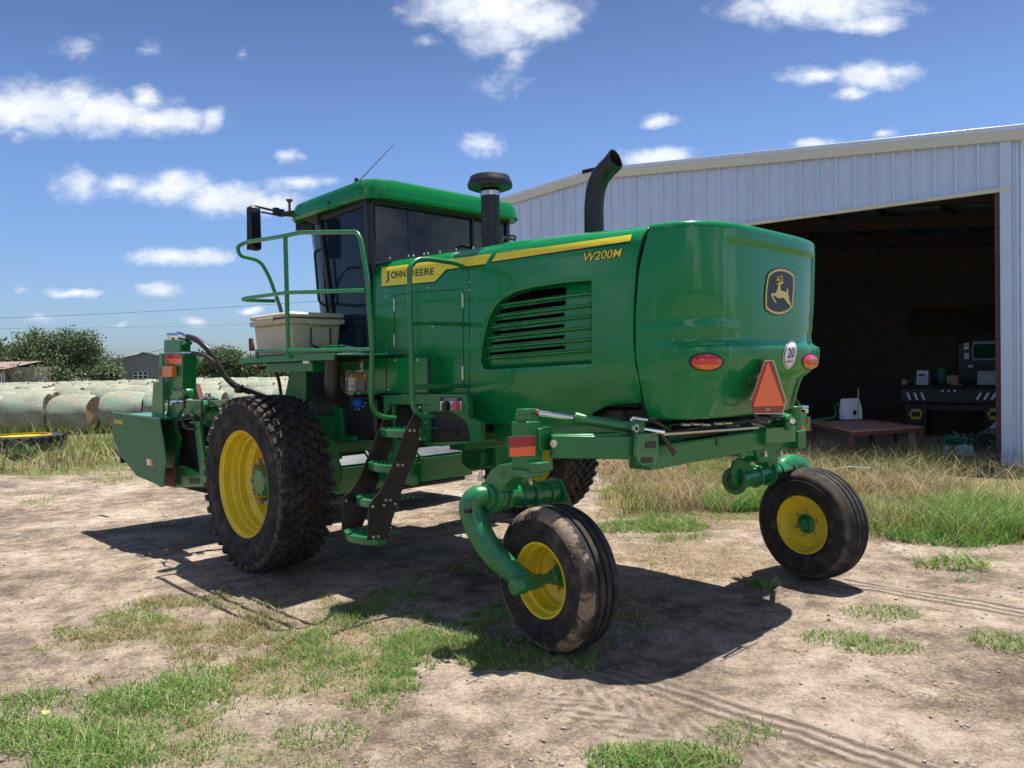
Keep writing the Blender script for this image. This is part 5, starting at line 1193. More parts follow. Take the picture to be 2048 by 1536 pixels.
# ---- cab
def cab():
    V1 = .83; UR = -.66; VR = -.80; UF = .14
    # roof: rounded plan, sides rising, front brow
    R_ = []; hw = .93; n = 26
    def roof_ring(z_off, inset, crown=0):
        out = []; u0, u1 = -.84, .80; v0, v1 = -.93, .95; rc = .24
        pts = []
        for (cx, cy, a0) in ((u0+rc, v1-rc, 90), (u0+rc, v0+rc, 180), (u1-.45, v0+.45, 270), (u1-.45, v1-.45, 0)):
            r_ = rc if cx < 0 else .45
            for k in range(9): a = math.radians(a0+k*90/8); pts.append((cx+(r_-inset*.6)*math.cos(a), cy+(r_-inset*.6)*math.sin(a)))
        cx, cy = (u0+u1)/2, (v0+v1)/2
        for (a, b) in pts:
            q = 1-inset/.93; a2, b2 = cx+(a-cx)*q, cy+(b-cy)*q
            zl = 3.125+.03*smooth01((-.2-a)/.5)+.02*smooth01((a-.1)/.5)
            out.append((a2, b2, zl+z_off*(1-.28*smooth01((a-.05)/.9))+crown))
        return out
    rings = [roof_ring(.0, .06), roof_ring(-.012, .012), roof_ring(.01, 0), roof_ring(.06, .004), roof_ring(.125, .012), roof_ring(.150, .022), roof_ring(.165, .045), roof_ring(.178, .09), roof_ring(.195, .2), roof_ring(.215, .4), roof_ring(.225, .75)]
    mb = MB(); m = len(rings[0]); vs = [p for r in rings for p in r]; mb.add(vs, [(i*m+j, i*m+(j+1) % m, (i+1)*m+(j+1) % m, (i+1)*m+j) for i in range(len(rings)-1) for j in range(m)]+[tuple((len(rings)-1)*m+j for j in range(m)), tuple(range(m))[::-1]], True)
    roof = mb.build('cab_roof', M['paint'], W_, angle=28)
    h = MB(); h.box((-.15, -.0, 3.34), (.8, 1.1, .05), taper=.9); h.build('roof_hatch', M['paint'], roof, .015)
    h = MB(); h.box((-.46, -.5, 3.31), (.5, .55, .10), taper=.8); h.build('roof_vent', M['paint'], roof, .015)
    a = MB(); p0 = P(713, 361, v=.45); a.tube([p0-Vector((0, 0, .03)), P(790, 286, v=-.10)], [.006, .003], 6); a.cyl(p0-Vector((0, 0, .05)), p0+Vector((0, 0, .02)), .02, 10); a.build('antenna', M['black'], W_)
    # frame pillars
    fr = MB(); zt = 3.16
    A_ = P(641, 440, v=V1); B_ = P(674, 692, v=V1); b2 = Vector((UR+.05, V1, 2.2)); 
    fr.bar(A_, B_, .05, .045, (0, 1, 0)); fr.bar((UR+.03, V1, zt), (UR+.04, V1, 1.8), .06, .06, (0, 1, 0)); fr.bar((UR, VR, zt), (UR, VR, 2.4), .05, .05, (1, 0, 0)); fr.bar((UR, V1, zt-.02), (UR, VR, zt-.0), .05, .05); fr.bar((A_.x, V1, A_.z+.01), (UR, V1, zt-.03), .05, .05)
    fr.bar((.75, .55, 3.12), (.45, .5, 1.8), .05, .05, (0, 1, 0)); fr.bar((.75, -.6, 3.12), (.45, -.55, 1.8), .05, .05, (0, 1, 0)); fr.bar((A_.x, -.84, zt), (B_.x, -.84, 1.8), .06, .05, (0, 1, 0)); fr.bar((UR, .43, zt), (UR, .43, 2.5), .018, .02, (1, 0, 0)); fr.bar((UR-.01, -.33, zt), (UR-.01, -.33, 2.5), .03, .03, (1, 0, 0))
    fr.bar((-.7, V1+.005, 3.12), (-.7, V1+.005, 2.5), .02, .02, (1, 0, 0))
    fr.build('cab_frame', M['black'], W_, .006)
    # floor, lower body, dark liner under the roof
    lb = MB(); lb.box2((UR, VR, 1.5), (.5, V1-.03, 1.82)); lb.build('cab_base', M['black'], W_, .02)
    hl = MB(); hl.box2((UR+.04, VR+.04, 3.08), (.7, V1-.05, 3.14)); hl.build('headliner', M['dark'], W_)
    # glass: rear window wraps round the left corner, door glass, windscreen, right side
    g = MB(); g.box2((UR-.004, VR+.03, 2.3), (UR+.004, V1-.045, zt-.03)); g.build('rear_window', M['glass'], W_)
    d = MB(); q = [A_+Vector((-.03, .0, -.02)), P(730, 412, v=V1), Vector((UR+.06, V1, 1.86)), B_+Vector((-.03, 0, .02))]; d.prism(q, (0, -.008, 0)); dr = d.build('cab_door', M['glass'], W_)
    hg = MB(); hg.tube(fillet([P(648, 497, v=.86), P(629, 502, v=.93), P(638, 605, v=.93), P(655, 613, v=.86)], .05), .012, 8); hg.build('door_handle', M['black'], dr)
    w = MB(); vs = []
    for k in range(13):
        a = math.pi/2*(1-k/6); x = .55*math.cos(a)+.1; y = .80*math.sin(a)-.0; vs += [(x*1.25+.1, y, 3.12), (x*.95+.02, y*.98, 1.8)]
    w.add(vs, [(2*i, 2*i+1, 2*i+3, 2*i+2) for i in range(12)], True); w.build('windscreen', M['glass'], W_)
    g = MB(); g.box2((-.6, VR-.005, 1.9), (.2, VR+.003, 3.1)); g.build('side_window', M['glass'], W_)
    # things seen through the glass
    s = MB(); s.box((-.15, .02, 2.25), (.5, .52, .14)); s.box((-.38, .02, 2.62), (.13, .50, .72)); s.box((-.42, .02, 3.02), (.10, .28, .2)); s.build('seat', M['seat'], W_, .05)
    st = MB(); st.tube([(.45, .0, 1.85), (.32, .0, 2.45)], .04, 10); R0 = []
    for k in range(25): a = 2*math.pi*k/24; R0.append(Vector((.3+.08*math.sin(a), .19*math.cos(a), 2.5+.17*math.sin(a))))
    st.tube(R0, .015, 8, caps=False); st.build('steering_wheel', M['seat'], W_)
    mo = MB(); mo.box((.12, -.36, 2.42), (.05, .3, .2)); mo.box((.05, -.4, 2.2), (.4, .18, .12)); mo.tube([(.1, -.36, 2.4), (.02, -.4, 2.1)], .02, 6); mo.build('monitor', M['seat'], W_, .01)
    co = MB(); co.tube([P(667, 660, u=.0), P(690, 655, u=.0)], .03, 10); co.build('floor_lever', M['seat'], W_)
    # mirror with its arm, left; tip of the right one
    ar = MB(); ar.prism([P(638, 450, v=.85), P(640, 430, v=.85), P(600, 420, u=.45), P(565, 424, u=.6), P(563, 432, u=.6), P(600, 436, u=.5)], (0, .02, -.0)); ar.build('mirror_bracket', M['black'], W_, .003)
    K = dict(u=.62); ar = MB(); ar.tube(fillet(T([(563, 424), (535, 418), (505, 411), (496, 420), (496, 500)], **K), .06), .012, 8); ar.tube(T([(563, 432), (522, 424)], **K), .009, 8); ar.box(P(552, 423, **K), (.05, .05, .07)); ar.box(P(563, 426, **K), (.05, .04, .07)); ar.build('mirror_arm', M['black'], W_, .003)
    mi = MB(); c = P(508, 457, **K); a, b = P(497, 457, **K), P(521, 457, **K); w_ = abs(a.y-b.y); hh = abs(P(508, 414, **K).z-P(508, 502, **K).z); mi.box(c, (.09, w_, hh), Matrix.Rotation(.15, 3, 'Z')); mr = mi.build('mirror', M['black'], W_, .03)
    MB().box(c+Vector((-.048, .005, 0)), (.004, w_*.8, hh*.88), Matrix.Rotation(.15, 3, 'Z')).build('mirror_glass', M['glass'], mr)
    hn = MB(); c = P(579, 412, u=.5); hn.lathe([(.035, .06), (.03, .05), (.012, .03), (.012, -.06)], c, (0, 0, 1), 14); hn.build('horn', M['rust'], W_)
    rm = MB(); rm.tube(fillet([P(1003, 470, v=-.95), P(1030, 472, v=-1.2), P(1030, 480, v=-1.3)], .03), .012, 6); rm.build('mirror_arm', M['black'], W_)
    lo = MB(); l = P(656, 405, v=.955); lo.box(l, (.03, .004, .03)); lo.build('roof_badge', M['decal_black'], roof)
cab()

# ---- platform, rails, ladder
def platform():
    V1 = 1.47; zd = 1.815
    d = MB(); d.box2((.50, .84, zd-.012), (-1.10, V1, zd)); d.build('platform_deck', M['frame'], W_, .003)
    e = MB(); e.box2((.52, V1, zd-.045), (-1.08, V1+.012, zd+.008)); e.box2((.52, .84, zd-.05), (.508, V1, zd+.012)); e.box2((-.6, .84, zd-.13), (.20, V1-.08, zd-.05)); dk = e.build('deck_edge', M['frame'], W_, .003)
    MB().prism(T([(606, 722), (618, 722), (618, 727), (606, 727)], v=V1+.014), (0, .002, 0)).build('deck_sticker', M['decal_white'], dk)
    # rails
    K = dict(v=1.5); U = .46; r = .0175
    top = [P(742, 800, **K), P(744, 700, **K), P(735, 560, **K), P(722, 480, **K), P(714, 464, **K), P(600, 465, **K), P(562, 473, **K), P(490, 485, v=1.47), P(474, 494, u=U), P(480, 512, u=U), P(520, 521, u=U), P(538, 552, u=U), P(562, 620, u=U), P(575, 700, u=U)]
    low = [P(742, 800, **K), P(748, 825, v=1.42), P(765, 834, v=1.30), P(790, 836, v=1.15)]
    rl = MB(); rl.tube(fillet(low[::-1]+top[1:], .07, 6), r, 12); rail = rl.build('platform_rail', M['arm'], W_)
    b = MB(); b.tube(fillet([P(731, 581, **K), P(575, 585, **K), P(492, 596, v=1.47), P(484, 599, u=U), P(500, 601, u=U), P(549, 602, u=U)], .05, 6), r*.95, 12); b.build('middle_rail', M['arm'], rail)
    b = MB(); b.tube([P(745, 699, **K), P(514, 702, **K)], r*.85, 12); b.bar(P(514, 700, **K), P(513, 716, **K), .03, .02, (0, 1, 0)); b.build('bottom_rail', M['arm'], rail)
    b = MB(); b.tube([P(570.5, 471, **K), P(577, 716, **K)], r*1.05, 12); b.build('rail_post', M['arm'], rail)
    # second hoop by the ladder
    u = -1.86; h = MB(); Q = lambda x, y: P(x, y, u=u)
    h.tube(fillet([Q(866, 832), Q(845, 834), Q(826, 818), Q(824, 770), Q(819, 560), Q(818, 535), Q(834, 519), Q(858, 518), Q(912, 526), Q(930, 536), Q(937, 560), Q(936, 700), Q(935, 833)], .08, 7), .0185, 12); hp = h.build('ladder_rail', M['arm'], W_)
    for (a, c) in (((821, 645), (937, 649)), ((825, 774), (936, 771))): MB().tube([Q(*a), Q(*c)], .016, 12).build('rail_rung', M['arm'], hp)
    bolts([(935, 802), (935, 829)], lambda x, y: (P(x, y, u=u-.02), Vector((-1, 0, 0))), .010, .01, hp)
    # ladder side plates and treads
    z4 = lambda pts: [(400+x/3.49, 740+y/3.49) for x, y in pts]
    u1, u0 = -1.80, -1.33
    rp = MB(); rp.prism(T(z4([(1478, 335), (1530, 250), (1535, 520), (1495, 640), (1440, 760), (1405, 860), (1385, 930), (1345, 1040), (1310, 1180), (1270, 1183), (1168, 1188), (1178, 1000), (1182, 940), (1215, 895), (1255, 850), (1295, 775), (1345, 660), (1390, 540), (1430, 430)]), u=u1), (.008, 0, 0)); R1 = rp.build('ladder_side', M['blacksteel'], W_, .002)
    bolts(z4([(1463, 425), (1494, 424), (1379, 664), (1411, 664), (1294, 911), (1326, 909), (1281, 945), (1357, 937), (1203, 955), (1208, 1168), (1241, 1164), (1534, 262), (1534, 482)]), pl(u=u1-.004), .011, .008, R1)
    lp = MB(); lp.prism(T(z4([(1330, 250), (1345, 330), (1352, 500), (1300, 640), (1230, 820), (1190, 930), (1160, 1030), (1128, 1110), (990, 1112), (995, 980), (1003, 880), (1050, 845), (1095, 785), (1150, 660), (1235, 455), (1300, 300)]), u=u0), (.008, 0, 0)); L1 = lp.build('ladder_side', M['blacksteel'], W_, .002)
    bolts(z4([(1020, 915)]), pl(u=u0-.006), .011, .008, L1)
    for (xa, xb, yt, yb) in ((1240, 1440, 397, 440), (1155, 1345, 630, 680), (1070, 1222, 868, 922), (985, 1168, 1108, 1186)):
        (ax, at_), (bx, bt) = z4([(xa, yt), (xb, yt)]); pa = P(ax, at_+4, u=-1.36); zt = pa.z; th = .052; D = .10
        vo = pa.y; st = MB(); out = []; n = 10
        for k in range(n+1):
            t = k/n; uu = u0-.02+(u1+.02-(u0-.02))*t; out.append(Vector((uu, vo-.06+.10*math.sin(math.pi*(t*.8+.1)), zt)))
        inner = [Vector((u1+.02, vo-D, zt)), Vector((u0-.02, vo-D, zt))]
        st.prism(out+inner, (0, 0, -th)); s = st.build('ladder_step', M['arm'], W_, .008)
        tr = MB()
        for k in range(5):
            for j in range(7): tr.box((u0-.06-j*.06, vo-.04-k*.05, zt+.004), (.035, .018, .008))
        tr.build('step_tread', M['arm'], s)
    # brace behind the ladder
    br = MB(); br.bar(P(800, 880, u=-1.45), P(770, 1080, u=-1.45) if False else P(748, 1070, u=-1.45), .04, .04, (1, 0, 0)); br.box2((u0-.02, P(780, 945, u=-1.5).y-.04, P(780, 965, u=-1.5).z), (u1+.02, P(780, 945, u=-1.5).y, P(780, 945, u=-1.5).z)); br.build('ladder_brace', M['frame'], W_, .003)
platform()

def side_units():
    z8 = lambda pts: [(680+x/6.982, 700+y/6.982) for x, y in pts]
    F, K = M['frame'], M['black']
    # label panel and storage boxes under the deck
    V = .93
    a = MB(); a.prism(T(z8([(70, 115), (520, 115), (520, 625), (225, 625), (70, 590)]), v=V), (0, -.3, 0)); pa = a.build('label_panel', F, W_, .004)
    b = MB(); b.prism(T(z8([(500, 112), (1248, 104), (1248, 600), (500, 606)]), v=V+.015), (0, -.2, 0)); bx = b.build('storage_box', M['paint'], W_, .006)
    strip_pl = MB(); strip_pl.prism(T(z8([(1215, 108), (1250, 104), (1250, 590), (1215, 590)]), v=V+.018), (0, -.01, 0)); strip_pl.build('box_seal', K, bx)
    sf = MB(); sf.prism(T(z8([(640, 112), (650, 112), (650, 604), (640, 604)]), v=V+.017), (0, -.004, 0)); sf.build('panel_gap', M['decal_black'], bx)
    bolts(z8([(768, 138), (1090, 138), (687, 552)]), pl(v=V+.016), .012, .008, bx); bolts(z8([(163, 360), (347, 352), (92, 410), (268, 605)]), pl(v=V+.001), .010, .006, pa, 'decal_white')
    o = .004
    def sticker(x0, y0, x1, y1, lay, v=V):
        s = MB(); s.prism(T(z8([(x0, y0), (x1, y0), (x1, y1), (x0, y1)]), v=v+.002), (0, .001, 0)); base = s.build('warning_sticker', M[lay[0]], pa)
        for (nm, mt, a0, b0, a1, b1) in lay[1]:
            q = MB(); X = lambda t: x0+(x1-x0)*t; Y = lambda t: y0+(y1-y0)*t; q.prism(T(z8([(X(a0), Y(b0)), (X(a1), Y(b0)), (X(a1), Y(b1)), (X(a0), Y(b1))]), v=v+.004), (0, .001, 0)); q.build(nm, M[mt], base)
        return base
    bars = lambda a0, a1, b0, b1, n: [('text_line', 'grey_text', a0, b0+(b1-b0)*i/n, a1-.08*(i % 3), b0+(b1-b0)*(i+.55)/n) for i in range(n)]
    sticker(80, 138, 186, 340, ('decal_orange', [('text_field', 'decal_black', .08, .32, .94, .96)])); sticker(224, 135, 328, 368, ('decal_orange', [('picture_field', 'decal_white', .08, .16, .94, .70), ('text_field', 'decal_black', .08, .74, .94, .96)]))
    sticker(113, 376, 368, 578, ('decal_orange', [('picture_field', 'decal_white', .02, .04, .38, .97), ('text_field', 'decal_black', .42, .24, .98, .96)])); sticker(58, 590, 188, 742, ('decal_yellow', [('text_field', 'decal_black', .12, .24, .90, .94)]))
    tl = MB()
    for (x0, x1, y0, y1, n) in ((104, 172, 210, 325, 6), (244, 316, 312, 355, 3), (226, 350, 432, 560, 7), (84, 160, 634, 724, 5)):
        for i in range(n):
            ya = y0+(y1-y0)*i/n; tl.prism(T(z8([(x0, ya), (x1-8*(i % 3), ya), (x1-8*(i % 3), ya+(y1-y0)/n*.5), (x0, ya+(y1-y0)/n*.5)]), v=V+.0065), (0, .0006, 0))
    tl.build('sticker_text', M['grey_text'], pa)
    fg = MB()
    for l_ in ([(245, 190), (262, 215), (268, 245), (290, 265), (310, 270)], [(275, 185), (258, 225)], [(150, 500), (185, 490), (196, 515), (180, 545)]): fg.tube([P(*q, v=V+.007) for q in z8(l_)], .0035, 5)
    fg.build('sticker_figure', M['decal_black'], pa)
    wt = MB(); vv = V+.0068
    def lab(txt, x, y, w, h): 
        return (txt, z8([(x, y)])[0], (w/6.982, -.1), (0, -h/6.982), .0)
    lettering('sticker_heading', [lab('WARNING', 92, 182, 84, 26), lab('WARNING', 238, 162, 76, 22), lab('WARNING', 236, 412, 110, 26), lab('CAUTION', 90, 616, 78, 20)], M['decal_black'], pa, lambda x, y: P(x, y, v=vv))
    # fluid tank with blue cap
    t = MB(); q = T(z8([(70, 640), (420, 640), (500, 690), (500, 1262), (60, 1262), (60, 760)]), v=.98); t.prism(q, (0, -.45, 0)); tk = t.build('fluid_tank', K, W_, .03)
    c = P(716, 806, v=1.0); cp = MB(); ax = Vector((-.25, .75, .6)).normalized(); cp.lathe([(.040, -.03), (.043, .0), (.038, .022), (.03, .028), (0, .03)], c, ax, 20); cp.box(c+ax*.034, (.075, .016, .022)); cp.build('tank_cap', M['blue'], tk, .004)
    bolts(z8([(222, 828), (268, 828), (335, 785), (352, 738)]), lambda x, y: (P(x, y, v=.985), Vector((0, 1, 0))), .005, .004, tk, 'decal_white')
    g = MB(); g.prism(T(z8([(62, 1190), (215, 1200), (215, 1262), (60, 1252)]), v=1.0), (0, -.03, 0)); g.prism(T(z8([(-10, 760), (30, 760), (40, 1262), (500, 1262), (500, 1280), (-5, 1280)]), v=.99), (0, -.04, 0)); g.prism(T([(668, 800), (682, 800), (682, 885), (668, 885)], v=1.0), (0, -.05, 0)); g.build('tank_frame', F, W_, .004)
    # ladder mounting frame, battery cover
    g = MB(); v = 1.0; g.prism(T(z8([(605, 632), (1255, 612), (1255, 770), (1140, 765), (760, 765), (680, 750), (640, 905), (605, 900)]), v=v), (0, -.06, 0)); g.prism(T(z8([(725, 765), (752, 765), (760, 1265), (730, 1265)]), v=v-.02), (0, -.03, 0)); g.build('ladder_frame', F, W_, .004)
    ri = MB(); ri.prism(T(z8([(850, 612), (1200, 618), (1245, 630), (1245, 640), (850, 632)]), v=v+.004), (0, -.05, 0)); ri.build('frame_lip', M['paint'], W_, .003)
    bk = MB(); bk.prism(T(z8([(560, 760), (1140, 768), (1130, 1270), (500, 1262)]), v=.86), (0, -.05, 0)); bk.prism(T(z8([(490, 630), (640, 630), (640, 1262), (490, 1262)]), v=.9), (0, -.05, 0)); bk.build('dark_backing', K, W_)
    g = MB(); g.prism(T(z8([(1140, 765), (1245, 770), (1245, 1315), (1180, 1330), (1140, 1270)]), v=v), (0, -.08, 0)); po = g.build('frame_post', F, W_, .004); bolts(z8([(1195, 882), (1197, 1020), (1180, 1235)]), pl(v=v+.002), .010, .007, po)
    g = MB(); out = z8([(1245, 615), (1700, 620), (1750, 625), (1760, 640), (1790, 760), (1790, 930), (1960, 1000), (1960, 1290), (1815, 1290), (1812, 1200), (1790, 1080), (1740, 990), (1660, 920), (1560, 870), (1520, 860), (1245, 866)]); g.prism(T(out, v=v), (0, -.05, 0)); bc = g.build('battery_cover', F, W_, .004)
    g = MB(); g.prism(T(z8([(1245, 866), (1520, 860), (1600, 885), (1680, 935), (1745, 990), (1790, 1080), (1812, 1200), (1815, 1290), (1245, 1312)]), v=v-.03), (0, -.02, 0)); g.build('battery_guard', K, bc)
    g = MB(); g.prism(T(z8([(1570, 1120), (1650, 1110), (1655, 1200), (1580, 1225)]), v=v-.028), (0, .002, 0)); g.build('guard_hole', M['dark'], bc)
    g = MB(); g.prism(T(z8([(1180, 1290), (1815, 1270), (1960, 1260), (1960, 1290), (1400, 1345), (1180, 1330)]), v=v+.01), (0, -.12, 0)); g.build('cover_lip', F, bc, .004)
    s = MB(); s.prism(T(z8([(1400, 662), (1698, 662), (1698, 838), (1400, 838)]), v=v+.003), (0, .001, 0)); sk = s.build('battery_sticker', M['decal_white'], bc)
    s = MB(); s.prism(T(z8([(1400, 662), (1698, 662), (1698, 712), (1400, 714)]), v=v+.005), (0, .001, 0)); s.prism(T(z8([(1418, 748), (1452, 748), (1452, 757), (1418, 757)]), v=v+.005), (0, .001, 0)); s.prism(T(z8([(1570, 742), (1605, 742), (1605, 751), (1570, 751)]), v=v+.005), (0, .001, 0)); s.prism(T(z8([(1583, 728), (1592, 728), (1592, 766), (1583, 766)]), v=v+.005), (0, .001, 0)); s.build('sticker_marks', M['decal_black'], sk)
    s = MB(); s.prism(T(z8([(1455, 674), (1645, 672), (1645, 682), (1455, 684)]), v=v+.0065), (0, .001, 0)); s.prism(T(z8([(1465, 695), (1630, 692), (1630, 702), (1465, 705)]), v=v+.0065), (0, .001, 0)); s.build('sticker_text', M['grey_text'], sk)
    for x, mt in ((1508, 'black'), (1650, 'pinkcap')):
        p = P(*z8([(x, 780)])[0], v=v); s = MB(); s.lathe([(.036, 0), (.036, .02), (.03, .035), (0, .038)], p, (0, 1, 0), 18); s.box(p+Vector((-.012, .04, -.01)), (.05, .03, .035)); s.build('battery_terminal', M[mt], bc, .004)
    # support under the deck front, dark cab-base panel and the drooping black duct
    g = MB(); g.prism(T([(580, 741), (612, 741), (612, 800), (600, 812), (570, 790)], v=1.02), (0, -.06, 0)); sp = g.build('deck_support', F, W_, .004)
    g = MB(); g.box2((.42, .55, 1.05), (-.26, .88, 1.78)); g.build('air_box', K, W_, .03)
    g = MB(); g.tube(fillet([P(667, 697, v=1.32), P(665, 774, v=1.30), P(670, 790, v=1.26), P(687, 802, v=1.16)], .10, 6), .066, 20); dct = g.build('rubber_duct', M['hose'], W_)
    g = MB(); p = P(667, 699, v=1.32); g.lathe([(.082, -.02), (.095, .03), (.03, .035)], p, (0, 0, 1), 24); g.build('duct_clamp', F, dct)
side_units()

# ---- chassis and things under the hood
def chassis():
    F = M['frame']
    MB().box2((-.85, -.78, 1.42), (-3.38, .76, 2.35)).build('hood_dark_box', M['dark'], W_)  # unseen dark box added inside the hood to keep the louvres dark
    MB().box2((.9, .28, 1.11), (-3.40, .46, 1.30)).box2((.9, -.46, 1.11), (-3.40, -.28, 1.30)).box2((.9, -.46, 1.0), (.72, .46, 1.2)).box2((-1.2, -.46, 1.0), (-1.4, .46, 1.2)).build('main_frame', F, W_, .008)
    MB().box2((-.9, -.8, 1.18), (-3.2, .66, 1.42)).build('belly_light_block', M['black'], W_, .03)  # black box added under the engine bay to block light
    MB().box2((-2.05, .60, 1.14), (-3.3, .74, 1.30)).build('lower_side_rail', F, W_, .01)
    for s in (1, -1):
        b = MB(); b.box2((.28, s*.95, .62), (-.28, s*1.18, 1.3)); b.box2((.25, s*.4, .95), (-.25, s*1.18, 1.25)); b.cyl((0, s*.85, .745), (0, s*1.34, .745), .17, 28); b.build('drive_leg', F, W_, .015)
        b = MB(); b.bar((.6, s*.42, .85), (1.7, s*.62, .55), .09, .12); b.tube([(.5, s*.5, 1.1), (1.0, s*.55, .85)], .035, 12); b.build('lift_arm', F, W_, .006)
    # pipes and fittings under the tail
    h = MB(); r = random.Random(3)
    for i in range(7):
        y0 = .7-.2*i; pts = [(-3.2-.06*(i % 3), y0, 1.28), (-3.42, y0-.1, 1.26+.01*i), (-3.5, y0-.35, 1.27), (-3.45, y0-.6, 1.26)]
        h.tube(curve_pts(pts, 4), .014, 8)
    h.build('hydraulic_hoses', M['hose'], W_)
    for (x, y) in ((1372, 849), (1392, 848), (1412, 849), (1437, 847), (1455, 846)): MB().cyl(P(x-7, y, u=-3.62), P(x+7, y, u=-3.62), .010, 10).build('hose_fitting', M['zinc'], W_)
    t = MB(); t.cyl(P(1325, 868, u=-3.58), P(1515, 855, u=-3.58), .013, 12); t.build('tie_rod', M['zinc'], W_)
    bm = MB(); a, b = P(1300, 886, u=-3.52), P(1524, 872, u=-3.52); z0, z1 = 1.05, 1.185
    bm.box2((-3.52, a.y, z0), (-3.36, b.y, z1)); bm.box2((-3.53, a.y, z1), (-3.50, b.y, z1+.012)); be = bm.build('rear_axle', F, W_, .006)
    c = P(1434, 883, u=-3.522); MB().box(c, (.004, .024, .055)).build('axle_slot', M['decal_black'], be)
    c = P(1290, 880, u=-3.53); MB().prism(T([(1275, 868), (1318, 866), (1318, 915), (1312, 930), (1303, 933), (1285, 932), (1276, 922), (1272, 908)], u=-3.56), (.025, 0, 0)).build('tow_bracket', M['arm'], W_, .005)
    MB().prism(T([(1282, 916), (1306, 914), (1306, 923), (1300, 926), (1286, 926)], u=-3.564), (.002, 0, 0)).prism(T([(1292, 883), (1312, 882), (1312, 896), (1292, 897)], u=-3.564), (.002, 0, 0)).build('bracket_hole', M['decal_black'], W_)
    MB().prism(T([(1318, 868), (1325, 866), (1352, 905), (1346, 912)], u=-3.57), (-.006, 0, 0)).build('rubber_strap', M['hose'], W_)
chassis()

M['stud'] = mat('dusty_steel_stud', (.30, .28, .25), .5, .5, var=.15, vscale=15)
# ---- wheels; the axle is local Y, +Y is the outer side
TM = tyre_mat('drive_tire_rubber', .695, .725); TC = tyre_mat('caster_tire_rubber', .40, .42, mud=(.04, .085, .145, .155, .30, .36)); TC2 = tyre_mat('caster_tire_rubber_clean', .40, .42, mud=(-.02, .16, .15, .16, .38, .43))
def tube_ring(n, r, off=0): return [(r*math.cos(2*math.pi*(k+off)/n), r*math.sin(2*math.pi*(k+off)/n)) for k in range(n)]
def drive_wheel_parts():
    R_, w = .748, .23
    ty = MB(); ty.lathe([(.44, .19), (.455, .215), (.50, .235), (.52, .2445), (.524, .249), (.53, .2465), (.56, .250), (.60, .2515), (.604, .256), (.61, .252), (.62, .252), (.66, .243), (.69, .225), (.700, .20), (.704, .10), (.706, 0), (.704, -.10), (.700, -.20), (.69, -.225), (.66, -.243), (.62, -.252), (.56, -.25), (.50, -.235), (.455, -.215), (.44, -.19)], n=96)
    N_ = 40; r = random.Random(5)
    def blk(a, y0, y1, la, lb, skew, r0, r1):
        vs = []
        for rr, s in ((r0, 1.0), (r1, .82)):
            for yy, l in ((y0, la), (y1, lb)):
                ym = (y0+y1)/2+(yy-(y0+y1)/2)*(1 if s == 1 else .88); off = skew*(yy-(y0+y1)/2)
                for e in (-1, 1):
                    t = a+(off+e*l*.5*s)/R_; sag = 0; vs.append((rr*math.cos(t), ym, rr*math.sin(t)))
        ty.add(vs, [(0, 1, 3, 2), (4, 6, 7, 5), (0, 4, 5, 1), (2, 3, 7, 6), (0, 2, 6, 4), (1, 5, 7, 3)])
    for k in range(N_):
        a = 2*math.pi*k/N_; st = 2*math.pi/N_
        for s in (1, -1):
            j = .5 if s < 0 else 0; q = lambda: r.uniform(.90, 1.0)
            blk(a+j*st, s*.008, s*.060, .082*q(), .070*q(), s*.55, .70, R_); blk(a+(j+.42)*st, s*.066, s*.125, .075*q(), .082*q(), s*.7, .70, R_-.001)
            blk(a+(j+.85)*st, s*.131, s*.188, .082*q(), .075*q(), s*.45, .698, R_-.004); blk(a+(j+.3)*st, s*.192, s*.243, .070*q(), .060*q(), s*.2, .68, R_-.014)
    rim = MB(); rim.lathe([(.452, .17), (.466, .200), (.462, .216), (.450, .214), (.442, .195), (.432, .185), (.428, .12), (.418, .105), (.414, .06), (.402, .052), (.398, .00), (.37, -.03), (.355, -.04), (.35, -.10), (.34, -.125), (.12, -.13), (.12, -.16), (.36, -.17), (.44, -.19)], n=80)
    hub = MB(); hub.lathe([(.15, -.13), (.145, -.02), (.135, .02), (.13, .05), (.115, .075), (.06, .08), (0, .08)], n=36)
    hb = MB()
    for x, z in tube_ring(10, .185): hb.tube([(x, -.135, z), (x, -.06, z), (x, -.055, z), (x, .025, z), (x, .045, z)], [.032, .032, .026, .026, .016], 12)
    for x, z in tube_ring(8, .11): hb.tube([(x, .03, z), (x, .088, z)], .011, 8)
    return ty, rim, hub, hb
ty, rim, hub, hb = drive_wheel_parts()
def mount(name, rim, subs, loc, rz, roll=0.0):
    w = rim.build(name, M['yellow'], W_, angle=30) if isinstance(rim, MB) else rim
    w.location = loc; w.rotation_euler = (0, roll, rz)
    for s in subs: s.parent = w
    return w
dw = mount('drive_wheel', rim, [ty.build('tire', TM, None, angle=40), hub.build('hub', M['arm'], None), hb.build('wheel_studs', M['stud'], None)], (.03, 1.50, .742), 0)
def copy_part(o, parent):
    c = o.copy(); C.objects.link(c); c.parent = parent
    for ch in list(o.children): copy_part(ch, c)
    return c
dw2 = copy_part(dw, W_); dw2.location = (-.12, -1.74, .742); dw2.rotation_euler = (0, .4, math.pi)
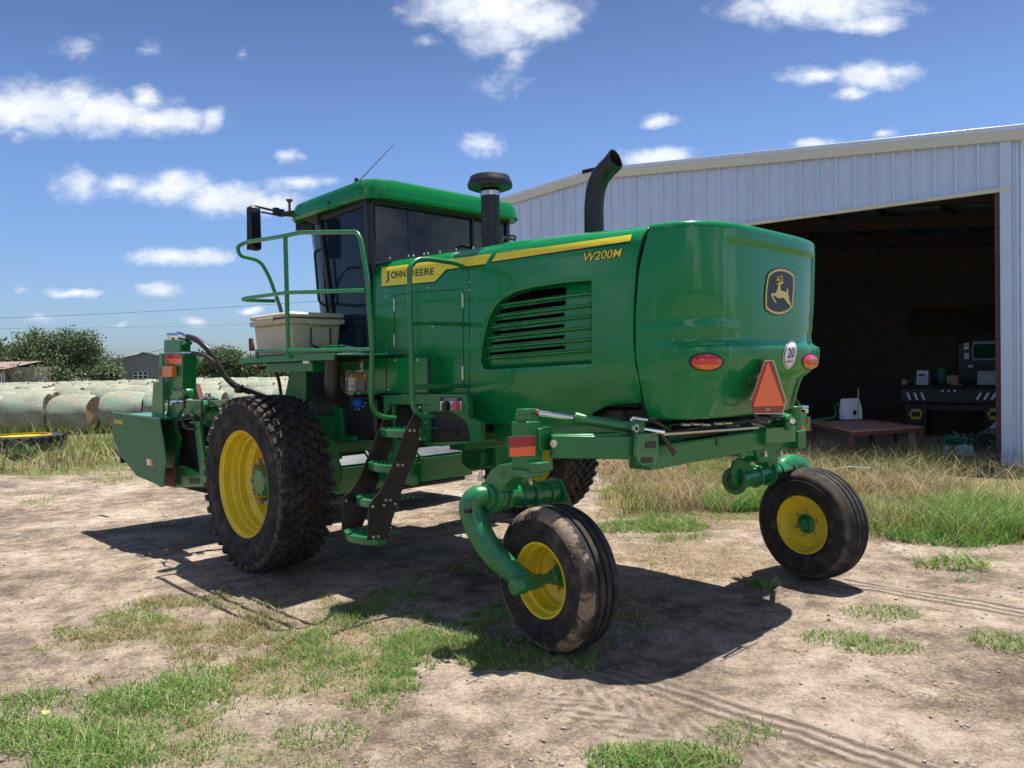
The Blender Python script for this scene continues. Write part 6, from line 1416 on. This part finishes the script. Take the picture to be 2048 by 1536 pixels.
def caster_wheel_parts():
    R_ = .432
    ty = MB(); prof = [(.215, .105), (.225, .122), (.26, .142), (.264, .146), (.27, .1445), (.31, .150), (.34, .1490), (.343, .153), (.349, .148), (.36, .146), (.39, .134), (.41, .115), (.422, .092)]
    def groove(y): return [(.427, y+.009), (.411, y+.006), (.411, y-.006), (.428, y-.009)]
    mid = [(.428, .07)]+groove(.055)+groove(.0)+groove(-.055)+[(.428, -.07)]
    mid = [(.4265, .078)]+groove(.052)+[(.431, .028)]+groove(.0)+[(.431, -.028)]+groove(-.052)+[(.4265, -.078)]
    prof = prof+mid+[(r, -h) for r, h in reversed(prof)]
    ty.lathe(prof, n=96)
    for k in range(0, 72):
        pass
    rim = MB(); rim.lathe([(.215, .10), (.228, .118), (.224, .128), (.214, .126), (.208, .112), (.203, .08), (.188, .07), (.184, .0), (.172, -.01), (.168, -.035), (.150, -.045), (.07, -.052), (.07, -.06), (.150, -.062), (.175, -.066), (.184, -.075), (.19, -.09), (.205, -.10), (.214, -.126), (.224, -.128), (.228, -.118), (.215, -.10)], n=64)
    hub = MB(); hub.lathe([(.0, .045), (.03, .045), (.045, .03), (.05, -.0), (.072, -.03), (.075, -.07), (.050, -.085), (.046, -.115), (.03, -.122), (0, -.122)], n=28)
    hb = MB()
    for x, z in tube_ring(6, .098, .3): hb.tube([(x, -.085, z), (x, -.035, z)], .011, 8)
    return ty, rim, hub, hb
ty, rim, hub, hb = caster_wheel_parts()
cw = mount('caster_wheel', rim, [ty.build('tire', TC, None, angle=28), hub.build('hub', M['frame'], None), hb.build('wheel_nuts', M['zinc'], None)], (-3.125, 1.264, .428), math.radians(-6.8), 2.6)
cw2 = copy_part(cw, W_); cw2.location = (-3.582, -1.208, .424); cw2.rotation_euler = (0, 1.0, math.pi-math.radians(11.3))
for ch in cw2.children:
    if ch.name.startswith('tire'): ch.data = ch.data.copy(); ch.data.materials[0] = TC2

# ---- caster arms, kingposts, steering cylinders
def casters():
    A_, F = M['arm'], M['frame']
    uK = -3.06; K0, K1 = P(1055, 936, u=uK), P(1055, 838, u=uK); 
    k = MB(); k.box2((uK-.065, K0.y-.065, K0.z), (uK+.065, K0.y+.065, K1.z-.01)); k.box((uK, K0.y, K1.z+.01), (.10, .10, .05)); k.box2((uK-.08, K0.y-.15, K0.z+.10), (uK+.08, K0.y-.02, K0.z+.235)); kp = k.build('kingpost', F, W_, .008)
    e = MB(); a, b = P(1100, 892, u=-3.14), P(1284, 894, u=-3.50)
    e.bar(a, b, .13, .135); e.bar(a+Vector((0, 0, .06)), a+(b-a)*.75+Vector((0, .0, .075)), .11, .02); arm1 = e.build('axle_extension', F, W_, .008)
    ax = (b-a).normalized(); nn = Vector((-abs(ax.y), -ax.x*(-1 if ax.y > 0 else 1), 0)).normalized()
    q = P(1105, 887, u=-3.21); bb = MB(); d = Vector((-1, .25, 0)).normalized(); bb.cyl(q, q+d*.014, .024, 6); bb.cyl(q+d*.014, q+d*.022, .012, 10); bb.build('clamp_bolt', M['zinc'], arm1)
    q = P(1103, 904, u=-3.205); hh = MB(); hh.cyl(q-d*.0, q+d*.003, .011, 12); hh.build('pin_hole', M['decal_black'], arm1)
    # reflectors
    r = MB(); u = uK-.075; r.prism(T([(1017, 873), (1071, 870), (1071, 912), (1018, 915)], u=u), (.006, 0, 0)); rp = r.build('reflector_plate', M['arm'], W_, .001)
    MB().prism(T([(1019, 875), (1069.5, 872), (1069.5, 890.5), (1019, 894)], u=u-.001), (-.003, 0, 0)).build('red_reflector', M['red'], rp)
    MB().prism(T([(1019, 896), (1070, 892.5), (1070, 910.5), (1019.5, 913.5)], u=u-.001), (-.003, 0, 0)).build('orange_reflector', M['orange'], rp)
    # steering arm and cylinder
    s0, s1 = P(1052, 822, u=uK-.02), P(1070, 826, u=uK-.04); st = MB(); st.box(s0, (.07, .10, .028)); st.cyl(s0-Vector((0, 0, .05)), s0, .035, 16); st.build('steering_arm', A_, W_, .004)
    c0, c1, c2, c3 = P(1075, 825, v=K0.y-.05), P(1150, 836, v=1.16), P(1268, 856, v=.90), P(1329, 865, v=.78)
    cy = MB(); cy.cyl(c1, c2, .033, 24); cy.cyl(c1-(c2-c1).normalized()*.005, c1+(c2-c1).normalized()*.03, .037, 24); cyl_ = cy.build('steering_cylinder', A_, W_, .003)
    MB().cyl(c0, c1, .0185, 16).cyl(c2, c3, .0185, 16).build('cylinder_rod', M['chrome'], cyl_)
    MB().cyl(P(1070, 825, v=K0.y-.04), P(1078, 826, v=K0.y-.05), .022, 8).build('lock_nut', M['rust'], cyl_)
    b = MB(); c = P(1274, 861, v=.89); b.box(c, (.085, .085, .12)); b.cyl(c, c+Vector((0, 0, -.11)), .045, 20); q = b.build('cylinder_mount', A_, W_, .018)
    w = P(1271, 857, u=c.x-.05); MB().cyl(w+Vector((.01, 0, 0)), w-Vector((.008, 0, 0)), .024, 20).build('pin_washer', M['zinc'], q); MB().cyl(w, w-Vector((.012, 0, 0)), .013, 6).build('pin_bolt', M['black'], q)
    f = MB(); f.tube(fillet([P(1264, 846, v=.9), P(1264, 836, v=.9), P(1296, 840, v=.86)], .02), .012, 10); f.build('hose_elbow', M['chrome'], cyl_); MB().tube(curve_pts([P(1294, 840, v=.86), P(1312, 844, v=.82), P(1330, 856, v=.75), P(1340, 862, v=.6)], 4), .012, 8).build('hose', M['hose'], cyl_)
    # left caster: head casting, pivot tube, trailing arm
    h = MB(); v0 = K0.y+.06
    h.prism(T([(1076, 926), (1030, 925), (1000, 929), (981, 940), (969, 958), (966, 980), (1003, 985), (1012, 968), (1028, 955), (1046, 948), (1076, 946)], v=v0), (0, -.13, 0)); h.box2((uK-.075, K0.y-.07, K0.z-.05), (uK+.075, K0.y+.07, K0.z)); hd = h.build('caster_head', A_, W_, .012)
    up = -2.79; p0, p1 = P(972, 994, u=up), P(1108, 984, u=up); axv = (p1-p0).normalized()
    t = MB(); t.tube([p0, p1], .072, 28); L_ = (p1-p0).length
    for q, rr, w in ((.04, .104, .035), (.12, .092, .03), (.22, .088, .03), (.45, .082, .03), (.6, .090, .04), (.85, .085, .02)): t.tube([p0+axv*L_*q, p0+axv*(L_*q+w)], rr, 28)
    t.box(p0+axv*L_*.32+Vector((0, 0, .05)), (.12, .05, .10)); t.box(p0+axv*L_*.62+Vector((.02, 0, .07)), (.06, .04, .13)); pv = t.build('pivot_tube', A_, W_, .005)
    wb = MB(); q = p1+Vector((0, 0, 0)); wb.prism([q+Vector((.10, 0, .06)), q+Vector((.02, 0, .10)), q+Vector((-.06, 0, .09)), q+Vector((-.16, 0, -.10)), q+Vector((-.10, 0, -.12)), q+Vector((.08, 0, -.07))], axv*.02); wb.build('pivot_end_plate', A_, pv, .006)
    bt = MB()
    for x, y in ((961, 952), (1008, 960), (1060, 962)):
        q = P(x, y, u=up-.03); bt.cyl(q-Vector((0, 0, .03)), q, .017, 6); bt.cyl(q, q+Vector((0, 0, .03)), .010, 8)
    bt.build('pivot_bolt', M['zinc'], pv)
    ar = MB(); vA = p0.y+.02
    path = [P(978, 990, v=vA-.05), P(952, 996, v=vA+.01), P(943, 1018, v=vA+.03), P(957, 1060, v=vA+.02), P(985, 1105, v=vA-.01), P(1015, 1134, v=vA-.05), P(1048, 1158, v=vA-.09), P(1070, 1166, v=vA-.12)]
    ar.tube(curve_pts(path, 6), [r_ for r_ in np.interp(np.linspace(0, 7, 43), [0, .8, 2, 3, 4.5, 6, 7], [.05, .072, .078, .078, .072, .060, .045])], 28)
    Wc = Vector((-3.125, 1.264, .428)); axl = Vector((math.sin(math.radians(6.8)), math.cos(math.radians(6.8)), 0)); e0 = Wc+axl*.27
    ar.tube([e0, Wc+axl*.12, Wc+axl*.10, Wc+axl*.03], [.045, .042, .032, .032], 20); ca = ar.build('caster_arm', A_, W_)
    MB().lathe([(.0, .055), (.045, .055), (.052, .045), (.052, -.02)], e0-axl*.0, axl, 28).build('axle_cap', A_, ca)
    q = P(942, 1022, v=vA+.11); MB().cyl(q, q+Vector((.04, .01, 0)), .016, 16).build('lightening_hole', M['decal_black'], ca)
    # ---- far side
    uR = -3.42; k0, k1 = P(1588, 905, u=uR), P(1588, 812, u=uR)
    k = MB(); k.box2((uR-.07, k0.y-.07, P(1588, 896, u=uR).z), (uR+.07, k0.y+.07, P(1588, 860, u=uR).z)); k.cyl((uR, k0.y, P(1588, 880, u=uR).z), (uR, k0.y, k1.z), .06, 20); k.build('kingpost', F, W_, .008)
    e = MB(); a, b = P(1575, 868, u=uR), P(1515, 872, u=-3.5); e.bar(a, b, .13, .12); e.prism(T([(1524, 845), (1548, 836), (1571, 853), (1570, 859), (1530, 852)], u=uR), (.1, 0, 0)); e.build('axle_extension', F, W_, .006)
    c = P(1582, 844, u=uR-.12); g = MB(); g.tube([c, c+Vector((.05, 0, 0))], .062, 24); g.cyl(c+Vector((0, 0, 0)), c+Vector((.12, 0, 0)), .04, 20); g.build('cylinder_mount', F, W_, .01)
    cy = MB(); ca_, cb = P(1585, 842, u=uR-.10), Vector((-3.12, k0.y+.05, k1.z+.02)); cy.cyl(ca_, cb, .033, 20); cyl2 = cy.build('steering_cylinder', A_, W_)
    MB().cyl(P(1585, 842, u=uR-.22), P(1585, 838, u=uR-.10), .02, 16).build('cylinder_rod', M['chrome'], cyl2)
    MB().tube(curve_pts([P(1570, 817, u=uR), P(1590, 818, u=uR), P(1606, 822, u=uR), P(1608, 835, u=uR), P(1603, 850, u=uR)], 5), .014, 10).tube(curve_pts([P(1575, 803, u=uR), P(1588, 797, u=uR), P(1600, 812, u=uR), P(1604, 830, u=uR)], 5), .010, 8).build('hose', M['hose'], cyl2)
    MB().cyl(P(1600, 814, u=uR-.03), P(1612, 815, u=uR-.03), .022, 10).build('hose_fitting', M['chrome'], cyl2); MB().cyl(P(1612, 812, u=uR-.03), P(1612, 826, u=uR-.03), .018, 10).build('hose_fitting', M['chrome'], cyl2)
    f = MB(); f.prism(T([(1602, 824), (1614, 824), (1614, 833), (1621, 834), (1621, 862), (1600, 862)], u=uR-.03), (.02, 0, 0)); rp = f.build('reflector_plate', A_, W_, .002)
    MB().prism(T([(1614.5, 835), (1619, 835), (1619, 847), (1614.5, 847)], u=uR-.035), (.003, 0, 0)).prism(T([(1592, 844), (1601, 841), (1601, 848), (1593, 850)], u=uR-.035), (.003, 0, 0)).build('red_reflector', M['red'], rp)
    MB().prism(T([(1598, 854), (1607, 850), (1613.5, 861), (1602, 863)], u=uR-.035), (.003, 0, 0)).build('orange_reflector', M['orange'], rp)
    h = MB(); h.prism(T([(1524, 880), (1585, 880), (1584, 895), (1555, 902), (1545, 925), (1520, 925), (1512, 900)], u=uR+.0), (.12, 0, 0)); h.prism(T([(1472, 893), (1512, 892), (1512, 912), (1480, 914)], u=uR+.02), (.1, 0, 0)); h.build('caster_head', F, W_, .012)
    p0, p1 = P(1468, 962, u=-3.26), P(1592, 932, u=-3.26); axv = (p1-p0).normalized(); L_ = (p1-p0).length
    t = MB(); t.tube([p0, p1], .075, 28)
    for q, rr, w in ((.0, .105, .02), (.28, .09, .03), (.48, .10, .04), (.62, .085, .02), (.82, .09, .03)): t.tube([p0+axv*L_*q, p0+axv*(L_*q+w)], rr, 28)
    t.box(p0+axv*L_*.5+Vector((0, 0, .10)), (.12, .16, .10)); pv = t.build('pivot_tube', A_, W_, .005)
    wb = MB(); wb.prism(T([(1463, 940), (1470, 922), (1484, 914), (1496, 920), (1515, 946), (1508, 955), (1488, 968), (1475, 972), (1466, 965)], u=-3.30), (.02, 0, 0)); wb.build('pivot_end_plate', F, pv, .005)
    bt = MB()
    for x, y in ((1486, 902), (1531, 908), (1563, 907)):
        q = P(x, y, u=uR-.02); bt.cyl(q-Vector((0, 0, .02)), q, .015, 6); bt.cyl(q, q+Vector((0, 0, .025)), .009, 8)
    bt.build('pivot_bolt', M['zinc'], pv)
    Wc = Vector((-3.582, -1.208, .424)); axl = -Vector((math.sin(math.radians(-11.3))*-1, math.cos(math.radians(11.3)), 0)); axl = Vector((-math.sin(math.radians(11.3)), -math.cos(math.radians(11.3)), 0)); e0 = Wc+axl*.24
    ar = MB(); path = [P(1560, 935, u=-3.26), P(1575, 928, u=-3.26), P(1594, 932, u=-3.28)+Vector((0, -.02, 0)), P(1608, 955, u=-3.34)+Vector((0, -.05, -.03)), Vector((-3.45, e0.y-.01, .62)), Vector((-3.54, e0.y+.01, .47)), e0+Vector((0, 0, 0))]
    ar.tube(curve_pts(path, 6), [r_ for r_ in np.interp(np.linspace(0, 6, 37), [0, 1, 2, 3, 5, 6], [.06, .085, .085, .08, .065, .045])], 24); ar.tube([e0, Wc+axl*.03], .035, 16); ar.build('caster_arm', A_, W_)
casters()

# ================================================================== CUTTING HEADER ON THE FRONT
M['curtain'] = mat('sky_tinted_sheet', (.045, .06, .075), .4, var=.5, vscale=5, coat=.3)  # blue-grey base colour stands in for sky reflected on a green curtain
M['shield'] = mat('green_shield_paint', (.035, .16, .065), .5, var=.06, vscale=2, dust=(.08, .15, .08), dfac=.2, spec=.3)
def header():
    HU = 2.2; o = MO+(MR @ Vector((HU, 0, 0))); H_ = thing('mower_header', 'green rotary cutting header mounted on the front of the windrower', 'mower header', o, MYAW)
    L0 = (-HU, 0, 0); B = lambda mb, name, mt, par=None, bev=0, **k: (mb.build(name, M[mt], par or H_, bev, loc=None if par else L0, **k))
    z5 = lambda pts: [(220+x/4.655, 660+y/4.655) for x, y in pts]
    v = 1.80
    sh = MB(); sh.prism(T(z5([(25, 765), (460, 825), (470, 900), (490, 1000), (520, 1210), (508, 1300), (497, 1460), (470, 1465), (440, 1440), (310, 1385), (250, 1360), (160, 1250), (100, 1180), (50, 1070), (22, 960)]), v=v), (0, -.012, 0)); s = B(sh, 'end_shield', 'shield', None, .003)
    lettering('lettering', [('R400', z5([(42, 872)])[0], (77/4.655, 8/4.655), (0, -40/4.655), .012)], M['decal_yellow'], s, lambda x, y: P(x, y, v=v+.003))
    MB().prism(T(z5([(340, 1198), (395, 1206), (398, 1266), (345, 1256)]), v=v+.002), (0, .001, 0)).build('warning_sticker', M['decal_white'], s)
    MB().prism(T(z5([(370, 1204), (392, 1207), (395, 1262), (372, 1258)]), v=v+.004), (0, .001, 0)).build('sticker_panel', M['decal_orange'], s)
    lip = MB(); lip.tube([P(*q, v=v-.005) for q in z5([(25, 765), (460, 825)])], .008, 8); lip.build('shield_lip', M['paint'], s)
    # whole body across the machine
    zt = P(225, 825, v=v).z-.01; pu = P(225, 825, v=v).x; pr = P(*z5([(460, 825)])[0], v=v).x
    b = MB(); b.box2((pr+.05, -1.8, zt-.03), (pu-.05, 1.79, zt-.008)); B(b, 'top_cover', 'paint', None, .004)
    b = MB(); b.add([(pu-.10, -1.8, zt-.02), (pu-.10, 1.78, zt-.02), (pu-.14, 1.78, .72), (pu-.14, -1.8, .72), (pu-.11, -1.8, zt-.02), (pu-.11, 1.78, zt-.02), (pu-.16, 1.78, .72), (pu-.16, -1.8, .72)], [(0, 1, 2, 3), (4, 7, 6, 5), (0, 3, 7, 4), (1, 5, 6, 2), (3, 2, 6, 7), (0, 4, 5, 1)]); B(b, 'front_curtain', 'black')
    b = MB(); b.box2((pr+.1, -1.78, .50), (pr+.75, 1.2, .64)); B(b, 'cutter_bar', 'black', None, .02)
    b = MB(); b.prism([(1.28, .85, .30), (1.22, .85, .60), (1.55, .85, .90), (2.3, .85, 1.10), (2.3, .85, .30)], (0, -2.85, 0)); B(b, 'rear_housing', 'frame', None, .01)
    b = MB(); b.prism([(1.225, .8, .63), (1.56, .8, .935), (2.2, .8, 1.10), (2.2, .8, 1.085), (1.57, .8, .92), (1.235, .8, .62)], (0, -2.7, 0)); B(b, 'rubber_curtain', 'curtain')
    b = MB()
    for y in (.7, .2, -.4, -1.1): b.bar((1.21, y, .63), (1.56, y, .95), .03, .03); b.box2((1.19, y-.02, .32), (1.25, y+.02, .62))
    B(b, 'housing_ribs', 'frame', None, .003)
    b = MB(); b.box2((1.30, -1.9, .24), (1.50, .8, .30)); B(b, 'skid_rail', 'black', None, .02)
    # back end plate, tower and beam, set a little inboard of the shield
    v = 1.60; Q = lambda pts, vv=v: T(z5(pts), v=vv)
    p = MB(); p.prism(Q([(488, 830), (590, 660), (870, 660), (880, 700), (860, 780), (790, 790), (780, 850), (650, 760), (600, 860), (610, 940), (640, 1010), (620, 1100), (600, 1260), (690, 1270), (840, 1330), (905, 1330), (890, 1460), (600, 1470), (500, 1440), (490, 1000)]), (0, -.04, 0)); B(p, 'end_frame', 'frame', None, .004)
    p = MB(); p.prism(Q([(590, 660), (1300, 650), (1300, 690), (880, 720), (590, 760)], 1.56), (0, -.10, 0)); B(p, 'cross_tube', 'arm', None, .004)
    p = MB(); p.box2((P(*z5([(600, 900)])[0], v=1.5).x, 1.50, .5), (P(*z5([(860, 900)])[0], v=1.5).x, -1.5, 1.2)); B(p, 'conditioner_core', 'dark', None, .02)
    p = MB(); p.prism(Q([(780, 850), (830, 850), (890, 1290), (880, 1340), (835, 1330)], 1.62), (0, -.03, 0)); p.prism(Q([(650, 1360), (905, 1330), (890, 1460), (660, 1465)], 1.62), (0, -.04, 0)); p.prism(Q([(600, 1260), (690, 1270), (690, 1290), (600, 1290)], 1.62), (0, -.05, 0)); br = B(p, 'lower_bracket', 'frame', None, .004)
    MB().prism(T(z5([(735, 1385), (830, 1378), (830, 1428), (740, 1435)]), v=1.623), (0, .002, 0)).build('bracket_hole', M['decal_black'], br)
    p = MB(); p.prism(Q([(622, 1120), (718, 1095), (690, 1265), (635, 1262)], 1.45), (0, -.01, 0)); B(p, 'inner_guard', 'arm')
    p = MB(); p.prism(Q([(500, 1280), (600, 1290), (598, 1460), (500, 1450)], 1.66), (0, -.02, 0)); B(p, 'skirt', 'rust', None, .003)
    tw = MB(); tw.prism(Q([(485, 215), (680, 220), (670, 640), (490, 655)], 1.60), (0, -.14, 0)); tower = B(tw, 'motor_tower', 'frame', None, .006)
    tw = MB(); tw.prism(Q([(500, 92), (655, 92), (650, 212), (498, 212)], 1.58), (0, -.11, 0)); tw.prism(Q([(650, 100), (690, 108), (700, 125), (690, 138), (650, 138)], 1.57), (0, -.08, 0)); tw.build('tower_head', M['frame'], tower, .012)
    tw = MB(); tw.prism(Q([(455, 215), (488, 218), (492, 825), (455, 820), (385, 790), (402, 490), (450, 480)], 1.66), (0, -.02, 0)); tw.build('tower_flange', M['frame'], tower, .003)
    x_ = MB(); x_.prism(Q([(488, 222), (675, 222), (675, 266), (488, 266)], 1.604), (0, .003, 0)); x_.build('red_reflector', M['red'], tower); x_ = MB(); x_.prism(Q([(488, 266), (672, 266), (672, 315), (488, 315)], 1.604), (0, .003, 0)); x_.build('orange_reflector', M['orange'], tower)
    x_ = MB(); x_.prism(Q([(502, 345), (545, 338), (622, 336), (624, 432), (545, 438), (502, 425)], 1.61), (0, .05, 0)); x_.build('warning_lamp', M['amber'], tower, .008)
    x_ = MB(); x_.prism(Q([(545, 545), (600, 560), (690, 545), (700, 600), (640, 650), (530, 640), (575, 590)], 1.63), (0, -.10, 0)); x_.build('gearbox', M['arm'], tower, .02)
    p = MB(); c = P(*z5([(940, 770)])[0], v=1.45); p.lathe([(0, .09), (.10, .08), (.14, .03), (.15, -.05)], c, (0, 1, 0), 24); p.prism(Q([(860, 680), (920, 680), (990, 740), (1000, 800), (960, 840), (890, 840)], 1.5), (0, -.06, 0)); B(p, 'drive_housing', 'arm', None, .008)
    p = MB(); p.tube([P(*q, v=1.55) for q in z5([(1000, 840), (935, 980)])], .028, 14); B(p, 'lift_cylinder', 'arm')
    p = MB(); p.prism(Q([(690, 520), (720, 495), (790, 505), (800, 545), (830, 650), (765, 650), (745, 545), (730, 560), (725, 640), (700, 640)], 1.2), (0, -.06, 0)); B(p, 'rusty_guard', 'rust', None, .006)
    p = MB(); p.tube([P(*q, v=1.62) for q in z5([(488, 668), (690, 664)])], .018, 12); B(p, 'lift_rod', 'chrome')
    # hoses from the tower to the machine
    h = MB(); pts = [P(372, 674, v=1.52), P(392, 679, v=1.50), P(415, 698, v=1.46), P(433, 725, v=1.40), P(450, 752, v=1.34), P(470, 770, v=1.26), P(495, 779, v=1.15), P(530, 792, v=1.0)]; h.tube(curve_pts(pts, 6), .030, 12); B(h, 'hydraulic_hose', 'hose')
    h = MB(); pts = [P(383, 706, v=1.54), P(402, 709, v=1.52), P(425, 722, v=1.47), P(445, 748, v=1.38), P(468, 773, v=1.28), P(500, 786, v=1.1)]; h.tube(curve_pts(pts, 6), .019, 10); B(h, 'hydraulic_hose', 'hose')
    f = MB(); f.cyl(P(338, 671, v=1.54), P(376, 674, v=1.52), .030, 12); f.cyl(P(342, 671, v=1.54), P(342, 682, v=1.54), .036, 12); f.cyl(P(362, 705, v=1.56), P(385, 706, v=1.54), .018, 12); f.cyl(P(355, 671, v=1.54), P(362, 672, v=1.54), .040, 8); B(f, 'hose_couplings', 'chrome')
    f = MB(); f.box(P(478, 777, v=1.25), (.12, .06, .09)); B(f, 'hose_clamp', 'black', None, .02)
    h = MB(); h.tube(curve_pts([P(506, 733, v=1.3), P(520, 736, v=1.25), P(540, 735, v=1.15), P(555, 752, v=1.08), P(562, 788, v=1.0)], 6), .016, 10); B(h, 'small_hose', 'rust')
    c = MB(); r = random.Random(6); K = lambda pts: [P(*q, v=1.66+r.uniform(-.02, .03)) for q in z5(pts)]
    for pts in ([(640, 518), (690, 600), (690, 700), (665, 760), (660, 860), (700, 910), (790, 925)], [(700, 715), (660, 770), (690, 880), (730, 900)], [(550, 640), (548, 760), (570, 830), (640, 840), (700, 800), (780, 790)], [(690, 800), (740, 785), (780, 820), (700, 830)], [(850, 660), (855, 740), (845, 860)], [(860, 650), (900, 640), (960, 690), (1010, 720)]):
        c.tube(curve_pts(K(pts), 6), .010, 8)
    B(c, 'cable_loops', 'hose')
    k = MB(); k.cyl(P(*z5([(910, 590)])[0], v=1.5), P(*z5([(908, 640)])[0], v=1.5), .03, 10); k.cyl(P(*z5([(909, 625)])[0], v=1.5), P(*z5([(908, 645)])[0], v=1.5), .06, 12); B(k, 'beam_plug', 'zinc')
    d = MB(); d.prism(Q([(45, 1070), (100, 1180), (110, 1190), (90, 1185), (60, 1160), (45, 1130)], 1.5), (0, -.05, 0)); B(d, 'rubber_flap', 'hose')
header()

# ---- cool box standing on the platform
def cooler():
    M['cool'] = mat('sand_plastic', (.46, .42, .30), .5, var=.05, vscale=4, dust=(.3, .27, .2), dfac=.3, bump=.15, bscale=25)
    z0 = 1.817; u1, u0 = .40, -.27; v1, v0 = 1.40, .90; h = P(590, 640, u=-.27).z-z0; zl = P(590, 623, u=-.28).z
    base = MO+(MR @ Vector(((u0+u1)/2, (v0+v1)/2, z0))); t = thing('cool_box', 'sand coloured hard cool box with lid standing on the green platform', 'cooler', base, MYAW)
    L, D = (u1-u0)/2, (v1-v0)/2; H1 = .29; H2 = zl-z0
    b = MB(); b.box((0, 0, H1/2), (2*L, 2*D, H1)); k = [i for i in range(8)]
    b.v = [(x*(.93 if z < .1 else 1), y*(.93 if z < .1 else 1), z) for x, y, z in b.v]; b.build('box_body', M['cool'], t, .03)
    l = MB(); l.box((0, 0, H1+.012), (2*L+.05, 2*D+.05, .045)); l.build('box_rim', M['cool'], t, .012)
    l = MB(); l.box((0, 0, (H1+.045+H2)/2), (2*L+.06, 2*D+.06, H2-H1-.045), taper=.97); l.build('lid', M['cool'], t, .02)
    s = MB(); s.box((-L-.028, -.07, H1-.0), (.016, .30, .04)); s.build('latch', M['cool'], t, .008); s = MB(); s.box((.05, D+.03, H1+.03), (.30, .016, .05)); s.build('latch', M['cool'], t, .008)
    f = MB(); n = [(-L-.004, -.16, .24), (-L-.004, -.16, .10), (-L-.004, -.10, .05), (-L-.004, .14, .03), (-L-.004, .14, .22), (-L-.004, .12, .24)]
    f.tube(fillet([(-L-.012, .06, .245), (-L-.014, .065, .10), (-L-.02, -.02, .06), (-L-.014, -.13, .10), (-L-.012, -.13, .245)], .03), .008, 8); f.build('rope_handle', M['black'], t)
    pk = MB(); pk.box((-L+.004, -.035, .17), (.01, .20, .16)); pk.build('handle_recess', M['cool'], t, .01)
    c = P(504, 688, u=.55); r = MB(); r.cyl(c-Vector((0, 0, .06)), c+Vector((.02, 0, .05)), .028, 12, .02); o = r.build('grip_lever', M['rust'], W_)
cooler()
